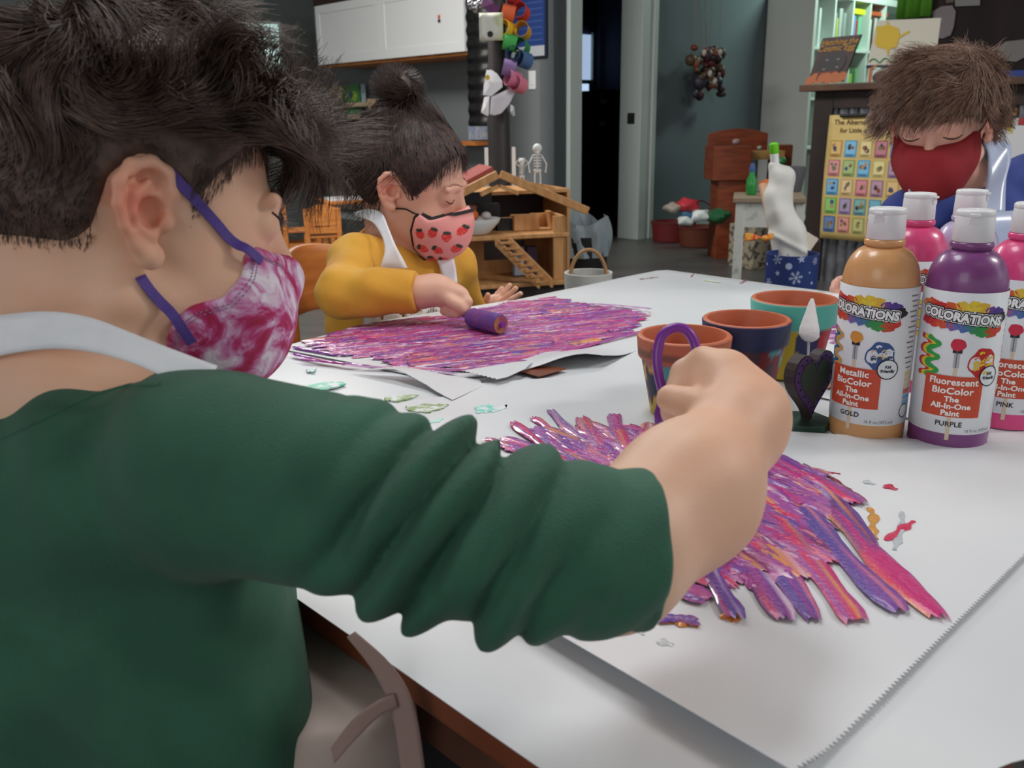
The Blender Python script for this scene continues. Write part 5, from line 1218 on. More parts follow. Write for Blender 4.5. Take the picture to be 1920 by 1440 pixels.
# orange ring toy below the painting
t, P, zb = leaning('picture_book', 'white book with an orange ring standing below the cream painting', 'book', [(1625, 153), (1710, 151), (1712, 128), (1627, 129)], vB + .03, .05, (196, 206, 200), .01)
c = pv(1655, 145, vB + .028); m = MB(); n = 20; m.add([c + UX * (-.05 * math.cos(2 * PI * i / n)) + Vector((0, 0, .03 * math.sin(2 * PI * i / n))) for i in range(n)], [tuple(range(n))]); obj('cover_picture', m, mat('cover_brown_spot', (60, 46, 40), .6), t, world=True)
c = pv(1631, 142, vB + .027); m = MB(); m.tube([c + Vector((0, 0, -.04)), c + Vector((0, 0, .03)), c + UX * -.03 + Vector((0, 0, .045))], .006, 6); obj('cover_picture', m, mat('cover_orange', (206, 120, 60), .6), t, world=True)
# paper shapes, green cloth and blue strip behind the boy in blue
def flatshape(name, label, cat, pts, v, c, th=.004, rough=.7):
    P = [pv(px, py, v) for px, py in pts]; n = len(P); m = MB(); m.add(P + [p + VX * th for p in P], [tuple(range(n))[::-1], tuple(range(n, 2 * n))] + [(i, (i + 1) % n, n + (i + 1) % n, n + i) for i in range(n)])
    return tag(obj(name, m, mat('flat_%d_%d_%d' % c, c, rough)), label, cat)
vD = 6.18
flatshape('paper_leaf', 'grey paper leaf on the dark wall right of the cream painting', 'paper shape', [(1748, 22), (1765, 12), (1785, 10), (1792, 22), (1788, 50), (1782, 66), (1768, 72), (1755, 72), (1750, 45)], vD, (150, 140, 142))
flatshape('paper_leaf', 'pale paper leaf on the dark wall above the right shoulder', 'paper shape', [(1870, 90), (1885, 78), (1920, 74), (1935, 84), (1925, 105), (1905, 116), (1885, 114), (1872, 104)], vD, (146, 142, 140))
flatshape('wall_note', 'grey paper note at the top of the dark wall', 'paper', [(1790, -8), (1838, -8), (1837, 10), (1791, 12)], vD, (150, 148, 148))
flatshape('wall_note', 'small brown paper note beside the grey one at the top edge', 'paper', [(1772, -8), (1788, -8), (1788, 4), (1774, 6)], vD, (120, 100, 92))
m = MB(); q0, q1 = pv(1684, -30, 6.1), pv(1740, 30, 6.1)
m.grid(lambda s, v_: UV(uc(q0) + (uc(q1) - uc(q0)) * s, 6.12 + .02 * math.sin(s * 14) * (1.2 - v_), q1.z + (q0.z + .3 - q1.z) * v_), 30, 4)
o = obj('green_cloth', m, mat('bright_green_cloth', (86, 150, 40), .8), smooth=True); o.modifiers.new('s', 'SOLIDIFY').thickness = .004; tag(o, 'bright green cloth hanging beside the white bookcase', 'cloth')
q0, q1 = pv(1868, 132, vB + .2), pv(1990, 141, vB + .2); m = MB(); ubox(m, uc(q1), uc(q0), vB + .1, vB + .3, CZ + .001, CZ + .03); tag(obj('blue_folder', m, mat('blue_folder', (40, 62, 130), .5)), 'blue folder lying on the counter right of the boy in blue', 'folder')

# strings of ornaments hanging in front of the grey wall
hp_ = pu(1325, 20, UW - .12); t = thing('hanging_ornaments', 'bundle of dark red and brown ornaments hanging on strings from the wall', 'ornament', (hp_.x, hp_.y, 1.7))
rr = random.Random(8); cols = [(84, 26, 26), (48, 36, 30), (70, 54, 34), (110, 34, 30), (44, 38, 52), (110, 60, 34), (58, 26, 30)]
for k in range(8):
    px = 1298 + rr.uniform(0, 55); m = MB(); a = pu(px, -20, UW - .12); b = pu(px + rr.uniform(-8, 8), rr.uniform(90, 130), UW - .12); m.tube([a + Vector((0, 0, .25)), a, b], .002, 5); obj('string', m, mat('pale_string', (110, 104, 98), .7), t, world=True)
for k in range(64):
    c = cols[k % 7]; px = min(1352, max(1296, rr.gauss(1327, 14))); py = rr.gauss(132, 24)
    if px < 1292: py = max(py, 120)
    q = pu(px, min(178, max(78, py)), UW - .10 - rr.uniform(0, .06)); m = MB(); m.ball(q, rr.uniform(.020, .040), 5, sx=rr.uniform(.6, 1.2), sz=rr.uniform(.6, 1.5)); obj('ornament', m, mat('orn_%d' % (k % 7), c, .5), t, world=True, smooth=True)
for px, py in ((1320, 99), (1340, 152), (1331, 138), (1350, 98)):
    q = pu(px, py, UW - .2); m = MB(); m.ball(q, .016, 6, sz=1.4); obj('shell', m, mat('pale_shell', (176, 168, 158), .5), t, world=True, smooth=True)

# baskets of dress up things on the floor by the doorway
def basket(label, px, py, z, R, H, c, group=None):
    q = at(px, py, z); q.z = 0; t = thing('red_basket', label, 'basket', q, 0, group)
    m = MB(); prof = [(R * .86, 0), (R * .9, .004)] + [(R * (.9 + .1 * k / 8) + (.003 if k % 2 else 0), .004 + (H - .004) * k / 8) for k in range(9)] + [(R - .012, H), (R * .8, .012), (.001, .012)]
    m.lathe(prof, n=36, squash=.8); obj('basket_wall', m, mat('basket_%d' % c[0], c, .6, bump=.5, bscale=60), t, smooth=True, auto=60)
    m = MB(); m.lathe([(R + .004, H - .012), (R + .006, H), (R - .01, H + .002)], n=36, squash=.8, cap0=False); obj('rim', m, mat('basket_rim', (96, 36, 30), .6), t, smooth=True)
    return t, q
zb5 = 5.3
def floor_z(px, py): return proj(onz(px, py, 0))[2]
b1, q1 = basket('dark red round basket on the floor nearest the doorway', 1262, 445, floor_z(1262, 452), .15, .135, (104, 26, 28))
b2, q2 = basket('brown wicker basket in front of the dark red one', 1312, 452, floor_z(1308, 462), .14, .13, (98, 48, 30))
m = MB(); q = q2; m.tube([q + Vector((.12 * math.cos(a), .05, .12 + .17 * math.sin(a))) for a in [PI * i / 14 for i in range(15)]], .006, 7); obj('handle', m, mat('dark_cane', (74, 34, 30), .5), b2, world=True, smooth=True)
for k, (px, py, r_, c, lab) in enumerate(((1290, 385, .055, (176, 44, 56), 'crumpled red cellophane heap in the baskets by the doorway'), (1312, 404, .05, (214, 222, 220), 'white cloth scrap lying on the basket pile'), (1285, 414, .04, (200, 208, 206), 'pale cloth at the left front of the basket pile'), (1290, 403, .035, (50, 96, 124), 'blue cloth between the red and white ones'), (1345, 405, .06, (40, 96, 60), 'green shiny cloth at the right of the basket pile'), (1262, 390, .04, (150, 140, 130), 'beige crumpled paper at the left of the basket pile'))):
    q = at(px, py, 5.25); m = MB(); m.ball((0, 0, 0), r_, 10, sx=1.3, sz=.75); rr = random.Random(k)
    m.v = [q + v * (1 + .22 * math.sin(v.x * 70 + k) * math.cos(v.y * 60 + v.z * 80)) for v in m.v]; tag(obj('dress_up_cloth', m, mat('cloth_%d_%d_%d' % c, c, .5), smooth=True), lab, 'cloth', None)
# wooden toy kitchen unit
q = at(1340, 395, 5.2); q.z = 0
t = thing('toy_kitchen', 'red brown wooden toy kitchen unit with a curved back against the wall', 'toy kitchen', q, ROT_ROOM - .75)
zt1 = at(1340, 338, 5.2).z; zt2 = at(1340, 274, 5.2).z; zt3 = at(1370, 250, 5.2).z
m = MB(); bx(m, -.02, .20, 0, .24, zt1, zt2); obj('upper_box', m, M_redwood, t, bev=.004)
m = MB(); bx(m, .02, .20, .02, .22, 0, zt1); obj('lower_body', m, M_redwood, t, bev=.004)
m = MB(); pl = [(.0, zt2 - .02)] + [(.0 + .36 * k / 10, zt3 - .005 + .03 * math.sin(PI * k / 10)) for k in range(11)] + [(.36, zt2 - .05)]; m.prism(pl, Matrix.Translation((0, .27, 0)) @ Matrix.Rotation(PI / 2, 4, 'X'), .015); obj('curved_back', m, M_redwood, t, bev=.002)
m = MB(); bx(m, .2, .48, .05, .24, 0.0, at(1400, 365, 5.2).z); obj('side_shelf', m, M_redwood, t, bev=.003)
m = MB(); bx(m, .36, .5, .2, .24, .2, at(1460, 272, 5.2).z); obj('side_back', m, M_redwood, t, bev=.01)
m = MB(); bx(m, .2, .42, .1, .24, at(1400, 300, 5.2).z, at(1400, 284, 5.2).z); obj('box_flap', m, mat('kraft_tan', (176, 136, 78), .6), t)
for k, (px, py, r_, c, lab) in enumerate(((1380, 266, .022, (150, 130, 130), 'small patterned ball on the toy kitchen top'), (1466, 302, .03, (60, 130, 70), 'green toy behind the white cloth'), (1424, 277, .014, (160, 170, 164), 'small pale lid on the tan flap'))):
    q = at(px, py, 5.15); m = MB(); m.ball(q, r_, 8, sz=.8); tag(obj('kitchen_toy', m, mat('ktoy%d' % k, c, .4), smooth=True), lab, 'toy')
# white worn table beside the bin
wz = 3.2; a = at(1372, 520, wz); q = Vector((a.x, a.y, 0)); t = thing('white_side_table', 'worn white wooden side table with a drawer left of the blue bin', 'table', q, -.25)
zt = at(1385, 366, wz).z; TWx, TDy = .235, .22
m = MB(); bx(m, -.01, TWx, -.012, TDy, zt - .018, zt); obj('top', m, mat('tan_table_top', (140, 124, 104), .6), t, bev=.003)
for x in (0, TWx - .034):
    for y in (0, TDy - .034): m = MB(); bx(m, x, x + .032, y, y + .032, 0, zt - .018); obj('leg', m, M_whitewood, t, bev=.003)
m = MB(); bx(m, .03, TWx - .03, .004, .018, zt - .105, zt - .018); obj('drawer', m, M_whitewood, t, bev=.002)
m = MB(); bx(m, .0, TWx, .0, TDy, .10, .20); obj('lower_box', m, M_whitewood, t, bev=.004)
m = MB(); bx(m, .03, TWx, TDy - .03, TDy - .02, zt - .105, zt - .018); obj('back_rail', m, M_whitewood, t)
# grey bucket and box on it
q = at(1485, 362, wz + .1); q.z = zt + .001; m = MB(); h_ = at(1485, 312, wz + .1).z - zt; m.lathe([(.030, 0), (.033, .003), (.046, h_), (.043, h_), (.028, .006), (.0005, .006)], n=28, c=q); tag(obj('grey_bucket', m, mat('grey_bucket', (98, 98, 104), .5), smooth=True, auto=50), 'small grey bucket on the white side table behind the cloth', 'bucket')
q = at(1408, 365, wz); q.z = zt + .001
t = thing('glue_bottle', 'green plastic squeeze bottle standing on the white side table', 'bottle', q)
m = MB(); m.lathe([(.016, 0), (.019, .004), (.019, .05), (.010, .07), (.010, .08)], n=20, cap1=True); obj('bottle_body', m, mat('green_liquid', (36, 140, 62), .25, coat=.5), t, smooth=True, auto=50)
m = MB(); m.lathe([(.011, .08), (.011, .095), (.006, .11)], n=16, cap1=True); obj('cap', m, mat('blue_cap', (60, 90, 140), .4), t, smooth=True, auto=50)
# blue snowflake bin, wrapped roll and bow
bz3 = 2.45; a = at(1487, 530, bz3); BR = at(1535, 500, bz3).x - at(1487, 500, bz3).x; zt = at(1487, 474, bz3 ).z; zb0 = 0
q = Vector((a.x, a.y + BR * .3, zb0)); t = thing('snowflake_bin', 'navy blue round bin with white snowflakes and stars', 'bin', q, face_cam(q, 0))
m = MB(); m.lathe([(BR * .95, 0), (BR * .96, .004), (BR, zt), (BR - .004, zt), (BR * .9, .01), (.0005, .01)], n=56); body_ = obj('bin_wall', m, mat('navy_card', (34, 54, 112), .45), t, smooth=True, auto=50)
Wb = wrapper(BR, 0); rr = random.Random(4)
def flake(cx, cy, r_):
    vs, fs = [], []
    def seg(x0, y0, x1, y1, w_):
        l = math.hypot(x1 - x0, y1 - y0); dx, dy = (y1 - y0) / l * w_, -(x1 - x0) / l * w_; o = len(vs); vs.extend([(x0 - dx, y0 - dy), (x0 + dx, y0 + dy), (x1 + dx, y1 + dy), (x1 - dx, y1 - dy)]); fs.append((o, o + 1, o + 2, o + 3))
    for k in range(6):
        a = PI / 3 * k + .2; c, s = math.cos(a), math.sin(a); seg(cx, cy, cx + r_ * c, cy + r_ * s, r_ * .06)
        for f in (.45, .72):
            for d in (.8, -.8): seg(cx + r_ * f * c, cy + r_ * f * s, cx + r_ * f * c + r_ * .3 * math.cos(a + d), cy + r_ * f * s + r_ * .3 * math.sin(a + d), r_ * .05)
    return vs, fs
def star(cx, cy, r_):
    return [(cx, cy)] + [(cx + r_ * (1 if i % 2 == 0 else .42) * math.cos(PI / 5 * i + .5), cy + r_ * (1 if i % 2 == 0 else .42) * math.sin(PI / 5 * i + .5)) for i in range(10)], [(0, i + 1, (i + 1) % 10 + 1) for i in range(10)]
for k, (px, py, r_, kind) in enumerate(((1462, 489, .014, 'f'), (1502, 486, .012, 's'), (1525, 491, .011, 'f'), (1482, 500, .009, 'd'), (1464, 515, .008, 's'), (1495, 521, .018, 'f'), (1445, 502, .004, 'd'), (1479, 479, .006, 's'), (1517, 512, .004, 's'), (1522, 532, .004, 'd'), (1450, 535, .012, 'f'))):
    x = (px - 1487) / FPX * bz3 * 1.05; x = BR * math.asin(max(-.95, min(.95, x / BR))); y = onplane(px, py, Vector((0, 1, 0)), q.y - BR).z
    vs, fs = flake(x, y, r_) if kind == 'f' else (star(x, y, r_) if kind == 's' else disc2(x, y, r_, 12)); m = MB(); m.add([Wb(a_, b_, .0008) for a_, b_ in vs], fs); obj('snow_print', m, mat('snow_white', (170, 182, 210), .5), body_)
# white cloth wrapped bottle leaning in the bin
path = [(1492, 474), (1480, 440), (1462, 400), (1458, 370), (1466, 335), (1453, 312)]; rad = [36, 30, 24, 23, 22, 12]
P = [at(px, py, bz3 + .08) for px, py in path]; P[0] = P[0] - Vector((0, 0, .05)); R_ = [r / FPX * bz3 for r in rad]
t = thing('wrapped_bottle', 'white cloth wrapped bottle with a lime green cap standing in the snowflake bin', 'bottle', q)
def cwrap(Pn):
    d = s_chain(Pn, [tuple(p) for p in P], R_, .02)
    return d + .0035 * np.sin(Pn[:, 0] * 50 + 5 * np.sin(Pn[:, 2] * 9 + 1)) * np.sin(Pn[:, 2] * 17 + Pn[:, 0] * 30) - .006 * np.exp(-((Pn[:, 2] - .62 + .5 * Pn[:, 0] - .25) / .008) ** 2) + .003 * np.sin(Pn[:, 0] * 90 + Pn[:, 2] * 12)
lo = [min(p[i] for p in P) - .08 for i in range(3)]; hi = [max(p[i] for p in P) + .08 for i in range(3)]
cl = sculpt('cloth_wrap', cwrap, lo, hi, .004, mat('white_cloth_wrap', (206, 204, 198), .7), t)
m = MB(); c0 = P[-1]; up = Vector((-.12, 0, 1)).normalized(); m.cyl(c0, c0 + up * .035, .012, n=16); obj('bottle_neck', m, M_white, t, world=True, smooth=True, auto=50)
m = MB(); m.tube([c0 + up * .033, c0 + up * .040, c0 + up * .062, c0 + up * .066], [.010, .013, .013, .008], 18); obj('cap', m, mat('lime_cap', (110, 200, 40), .4), t, world=True, smooth=True, auto=50)
# kraft tube and cardboard in the bin, and a striped bow on it
t = thing('kraft_tube', 'tan paper tube leaning behind the wrapped bottle', 'paper tube', q); m = MB(); m.tube([at(1462, 480, bz3 + .1), at(1432, 345, bz3 + .25)], .016, 16); obj('tube_wall', m, mat('kraft_tan_light', (186, 146, 112), .6), t, world=True, smooth=True, auto=50)
m = MB(); m.tube([at(1436, 354, bz3 + .245), at(1432, 341, bz3 + .25)], .0175, 16); obj('orange_band', m, mat('orange_band', (196, 104, 48), .6), t, world=True, smooth=True, auto=50)
m = MB(); P4 = [at(1500, 468, bz3 + .05), at(1514, 478, bz3 + .05), at(1535, 448, bz3 + .05), at(1513, 434, bz3 + .05)]; m.add(P4 + [p + CF * .003 for p in P4], [(0, 1, 2, 3), (7, 6, 5, 4), (0, 4, 5, 1), (1, 5, 6, 2), (2, 6, 7, 3), (3, 7, 4, 0)])
m.add([at(1528, 440, bz3 + .05), at(1537, 455, bz3 + .06), at(1535, 448, bz3 + .05)], [(0, 1, 2)]); tag(obj('cardboard_flap', m, mat('cream_card', (196, 184, 170), .7)), 'cream cardboard strip sticking out of the snowflake bin', 'cardboard')
t = thing('ribbon_bow', 'red and orange striped bow tied below the wrapped bottle', 'bow', at(1432, 445, bz3 - .02)); M_bow = mat('bow_stripes', (206, 62, 34), .5, col2=(216, 150, 50), nscale=60, contrast=(.48, .52))
for pts in ([(1432, 446), (1415, 438), (1398, 436), (1397, 452), (1415, 450)], [(1432, 446), (1442, 438), (1452, 436), (1450, 448), (1442, 450)]):
    P5 = [at(a, b, bz3 - .02) for a, b in pts]; m = MB(); n = 5; m.add(P5 + [p + CF * .012 for p in P5], [tuple(range(n)), tuple(range(n, 2 * n))[::-1]] + [(i, n + i, n + (i + 1) % n, (i + 1) % n) for i in range(n)]); obj('bow_loop', m, M_bow, t, world=True, bev=.003)
m = MB(); m.ball(at(1434, 447, bz3 - .022), .009, 8); obj('bow_knot', m, M_bow, t, world=True, smooth=True)
# storage box with print behind the side table
m = MB(); q_ = at(1418, 440, 5.0); m.box((q_.x, q_.y, .12), (.22, .2, .24), .5); tag(obj('storage_box', m, mat('tan_print_box', (150, 140, 118), .7, col2=(70, 66, 60), nscale=40, contrast=(.5, .6)), bev=.004), 'tan printed box on the floor seen under the side table', 'box')
# ------------------------------------------------------------------ people
def skin_mat(name, c, c2):
    m = mat(name, c, 0.52, col2=c2, nscale=14, bump=0.06, bscale=500, sss=0.25, attr='Col'); return m
def frame3(az, p, rl):
    az, p, rl = math.radians(az), math.radians(p), math.radians(rl)
    f = np.array([math.sin(az) * math.cos(p), math.cos(az) * math.cos(p), -math.sin(p)]); r = np.array([math.cos(az), -math.sin(az), 0]); u = np.cross(r, f)
    r2 = r * math.cos(rl) - u * math.sin(rl); u2 = u * math.cos(rl) + r * math.sin(rl)
    return np.stack([r2, f, u2]).astype(np.float32)      # rows: local x, y, z in world
class Head:
    def __init__(s, O, az, p, rl, sc=1.0):
        s.O = np.array(O, dtype=np.float32); s.M = frame3(az, p, rl); s.sc = sc
    def loc(s, P): return ((P - s.O) @ s.M.T) / s.sc
    def wld(s, Q): return (np.asarray(Q, dtype=np.float32) * s.sc) @ s.M + s.O
    def w(s, x, y, z): q = s.wld(np.array([[x, y, z]])); return Vector(q[0].tolist())
def cranium(Q, off=0.0):
    d = s_ell(Q, (0, -.012, .022), (.070 + off, .086 + off, .074 + off))
    return d
def face_base(Q):
    d = cranium(Q)
    d = smin(d, s_ell(Q, (0, .022, -.030), (.056, .058, .058)), .03)
    d = smin(d, s_ell(Q, (0, .050, -.078), (.026, .026, .020)), .03)
    for s in (-1, 1):
        d = smin(d, s_ell(Q, (s * .034, .048, -.046), (.026, .026, .027)), .018)
        d = smin(d, s_cone(Q, (s * .050, -.01, -.055), (s * .024, .045, -.085), .014, .016), .02)
    return d
def ear_sdf(Q, s):
    q = Q.copy(); q[:, 0] *= s
    # ear frame: tilt the plate so its rear edge stands out
    o = np.array([.069, -.006, -.008]); e = q - o
    ca, sa = math.cos(.34), math.sin(.34)
    x = e[:, 0] * ca + e[:, 1] * sa * 1.0; y = (-e[:, 0] * sa + e[:, 1] * ca) / 1.16; E = np.stack([x, y, e[:, 2]], 1)
    d = s_ell(E, (0.000, -.002, .004), (.0055, .0135, .0215))
    hel = [(.001, .0085, .003), (.003, .0105, .013), (.004, .007, .0235), (.005, -.001, .028), (.006, -.010, .0245), (.0065, -.0155, .015), (.006, -.0155, .003), (.005, -.0115, -.008), (.003, -.005, -.0175), (.002, .001, -.022)]
    d = smin(d, s_chain(E, hel, [.0030, .0034, .0038, .0040, .0040, .0038, .0034, .0034, .0042, .005], .002), .002)
    d = smin(d, s_ell(E, (.001, .003, -.0225), (.0048, .0072, .0078)), .004)
    d = -smin(-d, s_ell(E, (.0095, -.001, .0180), (.0120, .0080, .0060)), .0015)
    d = -smin(-d, s_chain(E, [(.0075, -.0118, .016), (.0078, -.0122, .004), (.007, -.009, -.007)], [.0022, .0022, .0018], .001), .002)
    d = smin(d, s_chain(E, [(.003, -.001, .017), (.0045, -.0075, .009), (.0048, -.008, .0), (.004, -.0035, -.0085), (.0035, .001, -.0115)], [.0022, .0028, .003, .003, .0034], .003), .003)
    d = -smin(-d, s_ell(E, (.0100, .001, .0010), (.0165, .0078, .0095)), .0015)
    d = -smin(-d, s_cone(E, (.004, .0045, -.001), (-.012, .008, -.001), .0035, .003), .003)
    d = smin(d, s_ell(E, (.0035, .0095, -.003), (.0036, .0036, .0055)), .003)
    return d
def head_sdf(Q, ears=(1, -1)):
    d = face_base(Q)
    d = smin(d, s_cone(Q, (0, .076, .004), (0, .094, -.032), .0055, .0085), .012)        # nose
    d = smin(d, s_ell(Q, (0, .092, -.034), (.0095, .0085, .0075)), .005)
    for s in (-1, 1):
        d = smin(d, s_ell(Q, (s * .0085, .084, -.036), (.0055, .0065, .005)), .004)
        d = -smin(-d, s_ell(Q, (s * .030, .089, -.001), (.0165, .0125, .010)), .010)      # eye socket
        d = smin(d, s_ell(Q, (s * .030, .0655, -.003), (.0145, .0135, .0125)), .004)      # eyeball under the lid
        d = smin(d, s_cone(Q, (s * .014, .080, .013), (s * .044, .070, .012), .0045, .004), .010)
        if s in ears: d = smin(d, ear_sdf(Q, s), .0035)
    d = smin(d, s_ell(Q, (0, .073, -.062), (.018, .012, .008)), .008)                     # mouth
    return d
def skin_color(H, base, ear=(196, 112, 96), cheek=(200, 130, 116), blood=1.0):
    b = np.array(S2L(base)); e = np.array(S2L(ear)); ck = np.array(S2L(cheek))
    def f(V):
        Q = H.loc(V); c = np.tile(b, (len(V), 1)).astype(np.float32)
        de = np.minimum(np.linalg.norm(Q - np.array([.078, -.012, -.004]), axis=1), np.linalg.norm(Q - np.array([-.078, -.012, -.004]), axis=1))
        k = np.clip(1 - de / .032, 0, 1)[:, None] * (np.abs(Q[:, 0]) > .064)[:, None] * .85 * blood; c = c * (1 - k) + e * k
        dk = np.minimum(np.linalg.norm(Q - np.array([.036, .07, -.035]), axis=1), np.linalg.norm(Q - np.array([-.036, .07, -.035]), axis=1))
        k = np.clip(1 - dk / .03, 0, 1)[:, None] * .5 * blood; c = c * (1 - k) + ck * k
        return c
    return f
def brows(H, col, root, dz=0.0, browcol=None):
    hc = mat('brow_%d' % col[0], col, .7); hb = mat('browhair_%d' % browcol[0], browcol, .8) if browcol else hc
    for s in (-1, 1):
        for kind, pts, r in (('eyebrow', [(s * .015, .0885, .0160), (s * .024, .0865, .0180), (s * .034, .0815, .0182), (s * .043, .0735, .0165)], .0017), ('eyelashes', [(s * .0175, .0795, -.006), (s * .024, .0815, -.0085), (s * .031, .0815, -.0095), (s * .038, .0775, -.0085), (s * .0435, .0715, -.005)], .0012)):
            # snap the points on to the skin
            P = np.array(pts, dtype=np.float32); P[:, 2] += dz * (kind == 'eyelashes'); d = head_sdf(P, ears=()); g = np.array([0.25 * s, 1, 0]); g /= np.linalg.norm(g)
            for _ in range(8): P = P - d[:, None] * g * .9; d = head_sdf(P.astype(np.float32), ears=())
            m = MB(); W = H.wld(P + g * .0006)
            Q = []
            for i in range(len(W) - 1):
                for k in range(4): Q.append(Vector((W[i] * (1 - k / 4) + W[i + 1] * k / 4).tolist()))
            Q.append(Vector(W[-1].tolist())); n = len(Q); m.tube(Q, [r * (.4 + .6 * math.sin(PI * (i + .5) / n)) for i in range(n)], 6)
            obj(kind, m, hb if kind == 'eyebrow' else hc, root, world=True, smooth=True)

# ---- hair
def grow(H, n, accept, comb, length, seed, lift=.35, steps=9, grav=.10, curl=.25, cf=60, off=.004, guides=320, clump=.55, c0=(0, -.012, .022), rr=(.070, .086, .074)):
    r = np.random.default_rng(seed); pts = []
    c0 = np.array(c0); rr = np.array(rr)
    while sum(len(p) for p in pts) < n:
        v = r.normal(size=(n * 3, 3)); v /= np.linalg.norm(v, axis=1, keepdims=True); q = c0 + v * (rr + off); q = q[accept(q)]; pts.append(q)
    R = np.concatenate(pts)[:n]
    def path(R, L, jit):
        nrm = (R - c0) / rr ** 2; nrm /= np.linalg.norm(nrm, axis=1, keepdims=True)
        d = nrm * lift + comb(R, 0.0); d /= np.linalg.norm(d, axis=1, keepdims=True); p = R.copy(); out = [p.copy()]
        for i in range(1, steps):
            t = i / (steps - 1); nz_ = np.stack([np.sin(cf * p[:, 1] + 40 * p[:, 2] + 1.3), np.sin(cf * p[:, 2] + 33 * p[:, 0] + 2.1), np.sin(cf * p[:, 0] + 37 * p[:, 1] + .4)], 1)
            d = d + comb(p, t) * .35 + np.array(H.M @ np.array([0, 0, -1.0]))[None] * grav + nz_ * curl * .5 + jit * .12
            d /= np.linalg.norm(d, axis=1, keepdims=True); p = p + d * (L / (steps - 1))[:, None]
            k = np.sqrt((((p - c0) / (rr + off)) ** 2).sum(1)); ins = k < 1; p[ins] = c0 + (p[ins] - c0) / k[ins][:, None]; out.append(p.copy())
        return np.stack(out, 1)
    L = length(R) * r.uniform(.75, 1.1, len(R)); S = path(R, L, r.normal(size=R.shape))
    gi = r.choice(len(R), min(guides, len(R)), replace=False); G = S[gi]
    D = ((R[:, None, :] - R[gi][None]) ** 2).sum(2); near = D.argmin(1); T = np.linspace(0, 1, steps)[None, :, None] ** 1.1 * clump
    S = S * (1 - T) + (G[near] + (S - G[near]) * .25) * T
    return S
def put_hair(name, H, S, r0, m, root, r1=.25):
    n, k, _ = S.shape; W = H.wld(S.reshape(-1, 3)).reshape(n, k, 3); return strands(name, W, np.linspace(1, r1, k) * r0, m, root)
def hair_shell(H, f, m, root, h=.0025, lo=(-.11, -.14, -.10), hi=(.11, .14, .14)):
    V, Q = surfnet(lambda P: f(P), lo, hi, h); V = relax(V, Q, 2); return npmesh('hair', H.wld(V), Q, m, root)

def ribbon(name, top, bot, m, root, th=.0015, sub=5):
    """a band between two polylines of world points"""
    A = []; B = []
    def dens(P):
        out = []
        for i in range(len(P) - 1):
            p0 = P[max(i - 1, 0)]; p1 = P[i]; p2 = P[i + 1]; p3 = P[min(i + 2, len(P) - 1)]
            for k in range(sub):
                f = k / sub; out.append(0.5 * ((2 * p1) + (-p0 + p2) * f + (2 * p0 - 5 * p1 + 4 * p2 - p3) * f * f + (-p0 + 3 * p1 - 3 * p2 + p3) * f ** 3))
        return out + [P[-1]]
    A = dens(top); B = dens(bot); n = len(A); mb_ = MB(); k = 5
    vs = [A[i].lerp(B[i], j / k) for i in range(n) for j in range(k + 1)]
    mb_.add(vs, [(i * (k + 1) + j, (i + 1) * (k + 1) + j, (i + 1) * (k + 1) + j + 1, i * (k + 1) + j + 1) for i in range(n - 1) for j in range(k)])
    o = obj(name, mb_, m, root, world=True, smooth=True, auto=None); o.modifiers.new('s', 'SOLIDIFY').thickness = th; return o
def V3(p): return np.array(tuple(p), dtype=np.float32)
def bbox(pts, pad):
    a = np.array([tuple(p) for p in pts]); return (a.min(0) - pad).tolist(), (a.max(0) + pad).tolist()
def extrude_clip(Q, poly): return poly_sd(Q[:, 1], Q[:, 2], poly)
def mask_sdf(poly, off=.0045, bulge=(0, .070, -.056, .043, .047, .042), nk=1.0):
    def f(Q):
        d = face_base(Q) - off; d = smin(d, s_cone(Q, (0, .078, .0), (0, .092, -.034), .006, .009) - off, .02 * nk)
        d = smin(d, s_ell(Q, bulge[:3], bulge[3:]), .02); return smax(d, extrude_clip(Q, poly), .003)
    return f
def attr_mask(fn):
    return fn

# =================================================== boy in green, nearest the camera
B1 = Head(at(262, 388, .517), 61, 11, -7, .94)
g_root = thing('person', 'child in a dark green long sleeved shirt and tie dyed mask nearest the camera', 'person', (-.24, .50, 0))
sk1 = skin_mat('skin_warm', (214, 164, 140), (246, 234, 228))
neck_a, neck_b = B1.wld(np.array([[0, -.030, -.045]]))[0], V3(at(150, 745, .50))
E_sh, E_el, E_cf = V3(at(430, 885, .425)), V3(at(1120, 1045, .405)), V3(at(1222, 1030, .40))
F_el, F_md, F_wr = V3(at(1150, 1040, .405)), V3(at(1290, 925, .445)), V3(at(1385, 800, .49))
HK = lambda px, py, z: V3(at(px, py, z))
fing = [  # root, mid joint, end joint, tip, radius (in order index, middle, ring, little)
    ([(1362, 705, .505), (1318, 678, .515), (1284, 700, .52), (1270, 733, .515)], .0080),
    ([(1352, 725, .515), (1312, 706, .525), (1278, 722, .528), (1262, 752, .520)], .0080),
    ([(1345, 745, .525), (1306, 735, .535), (1274, 748, .534), (1258, 772, .526)], .0074),
    ([(1345, 765, .530), (1308, 765, .538), (1280, 776, .536), (1264, 792, .530)], .0066)]
thumb = ([(1372, 770, .486), (1330, 768, .486), (1290, 757, .494), (1258, 748, .502)], .0090)
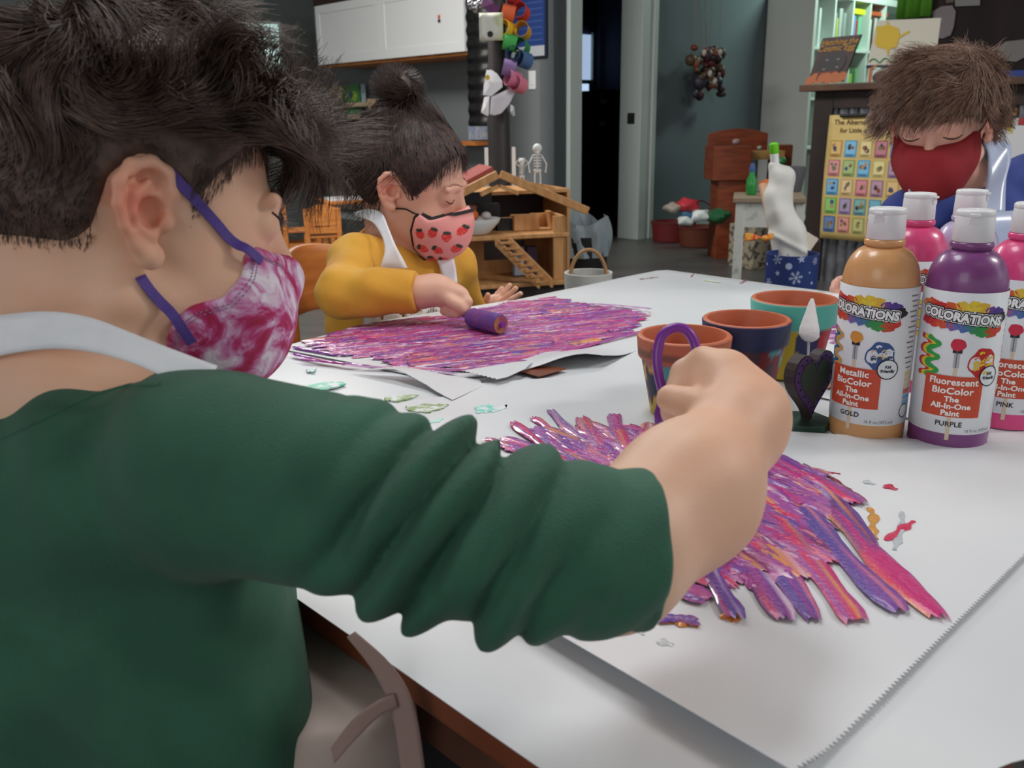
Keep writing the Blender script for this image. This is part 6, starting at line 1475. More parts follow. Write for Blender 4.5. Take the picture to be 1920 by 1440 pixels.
def body1(P):
    d = head_sdf(B1.loc(P)) * B1.sc
    d = smin(d, s_cone(P, neck_a, neck_b, .043, .046), .02)
    d = smin(d, s_cone(P, neck_b, V3(at(230, 900, .49)), .050, .05), .02); d = smin(d, s_cone(P, V3(at(120, 730, .50)), V3(at(-170, 860, .56)), .040, .030), .03)
    d = smin(d, s_cone(P, V3(at(230, 850, .48)), E_sh, .040, .030), .02)
    a = s_chain(P, [E_sh, E_el, F_el], [.032, .031, .031], .01)
    a = smin(a, s_chain(P, [F_el, F_md, F_wr], [.0335, .0325, .0225], .02), .01)
    K = V3(at(1345, 728, .515)); a = smin(a, s_cone(P, F_wr, K, .0225, .0200), .016)
    a = smin(a, s_cone(P, V3(at(1412, 765, .50)), V3(at(1365, 705, .51)), .0185, .0125), .014)
    a = smin(a, s_cone(P, F_wr, V3(at(1352, 770, .522)), .020, .014), .012)
    for pts, r in fing + [thumb]:
        q = [HK(*p) for p in pts]; a = smin(a, s_chain(P, q, [r * 1.12, r * 1.05, r, r * .92], .003), .004)
    b = s_chain(P, [(-.44, .54, .60), (-.48, .60, .475), (-.40, .69, .45)], [.030, .027, .021], .01); b = smin(b, s_cone(P, (-.40, .69, .45), (-.36, .715, .445), .02, .017), .012)
    for j in range(4): b = smin(b, s_chain(P, [(-.355 - .005 * j, .700 + .012 * j, .448), (-.330 - .005 * j, .715 + .012 * j, .442), (-.315 - .004 * j, .722 + .012 * j, .428)], [.0080, .0075, .0065], .003), .004)
    b = smin(b, s_chain(P, [(-.375, .695, .45), (-.350, .688, .448), (-.332, .690, .440)], [.009, .0085, .0075], .003), .004)
    return np.minimum(np.minimum(d, a), b)
lo, hi = bbox([(-.50, .60, .45), (-.31, .76, .42)] + [B1.w(x, y, z) for x in (-.09, .09) for y in (-.11, .11) for z in (-.11, .11)] + [neck_b, E_sh, E_el, F_md, F_wr, HK(1258, 748, .50), at(230, 900, .49)], .06)
b1_body = sculpt('body', body1, lo, hi, .0014, sk1, g_root, skin_color(B1, (232, 188, 160), (222, 118, 92), (230, 168, 148)), it=1)
brows(B1, (52, 34, 30), g_root, .009)
m = MB()
for s in (-1, 1):
    m = MB(); m.ball(B1.w(s * .0320, .0735, .0), .0068, 10); obj('eye', m, mat('eye_dark', (50, 34, 30), .5), g_root, world=True, smooth=True)

# shirt with bunched sleeve folds
Ax = [E_sh, V3(at(640, 925, .405)), V3(at(900, 1012, .395)), V3(at(1100, 1030, .395)), V3(at(1215, 1030, .40))]
seg = [np.linalg.norm(Ax[i + 1] - Ax[i]) for i in range(4)]; cum = np.concatenate([[0], np.cumsum(seg)])
RR1 = [.0475, .0445, .0415, .0385, .0345]
def axial(P):
    best = None; bt = None; br = None; bax = None
    for i in range(4):
        ab = Ax[i + 1] - Ax[i]; t = np.clip(((P - Ax[i]) @ ab) / (ab @ ab), 0, 1); c = Ax[i] + t[:, None] * ab; d = np.linalg.norm(P - c, axis=1); s = cum[i] + t * seg[i]; r_ = RR1[i] + (RR1[i + 1] - RR1[i]) * t
        if best is None: best, bt, br = d, s, r_
        else:
            k = d < best; best = np.where(k, d, best); bt = np.where(k, s, bt); br = np.where(k, r_, br)
    return best, bt, br
def shirt1(P):
    d, s, r_ = axial(P)
    up = (P[:, 2] - .66); side = (P @ np.array([.3, -.95, 0], dtype=np.float32))
    ph = s * 235 - up * 150 + side * 30 + 1.3 * np.sin(s * 37 + up * 40 + 2) ; amp = .0105 * (1 + .35 * np.sin(s * 60 + 1)) * np.clip((s - .045) / .05, 0, 1) * (1 - .75 * np.clip((s - .158) / .02, 0, 1))
    fold = np.sqrt(np.sin(ph * .5) ** 2 + .012) - .55
    fold2 = np.abs(np.sin(ph * .27 + 1.0 + up * 30)) - .5
    slv = d - r_ - amp * fold * 1.0 - amp * .5 * fold2
    # cuff end
    ax = (Ax[4] - Ax[3]); ax = ax / np.linalg.norm(ax); slv = smax(slv, (P - Ax[4]) @ ax, .003)
    t = s_ell(P, V3(at(190, 1130, .535)), (.112, .10, .135)); t = smin(t, s_cone(P, V3(at(180, 1220, .53)), V3(at(180, 1700, .56)), .092, .09), .03)
    t = smin(t, s_cone(P, V3(at(110, 940, .50)), V3(at(360, 885, .45)), .056, .050), .03)
    t = smin(t, s_ell(P, V3(at(185, 880, .50)), (.085, .07, .050)), .03)
    t = smin(t, s_cone(P, V3(at(60, 960, .52)), V3(at(-260, 1010, .60)), .055, .045), .03)
    t = smin(t, s_cone(P, V3(at(330, 1150, .485)), V3(at(400, 1500, .50)), .052, .062), .03)
    t = t + .0034 * np.sin(P[:, 2] * 62 + P[:, 0] * 60 + 2.0 * np.sin(P[:, 2] * 22)) * np.sin(P[:, 0] * 45 + P[:, 2] * 26) + .0018 * np.sin(P[:, 0] * 90 + P[:, 2] * 18)
    t = smin(t, s_chain(P, [V3(at(-260, 1010, .60)), (-.45, .55, .58), (-.485, .60, .475), (-.415, .675, .452)], [.045, .042, .037, .031], .01), .02)
    d = smin(t, slv, .022)
    neck = s_cone(P, neck_b - np.array([0, 0, .02], dtype=np.float32), neck_a, .052, .062); d = smax(d, -neck, .004)
    cut = (.30 - P[:, 2]); return smax(d, cut, .004)
M_green = mat('dark_green_jersey', (48, 98, 76), .78, col2=(40, 85, 66), nscale=18, bump=.35, bscale=900, sheen=.08)
lo, hi = bbox(list(Ax) + [at(190, 700, .5), at(-260, 980, .60), at(400, 1500, .5)], .075); lo[2] = .28; lo[0] = -.54; hi[1] = max(hi[1], .74)
sculpt('shirt', shirt1, lo, hi, .0020, M_green, g_root, it=3)
# neckband seam
def march(f, px, py, z0, z1, n=160):
    """first point of surface f met along the line of sight between two depths"""
    Z = np.linspace(z0, z1, n); P = np.array([tuple(at(px, py, z)) for z in Z], dtype=np.float32); d = f(P); k = int(np.argmax(d < 0)) if (d < 0).any() else int(np.argmin(d)); return Vector(P[k].tolist())
def draped(pts, f, z0, z1, sub=5):
    Q = []
    for i in range(len(pts) - 1):
        for k in range(sub): Q.append((pts[i][0] + (pts[i + 1][0] - pts[i][0]) * k / sub, pts[i][1] + (pts[i + 1][1] - pts[i][1]) * k / sub))
    return [march(f, a, b, z0, z1) for a, b in Q + [pts[-1]]]
m = MB(); m.tube(draped([(-40, 842), (40, 806), (110, 772), (180, 740), (245, 722), (300, 722)], shirt1, .40, .50), .0011, 8); obj('neckband', m, M_green, g_root, world=True, smooth=True)

M_tape = mat('white_apron_tape', (244, 244, 247), .5, col2=(234, 235, 240), nscale=40)
ap = ribbon('apron_strap', [at(-60, 600, .455), at(0, 592, .447), at(90, 585, .440), at(170, 596, .438), at(250, 626, .436), at(330, 658, .434), at(408, 688, .434)],
            [at(-60, 690, .452), at(0, 668, .444), at(90, 655, .437), at(170, 660, .435), at(250, 682, .432), at(320, 712, .430), at(384, 730, .428)], M_tape, g_root)
# hair
def b1_region(Q):
    poly = [(.082, .050), (.050, .040), (.036, .022), (.024, .002), (.016, -.014), (.012, .012), (-.010, .024), (-.024, .010), (-.030, -.018), (-.052, -.052), (-.13, -.07), (-.13, .15), (.13, .15), (.13, .055)]
    return poly_sd(Q[:, 1], Q[:, 2], poly)
M_h1 = mat('hair_dark_brown', (104, 82, 72), .50, col2=(66, 50, 45), nscale=90)
def sh1(Q):
    top = np.clip((Q[:, 2] - .02) / .05, 0, 1)
    d = cranium(Q, .003) - .010 * top - .003 * np.sin(Q[:, 0] * 120) * np.sin(Q[:, 1] * 110 + Q[:, 2] * 70) * top
    return smax(d, b1_region(Q), .008)
hair_shell(B1, sh1, M_h1, g_root)
def comb1(p, t):
    v = np.zeros_like(p); v[:, 1] = .9 * (p[:, 2] > .03) + .1; v[:, 0] = .25 + p[:, 0] * 5; v[:, 2] = -.35 * (p[:, 2] < .07); back = p[:, 1] < -.05; v[back, 1] = -.2; v[back, 2] = -.9; return v
S = grow(B1, 9000, lambda q: (b1_region(q) < 0) & (q[:, 2] > .035), comb1, lambda R: .045 + .030 * np.clip(R[:, 1] / .07, 0, 1), 21, lift=.55, curl=1.15, cf=85, guides=420, clump=.7, off=.0165, grav=.10)
put_hair('hair', B1, S, .00042, M_h1, g_root)
S = grow(B1, 5200, lambda q: (b1_region(q) < .003) & (q[:, 2] <= .045) & ~((np.abs(q[:, 1] + .006) < .024) & (q[:, 2] < .034)), lambda p, t: np.stack([np.sign(p[:, 0]) * .1, -.25 + 0 * p[:, 1], -.9 + 0 * p[:, 2]], 1), lambda R: .005 + .011 * np.clip((R[:, 2] + .0) / .05, 0, 1), 22, lift=.5, curl=.4, guides=900, clump=.3, off=.003, grav=.1)
put_hair('hair', B1, S, .00032, M_h1, g_root)
# fringe reaching beyond the forehead
S = grow(B1, 1500, lambda q: (q[:, 1] > .045) & (q[:, 2] > .045), lambda p, t: np.stack([.15 + 0 * p[:, 0], .9 - 1.2 * t + 0 * p[:, 1], -.25 - .7 * t + 0 * p[:, 2]], 1), lambda R: .060 + 0 * R[:, 0], 23, lift=.7, curl=1.3, cf=80, guides=130, clump=.75, off=.010, grav=.16)
put_hair('hair', B1, S, .00038, M_h1, g_root)
# mask
M_td = bpy.data.materials.new('tie_dye_fabric'); M_td.use_nodes = True
def tiedye():
    nt = M_td.node_tree; N = nt.nodes; L = nt.links; b = N['Principled BSDF']; b.inputs['Roughness'].default_value = .75
    tc = N.new('ShaderNodeTexCoord'); n1 = N.new('ShaderNodeTexNoise'); n1.inputs['Scale'].default_value = 38; n1.inputs['Detail'].default_value = 6; n1.inputs['Roughness'].default_value = .62; n1.inputs['Distortion'].default_value = 1.2
    L.new(tc.outputs['Object'], n1.inputs['Vector']); r = N.new('ShaderNodeValToRGB'); L.new(n1.outputs['Fac'], r.inputs[0]); e = r.color_ramp.elements
    e[0].position = .38; e[0].color = S2L((168, 22, 70)) + (1,); e[1].position = .66; e[1].color = S2L((232, 222, 232)) + (1,)
    k = e.new(.47); k.color = S2L((186, 50, 112)) + (1,); k = e.new(.55); k.color = S2L((206, 140, 184)) + (1,)
    L.new(r.outputs[0], b.inputs['Base Color'])
    n2 = N.new('ShaderNodeTexNoise'); n2.inputs['Scale'].default_value = 60; bp = N.new('ShaderNodeBump'); bp.inputs['Strength'].default_value = .25; bp.inputs['Distance'].default_value = .003; L.new(tc.outputs['Object'], n2.inputs['Vector']); L.new(n2.outputs['Fac'], bp.inputs['Height']); L.new(bp.outputs[0], b.inputs['Normal'])
tiedye()
mp1 = [(.112, -.026), (.092, -.020), (.072, -.020), (.060, -.018), (.053, -.022), (.050, -.036), (.040, -.050), (.024, -.056), (.014, -.064), (.010, -.082), (.018, -.108), (.050, -.125), (.105, -.115), (.125, -.07)]
mf = mask_sdf(mp1, .004, (0, .058, -.064, .044, .043, .048), .5)
Vm, Qm = surfnet(mf, (-.08, -.02, -.14), (.08, .14, .01), .0016); Vm = relax(Vm, Qm, 2)
mk = npmesh('face_mask', B1.wld(Vm), Qm, M_td, g_root)
def snap(H, pts, f, off=.001):
    P = np.array(pts, dtype=np.float32)
    for _ in range(10):
        d = f(P); e = 1e-3; g = np.stack([(f(P + np.array(v, dtype=np.float32)) - d) / e for v in ((e, 0, 0), (0, e, 0), (0, 0, e))], 1); g /= np.linalg.norm(g, axis=1, keepdims=True) + 1e-9; P = P - (d - off)[:, None] * g * .8
    return P.astype(np.float32), g
def band(H, name, pts, f, w_, m_, root, off=.0012, n=8, th=.001):
    """a flat strap that follows a surface f through local points"""
    P = []
    for i in range(len(pts) - 1):
        for k in range(n): P.append(np.array(pts[i]) * (1 - k / n) + np.array(pts[i + 1]) * k / n)
    P.append(np.array(pts[-1])); P, g = snap(H, P, f, off)
    T = np.gradient(P, axis=0); T /= np.linalg.norm(T, axis=1, keepdims=True) + 1e-9; S_ = np.cross(T, g)
    vs = []; 
    for i in range(len(P)):
        for a, b in ((-1, 0), (1, 0), (1, 1), (-1, 1)): vs.append(P[i] + S_[i] * w_ / 2 * a + g[i] * (th * b))
    W = H.wld(np.array(vs)); mb_ = MB(); k = len(P)
    fs = [(4 * i + j, 4 * i + (j + 1) % 4, 4 * i + 4 + (j + 1) % 4, 4 * i + 4 + j) for i in range(k - 1) for j in range(4)] + [(3, 2, 1, 0), tuple(4 * (k - 1) + j for j in range(4))]
    mb_.add([Vector(v.tolist()) for v in W], fs); return obj(name, mb_, m_, root, world=True, smooth=True, auto=40)
M_st = mat('purple_strap', (84, 62, 140), .6, bump=.3, bscale=700)
un = lambda Q: smin(head_sdf(Q, ears=()), mf(Q), .016)
band(B1, 'mask_strap', [(.077, .006, .016), (.060, .059, -.028)], un, .0060, M_st, mk, n=22)
band(B1, 'mask_strap', [(.074, -.006, -.040), (.060, .024, -.078)], un, .0060, M_st, mk, n=22)
# stitched double seam along the rear edge of the mask
seamp = [(.040, .086, -.025), (.052, .072, -.025), (.058, .061, -.023), (.060, .057, -.027), (.062, .054, -.038), (.064, .043, -.054), (.064, .026, -.061), (.062, .018, -.068), (.060, .014, -.082), (.056, .022, -.104)]
for dd in (0, .0022):
    P = []
    for i in range(len(seamp) - 1):
        for k in range(6): P.append(np.array(seamp[i]) * (1 - k / 6) + np.array(seamp[i + 1]) * k / 6 + np.array([0, dd, -dd * .6]))
    P, g_ = snap(B1, P, mf, .0002); W = B1.wld(P); m = MB()
    for i in range(len(W) - 1): m.tube([Vector(W[i].tolist()), Vector((W[i] * .45 + W[i + 1] * .55).tolist())], .00035, 5)
    obj('seam_stitches', m, mat('stitch_mauve', (150, 120, 150), .7), mk, world=True)

# apron, lap and chair of the boy in green
M_apr = mat('cream_apron_cloth', (196, 178, 168), .7, col2=(180, 160, 150), nscale=8, bump=.1, bscale=60)
def lap(P):
    d = s_ell(P, V3(at(600, 1290, .56)), (.075, .09, .12)); d = smin(d, s_cone(P, V3(at(560, 1420, .55)), V3(at(840, 1500, .68)), .06, .05), .03)
    return d + .003 * np.sin(P[:, 2] * 80 + P[:, 0] * 70)
lo, hi = bbox([at(600, 1290, .56), at(840, 1500, .68), at(560, 1420, .55)], .14); hi[2] = min(hi[2], .62)
def lap2(P): return smax(smax(lap(P), np.maximum(.30 - P[:, 2], P[:, 2] - .515), .004), P @ np.array(tuple(VX), dtype=np.float32) - .262, .004)
sculpt('apron_skirt', lap2, lo, hi, .004, M_apr, g_root)
ribbon('apron_tie', [at(650, 1195, .46), at(700, 1260, .46), at(735, 1340, .46), at(755, 1470, .46)], [at(665, 1185, .46), at(735, 1250, .46), at(778, 1330, .46), at(800, 1470, .46)], mat('tie_taupe', (150, 124, 116), .7), g_root)
ribbon('apron_tie', [at(622, 1400, .45), at(660, 1350, .45), at(705, 1315, .455), at(738, 1300, .46)], [at(628, 1430, .45), at(672, 1380, .45), at(712, 1340, .455), at(745, 1325, .46)], mat('tie_taupe', (150, 124, 116), .7), g_root)
M_blk = mat('black_trousers', (30, 28, 32), .8)
def legs1(P):
    d = s_chain(P, [(-.27, .42, .31), (-.13, .57, .345), (-.05, .66, .33), (-.02, .66, .06)], [.085, .068, .055, .04], .03)
    d2 = s_chain(P, [(-.34, .50, .31), (-.22, .66, .335), (-.15, .76, .32), (-.13, .76, .06)], [.08, .066, .055, .04], .03)
    return np.minimum(d, d2)
sculpt('trousers', legs1, (-.45, .30, .0), (.08, .86, .42), .006, M_blk, g_root)
for x, y in ((-.02, .68), (-.13, .78)):
    m = MB(); m.M = Matrix.Translation((x, y, .001)) @ Matrix.Rotation(-.8, 4, 'Z'); m.ball((.0, .03, .028), .036, 8, sx=.9, sy=1.9, sz=.75); obj('shoe', m, mat('grey_shoe', (90, 90, 96), .6), g_root, world=True, smooth=True)
# =================================================== girl in yellow at the far left side of the table
G = Head(at(770, 337, 1.36), 101, 16, 5, 1.0)
y_root = thing('person', 'child with a hair bun, mustard yellow top and strawberry mask rolling paint', 'person', (-.16, 1.46, 0))
sk2 = skin_mat('skin_fair', (220, 168, 146), (246, 234, 228))
n_a, n_b = G.wld(np.array([[0, -.028, -.05]]))[0], V3(at(738, 465, 1.40))
Rs, Re, Rw = V3(at(668, 490, 1.33)), V3(at(640, 550, 1.25)), V3(at(790, 548, 1.235))
Ls, Le, Lw = V3(at(850, 500, 1.50)), V3(at(880, 600, 1.60)), V3(at(918, 590, 1.60))
def body2(P):
    d = head_sdf(G.loc(P)) * G.sc
    d = smin(d, s_cone(P, n_a, n_b, .038, .042), .02); d = smin(d, s_cone(P, Rs, Ls, .035, .035), .02)
    a = s_chain(P, [Rs, Re, Rw, V3(at(822, 546, 1.235))], [.028, .026, .021, .020], .01)
    a = smin(a, s_cone(P, V3(at(815, 540, 1.24)), V3(at(856, 556, 1.23)), .019, .017), .012)
    for pts, r in (([(850, 545, 1.225), (868, 552, 1.22), (876, 566, 1.215), (872, 580, 1.215)], .0078), ([(846, 552, 1.23), (864, 566, 1.22), (866, 580, 1.22), (858, 588, 1.222)], .0078),
                   ([(840, 556, 1.235), (852, 572, 1.225), (852, 584, 1.225), (844, 588, 1.23)], .0074), ([(832, 558, 1.24), (840, 572, 1.235), (838, 582, 1.235), (832, 584, 1.235)], .0066),
                   ([(830, 552, 1.225), (848, 566, 1.215), (862, 574, 1.21), (868, 580, 1.21)], .0082)):
        a = smin(a, s_chain(P, [V3(at(*q)) for q in pts], [r * 1.1, r, r * .95, r * .88], .003), .004)
    b = s_chain(P, [Ls, Le, Lw], [.026, .024, .018], .01); b = smin(b, s_cone(P, Lw, V3(at(928, 570, 1.60)), .018, .018), .01)
    for pts in ([(924, 566, 1.61), (933, 552, 1.62), (941, 541, 1.62)], [(931, 564, 1.60), (945, 549, 1.60), (956, 535, 1.60)], [(937, 568, 1.59), (954, 554, 1.585), (967, 541, 1.58)], [(941, 574, 1.58), (960, 562, 1.57), (976, 551, 1.565)], [(917, 570, 1.59), (912, 562, 1.585), (915, 553, 1.58)]):
        b = smin(b, s_chain(P, [V3(at(*q)) for q in pts], [.0066, .0058, .0050], .002), .002)
    return np.minimum(np.minimum(d, a), b)
lo, hi = bbox([G.w(x, y, z) for x in (-.09, .09) for y in (-.11, .11) for z in (-.11, .11)] + [n_b, Rs, Re, Rw, at(876, 588, 1.21), Le, Ls, at(972, 540, 1.60)], .045)
sculpt('body', body2, lo, hi, .0020, sk2, y_root, skin_color(G, (226, 178, 154), (224, 140, 118), (228, 158, 144)))
brows(G, (70, 46, 40), y_root, 0, (176, 128, 108))
M_yel = mat('mustard_jersey', (226, 168, 58), .8, col2=(212, 150, 46), nscale=14, bump=.2, bscale=600, sheen=.1)
Tb = V3(at(735, 640, 1.47))
def shirt2(P):
    d = s_chain(P, [Rs, Re, V3(at(700, 548, 1.235)), V3(at(782, 547, 1.232))], [.037, .035, .032, .0295], .012)
    t_ = ((P - Re) @ ((Rw - Re) / np.linalg.norm(Rw - Re))); d = smax(d, t_ - np.linalg.norm(V3(at(782, 547, 1.232)) - Re), .003)
    t = s_ell(P, V3(at(742, 560, 1.45)), (.098, .085, .13)); t = smin(t, s_cone(P, Rs, Ls, .042, .040), .03); t = smin(t, s_cone(P, V3(at(700, 590, 1.43)), V3(at(710, 760, 1.45)), .075, .085), .04)
    d = smin(d, t, .012); d = smin(d, s_chain(P, [Ls, Le, V3(at(905, 596, 1.60))], [.036, .033, .026], .01), .01)
    d = d + .0016 * np.sin(P[:, 0] * 70 + P[:, 2] * 90) * np.sin(P[:, 2] * 60 + P[:, 1] * 50)
    return smax(smax(d, -s_cone(P, n_b, n_a, .046, .052), .004), .30 - P[:, 2], .003)
lo, hi = bbox([Rs, Re, Rw, Ls, Le, Lw, at(742, 560, 1.45)], .13); lo[2] = .29
sculpt('shirt', shirt2, lo, hi, .003, M_yel, y_root)
# apron
ribbon('apron_strap', [at(664, 398, 1.36), at(692, 392, 1.33), at(716, 400, 1.315), at(728, 426, 1.295), at(742, 460, 1.28), at(756, 486, 1.285), at(764, 502, 1.29)], [at(668, 404, 1.36), at(684, 410, 1.335), at(702, 420, 1.315), at(718, 446, 1.295), at(722, 470, 1.285), at(716, 492, 1.285), at(712, 502, 1.29)], M_tape, y_root, sub=6)
ribbon('apron_strap', [at(802, 456, 1.38), at(822, 462, 1.38), at(840, 466, 1.385), at(852, 490, 1.385), at(858, 530, 1.38)], [at(800, 462, 1.38), at(814, 478, 1.38), at(824, 500, 1.38), at(828, 515, 1.38), at(834, 535, 1.38)], M_tape, y_root, sub=6)
def bib(P):
    d = s_ell(P, V3(at(752, 590, 1.43)), (.085, .095, .11)); return smax(smax(np.abs(d) - .0015, (P[:, 2] - V3(at(760, 545, 1.36))[2]), .002), -((P - V3(at(690, 600, 1.4))) @ V3((.80, -.2, 0))), .002)
lo, hi = bbox([at(752, 590, 1.43)], .15); sculpt('apron_bib', bib, lo, hi, .0035, mat('cream_apron', (226, 214, 204), .7), y_root)
# hair pulled up into a bun
def g_reg(Q):
    poly = [(.072, .062), (.058, .046), (.048, .022), (.036, -.004), (.022, -.016), (.016, .004), (.0, .020), (-.018, .012), (-.022, -.02), (-.035, -.05), (-.06, -.065), (-.13, -.05), (-.13, .15), (.13, .15), (.13, .07)]
    return poly_sd(Q[:, 1], Q[:, 2], poly)
M_h2 = mat('hair_black_brown', (78, 58, 52), .48, col2=(50, 37, 34), nscale=80)
BUN = (-.0, -.045, .125)
def sh2(Q):
    d = cranium(Q, .006); d = smax(d, g_reg(Q), .006)
    b = s_cone(Q, (0, -.032, .085), (0, -.045, .112), .012, .012); b = smin(b, s_ell(Q, BUN, (.024, .026, .020)) + .003 * np.sin(Q[:, 1] * 200 + Q[:, 2] * 260), .006); return smin(d, b, .012)
hair_shell(G, sh2, M_h2, y_root, .0028, hi=(.11, .14, .16))
def comb2(p, t):
    v = np.array([0, -.034, .095]) - p; v /= np.linalg.norm(v, axis=1, keepdims=True) + 1e-6; return v
S = grow(G, 5200, lambda q: (g_reg(q) < .003), comb2, lambda R: np.linalg.norm(R - np.array([0, -.034, .095]), axis=1) * .9, 31, lift=.08, curl=.2, cf=50, guides=500, clump=.4, off=.0085, grav=.0, steps=8)
put_hair('hair', G, S, .0006, M_h2, y_root)
S = grow(G, 420, lambda q: (q[:, 1] > .040) & (q[:, 2] > .035) & (g_reg(q) < .006), lambda p, t: np.stack([np.sign(p[:, 0] - .01) * .5, .35 + 0 * p[:, 1], -.9 + 0 * p[:, 2]], 1), lambda R: .030 + 0 * R[:, 0], 32, lift=.3, curl=.4, guides=60, clump=.5, off=.006, grav=.1)
put_hair('hair', G, S, .0005, M_h2, y_root)
S = grow(G, 260, lambda q: (q[:, 1] < -.0) & (q[:, 2] < .03) & (g_reg(q) < .006) & (q[:, 0] > 0), lambda p, t: np.stack([.25 + 0 * p[:, 0], -.35 + 0 * p[:, 1], -.9 + 0 * p[:, 2]], 1), lambda R: .055 + 0 * R[:, 0], 33, lift=.7, curl=.7, guides=40, clump=.6, off=.006, grav=.1)
put_hair('hair', G, S, .0005, M_h2, y_root)
rng = np.random.default_rng(5); v = rng.normal(size=(1400, 3)); v /= np.linalg.norm(v, axis=1, keepdims=True); c = np.array(BUN); P0 = c + v * np.array([.024, .026, .020]); ax = np.cross(v, np.array([.3, .4, .86])); ax /= np.linalg.norm(ax, axis=1, keepdims=True)
S = np.stack([c + (P0 - c) * (1 + .05 * k) + ax * .005 * k + v * .0002 * k * k for k in range(6)], 1); put_hair('hair', G, S, .0005, M_h2, y_root)
# strawberry mask
mp2 = [(.112, -.020), (.094, -.016), (.074, -.028), (.056, -.036), (.042, -.030), (.036, -.038), (.034, -.060), (.040, -.086), (.060, -.110), (.098, -.108), (.120, -.06)]
mf2 = mask_sdf(mp2, .005, (0, .070, -.060, .043, .042, .045))
Vm, Qm = surfnet(mf2, (-.08, -.0, -.13), (.08, .14, .01), .0014); Vm = relax(Vm, Qm, 2)
col = np.tile(np.array(S2L((236, 158, 150))), (len(Vm), 1))
berries = [(.048, -.060, .3), (.065, -.054, -.2), (.084, -.058, .1), (.101, -.046, -.5), (.054, -.084, 1.3), (.075, -.082, 1.0), (.098, -.076, -.6), (.066, -.104, .3), (.084, -.101, 1.2)]
ty, tz = Vm[:, 1] - .35 * np.abs(Vm[:, 0]), Vm[:, 2]
ty = Vm[:, 1]
for by, bz_, an in berries:
    e1 = (ty - by) * math.cos(an) + (tz - bz_) * math.sin(an); e2 = -(ty - by) * math.sin(an) + (tz - bz_) * math.cos(an)
    lf = (e1 / .0052) ** 2 + ((e2 - .0070) / .0026) ** 2 * (1 + .5 * np.sin(e1 * 2500)) < 1; be = (e1 / (.0064 + e2 * .15)) ** 2 + (e2 / .0075) ** 2 < 1
    sd_ = be & (np.sin(e1 * 2600) * np.sin(e2 * 2600) > .8); col[be] = S2L((222, 62, 58)); col[sd_] = S2L((240, 160, 120)); col[lf] = S2L((44, 62, 52))
mk2 = npmesh('face_mask', G.wld(Vm), Qm, mat('strawberry_cloth', (255, 255, 255), .8, attr='Col', bump=.1, bscale=300), y_root, col)
un2 = lambda Q: np.minimum(head_sdf(Q, ears=()), mf2(Q))
M_bb = mat('black_binding', (26, 24, 28), .7)
band(G, 'mask_binding', [(-.050, .056, -.036), (-.038, .078, -.026), (-.016, .100, -.018), (0, .106, -.016), (.016, .100, -.018), (.038, .078, -.027), (.050, .056, -.036), (.056, .043, -.031)], un2, .0050, M_bb, mk2, off=.0012)
band(G, 'mask_binding', [(.057, .040, -.032), (.056, .036, -.046), (.053, .036, -.066), (.048, .042, -.088), (.036, .058, -.106)], un2, .0040, M_bb, mk2, off=.0012)
band(G, 'mask_strap', [(.057, .040, -.033), (.066, .020, -.030), (.071, .004, -.034)], un2, .002, M_bb, mk2)

# girl's curved chair and seated lower body
def legs2(P):
    d = s_chain(P, [(-.19, 1.50, .30), (-.05, 1.36, .31), (.0, 1.31, .30), (.01, 1.30, .07)], [.075, .06, .05, .038], .03); e = s_chain(P, [(-.10, 1.58, .30), (.04, 1.44, .31), (.09, 1.39, .30), (.10, 1.38, .07)], [.075, .06, .05, .038], .03); return np.minimum(d, e)
sculpt('trousers', legs2, (-.3, 1.2, .0), (.2, 1.7, .42), .007, mat('grey_leggings', (70, 70, 80), .8), y_root)
for x, y in ((.015, 1.28), (.105, 1.36)):
    m = MB(); m.M = Matrix.Translation((x, y, .001)) @ Matrix.Rotation(.8 + PI, 4, 'Z'); m.ball((.0, .02, .028), .034, 8, sx=.9, sy=1.8, sz=.8); obj('shoe', m, mat('grey_shoe', (90, 90, 96), .6), y_root, world=True, smooth=True)
cz = at(590, 560, 1.52)
t = thing('kids_chair', 'curved backed orange wooden chair the girl in yellow sits on', 'chair', (-.20, 1.53, 0), 0)
zt, zb2 = at(590, 476, 1.5).z, at(590, 600, 1.5).z
A_, B_ = at(536, 500, 1.42), at(700, 500, 1.62)
mid_ = (A_ + B_) / 2; dv = (B_ - A_); nrm_ = Vector((-dv.y, dv.x, 0)).normalized()
if nrm_.dot(Vector((-1, .6, 0))) < 0: nrm_ = -nrm_
m = MB(); n = 24
def cb(s, v_):
    p = A_.lerp(B_, s) + nrm_ * (.055 * math.sin(PI * s)); z = zb2 + (zt - zb2 - .012 + .022 * math.sin(PI * s)) * v_; return Vector((p.x, p.y, z))
m.grid(cb, n, 6); o = obj('backrest', m, M_oak, t, world=True, smooth=True, auto=None); md = o.modifiers.new('s', 'SOLIDIFY'); md.thickness = .014; o.modifiers.new('b', 'BEVEL').width = .003
m = MB(); m.box((-.17, 1.50, .262), (.30, .30, .018), -.8); obj('seat', m, M_oak, t, world=True, bev=.005)
for s in (.06, .94):
    p = A_.lerp(B_, s); p = p + nrm_ * .012; m = MB(); m.tube([(p.x, p.y, 0), (p.x, p.y, zb2 + .05)], .013, 12); obj('leg', m, M_oak, t, world=True, smooth=True)
for dx, dy in ((-.02, 1.36), (.03, 1.50)): m = MB(); m.tube([(dx - .06, dy, 0), (dx - .06, dy, .255)], .013, 12); obj('leg', m, M_oak, t, world=True, smooth=True)

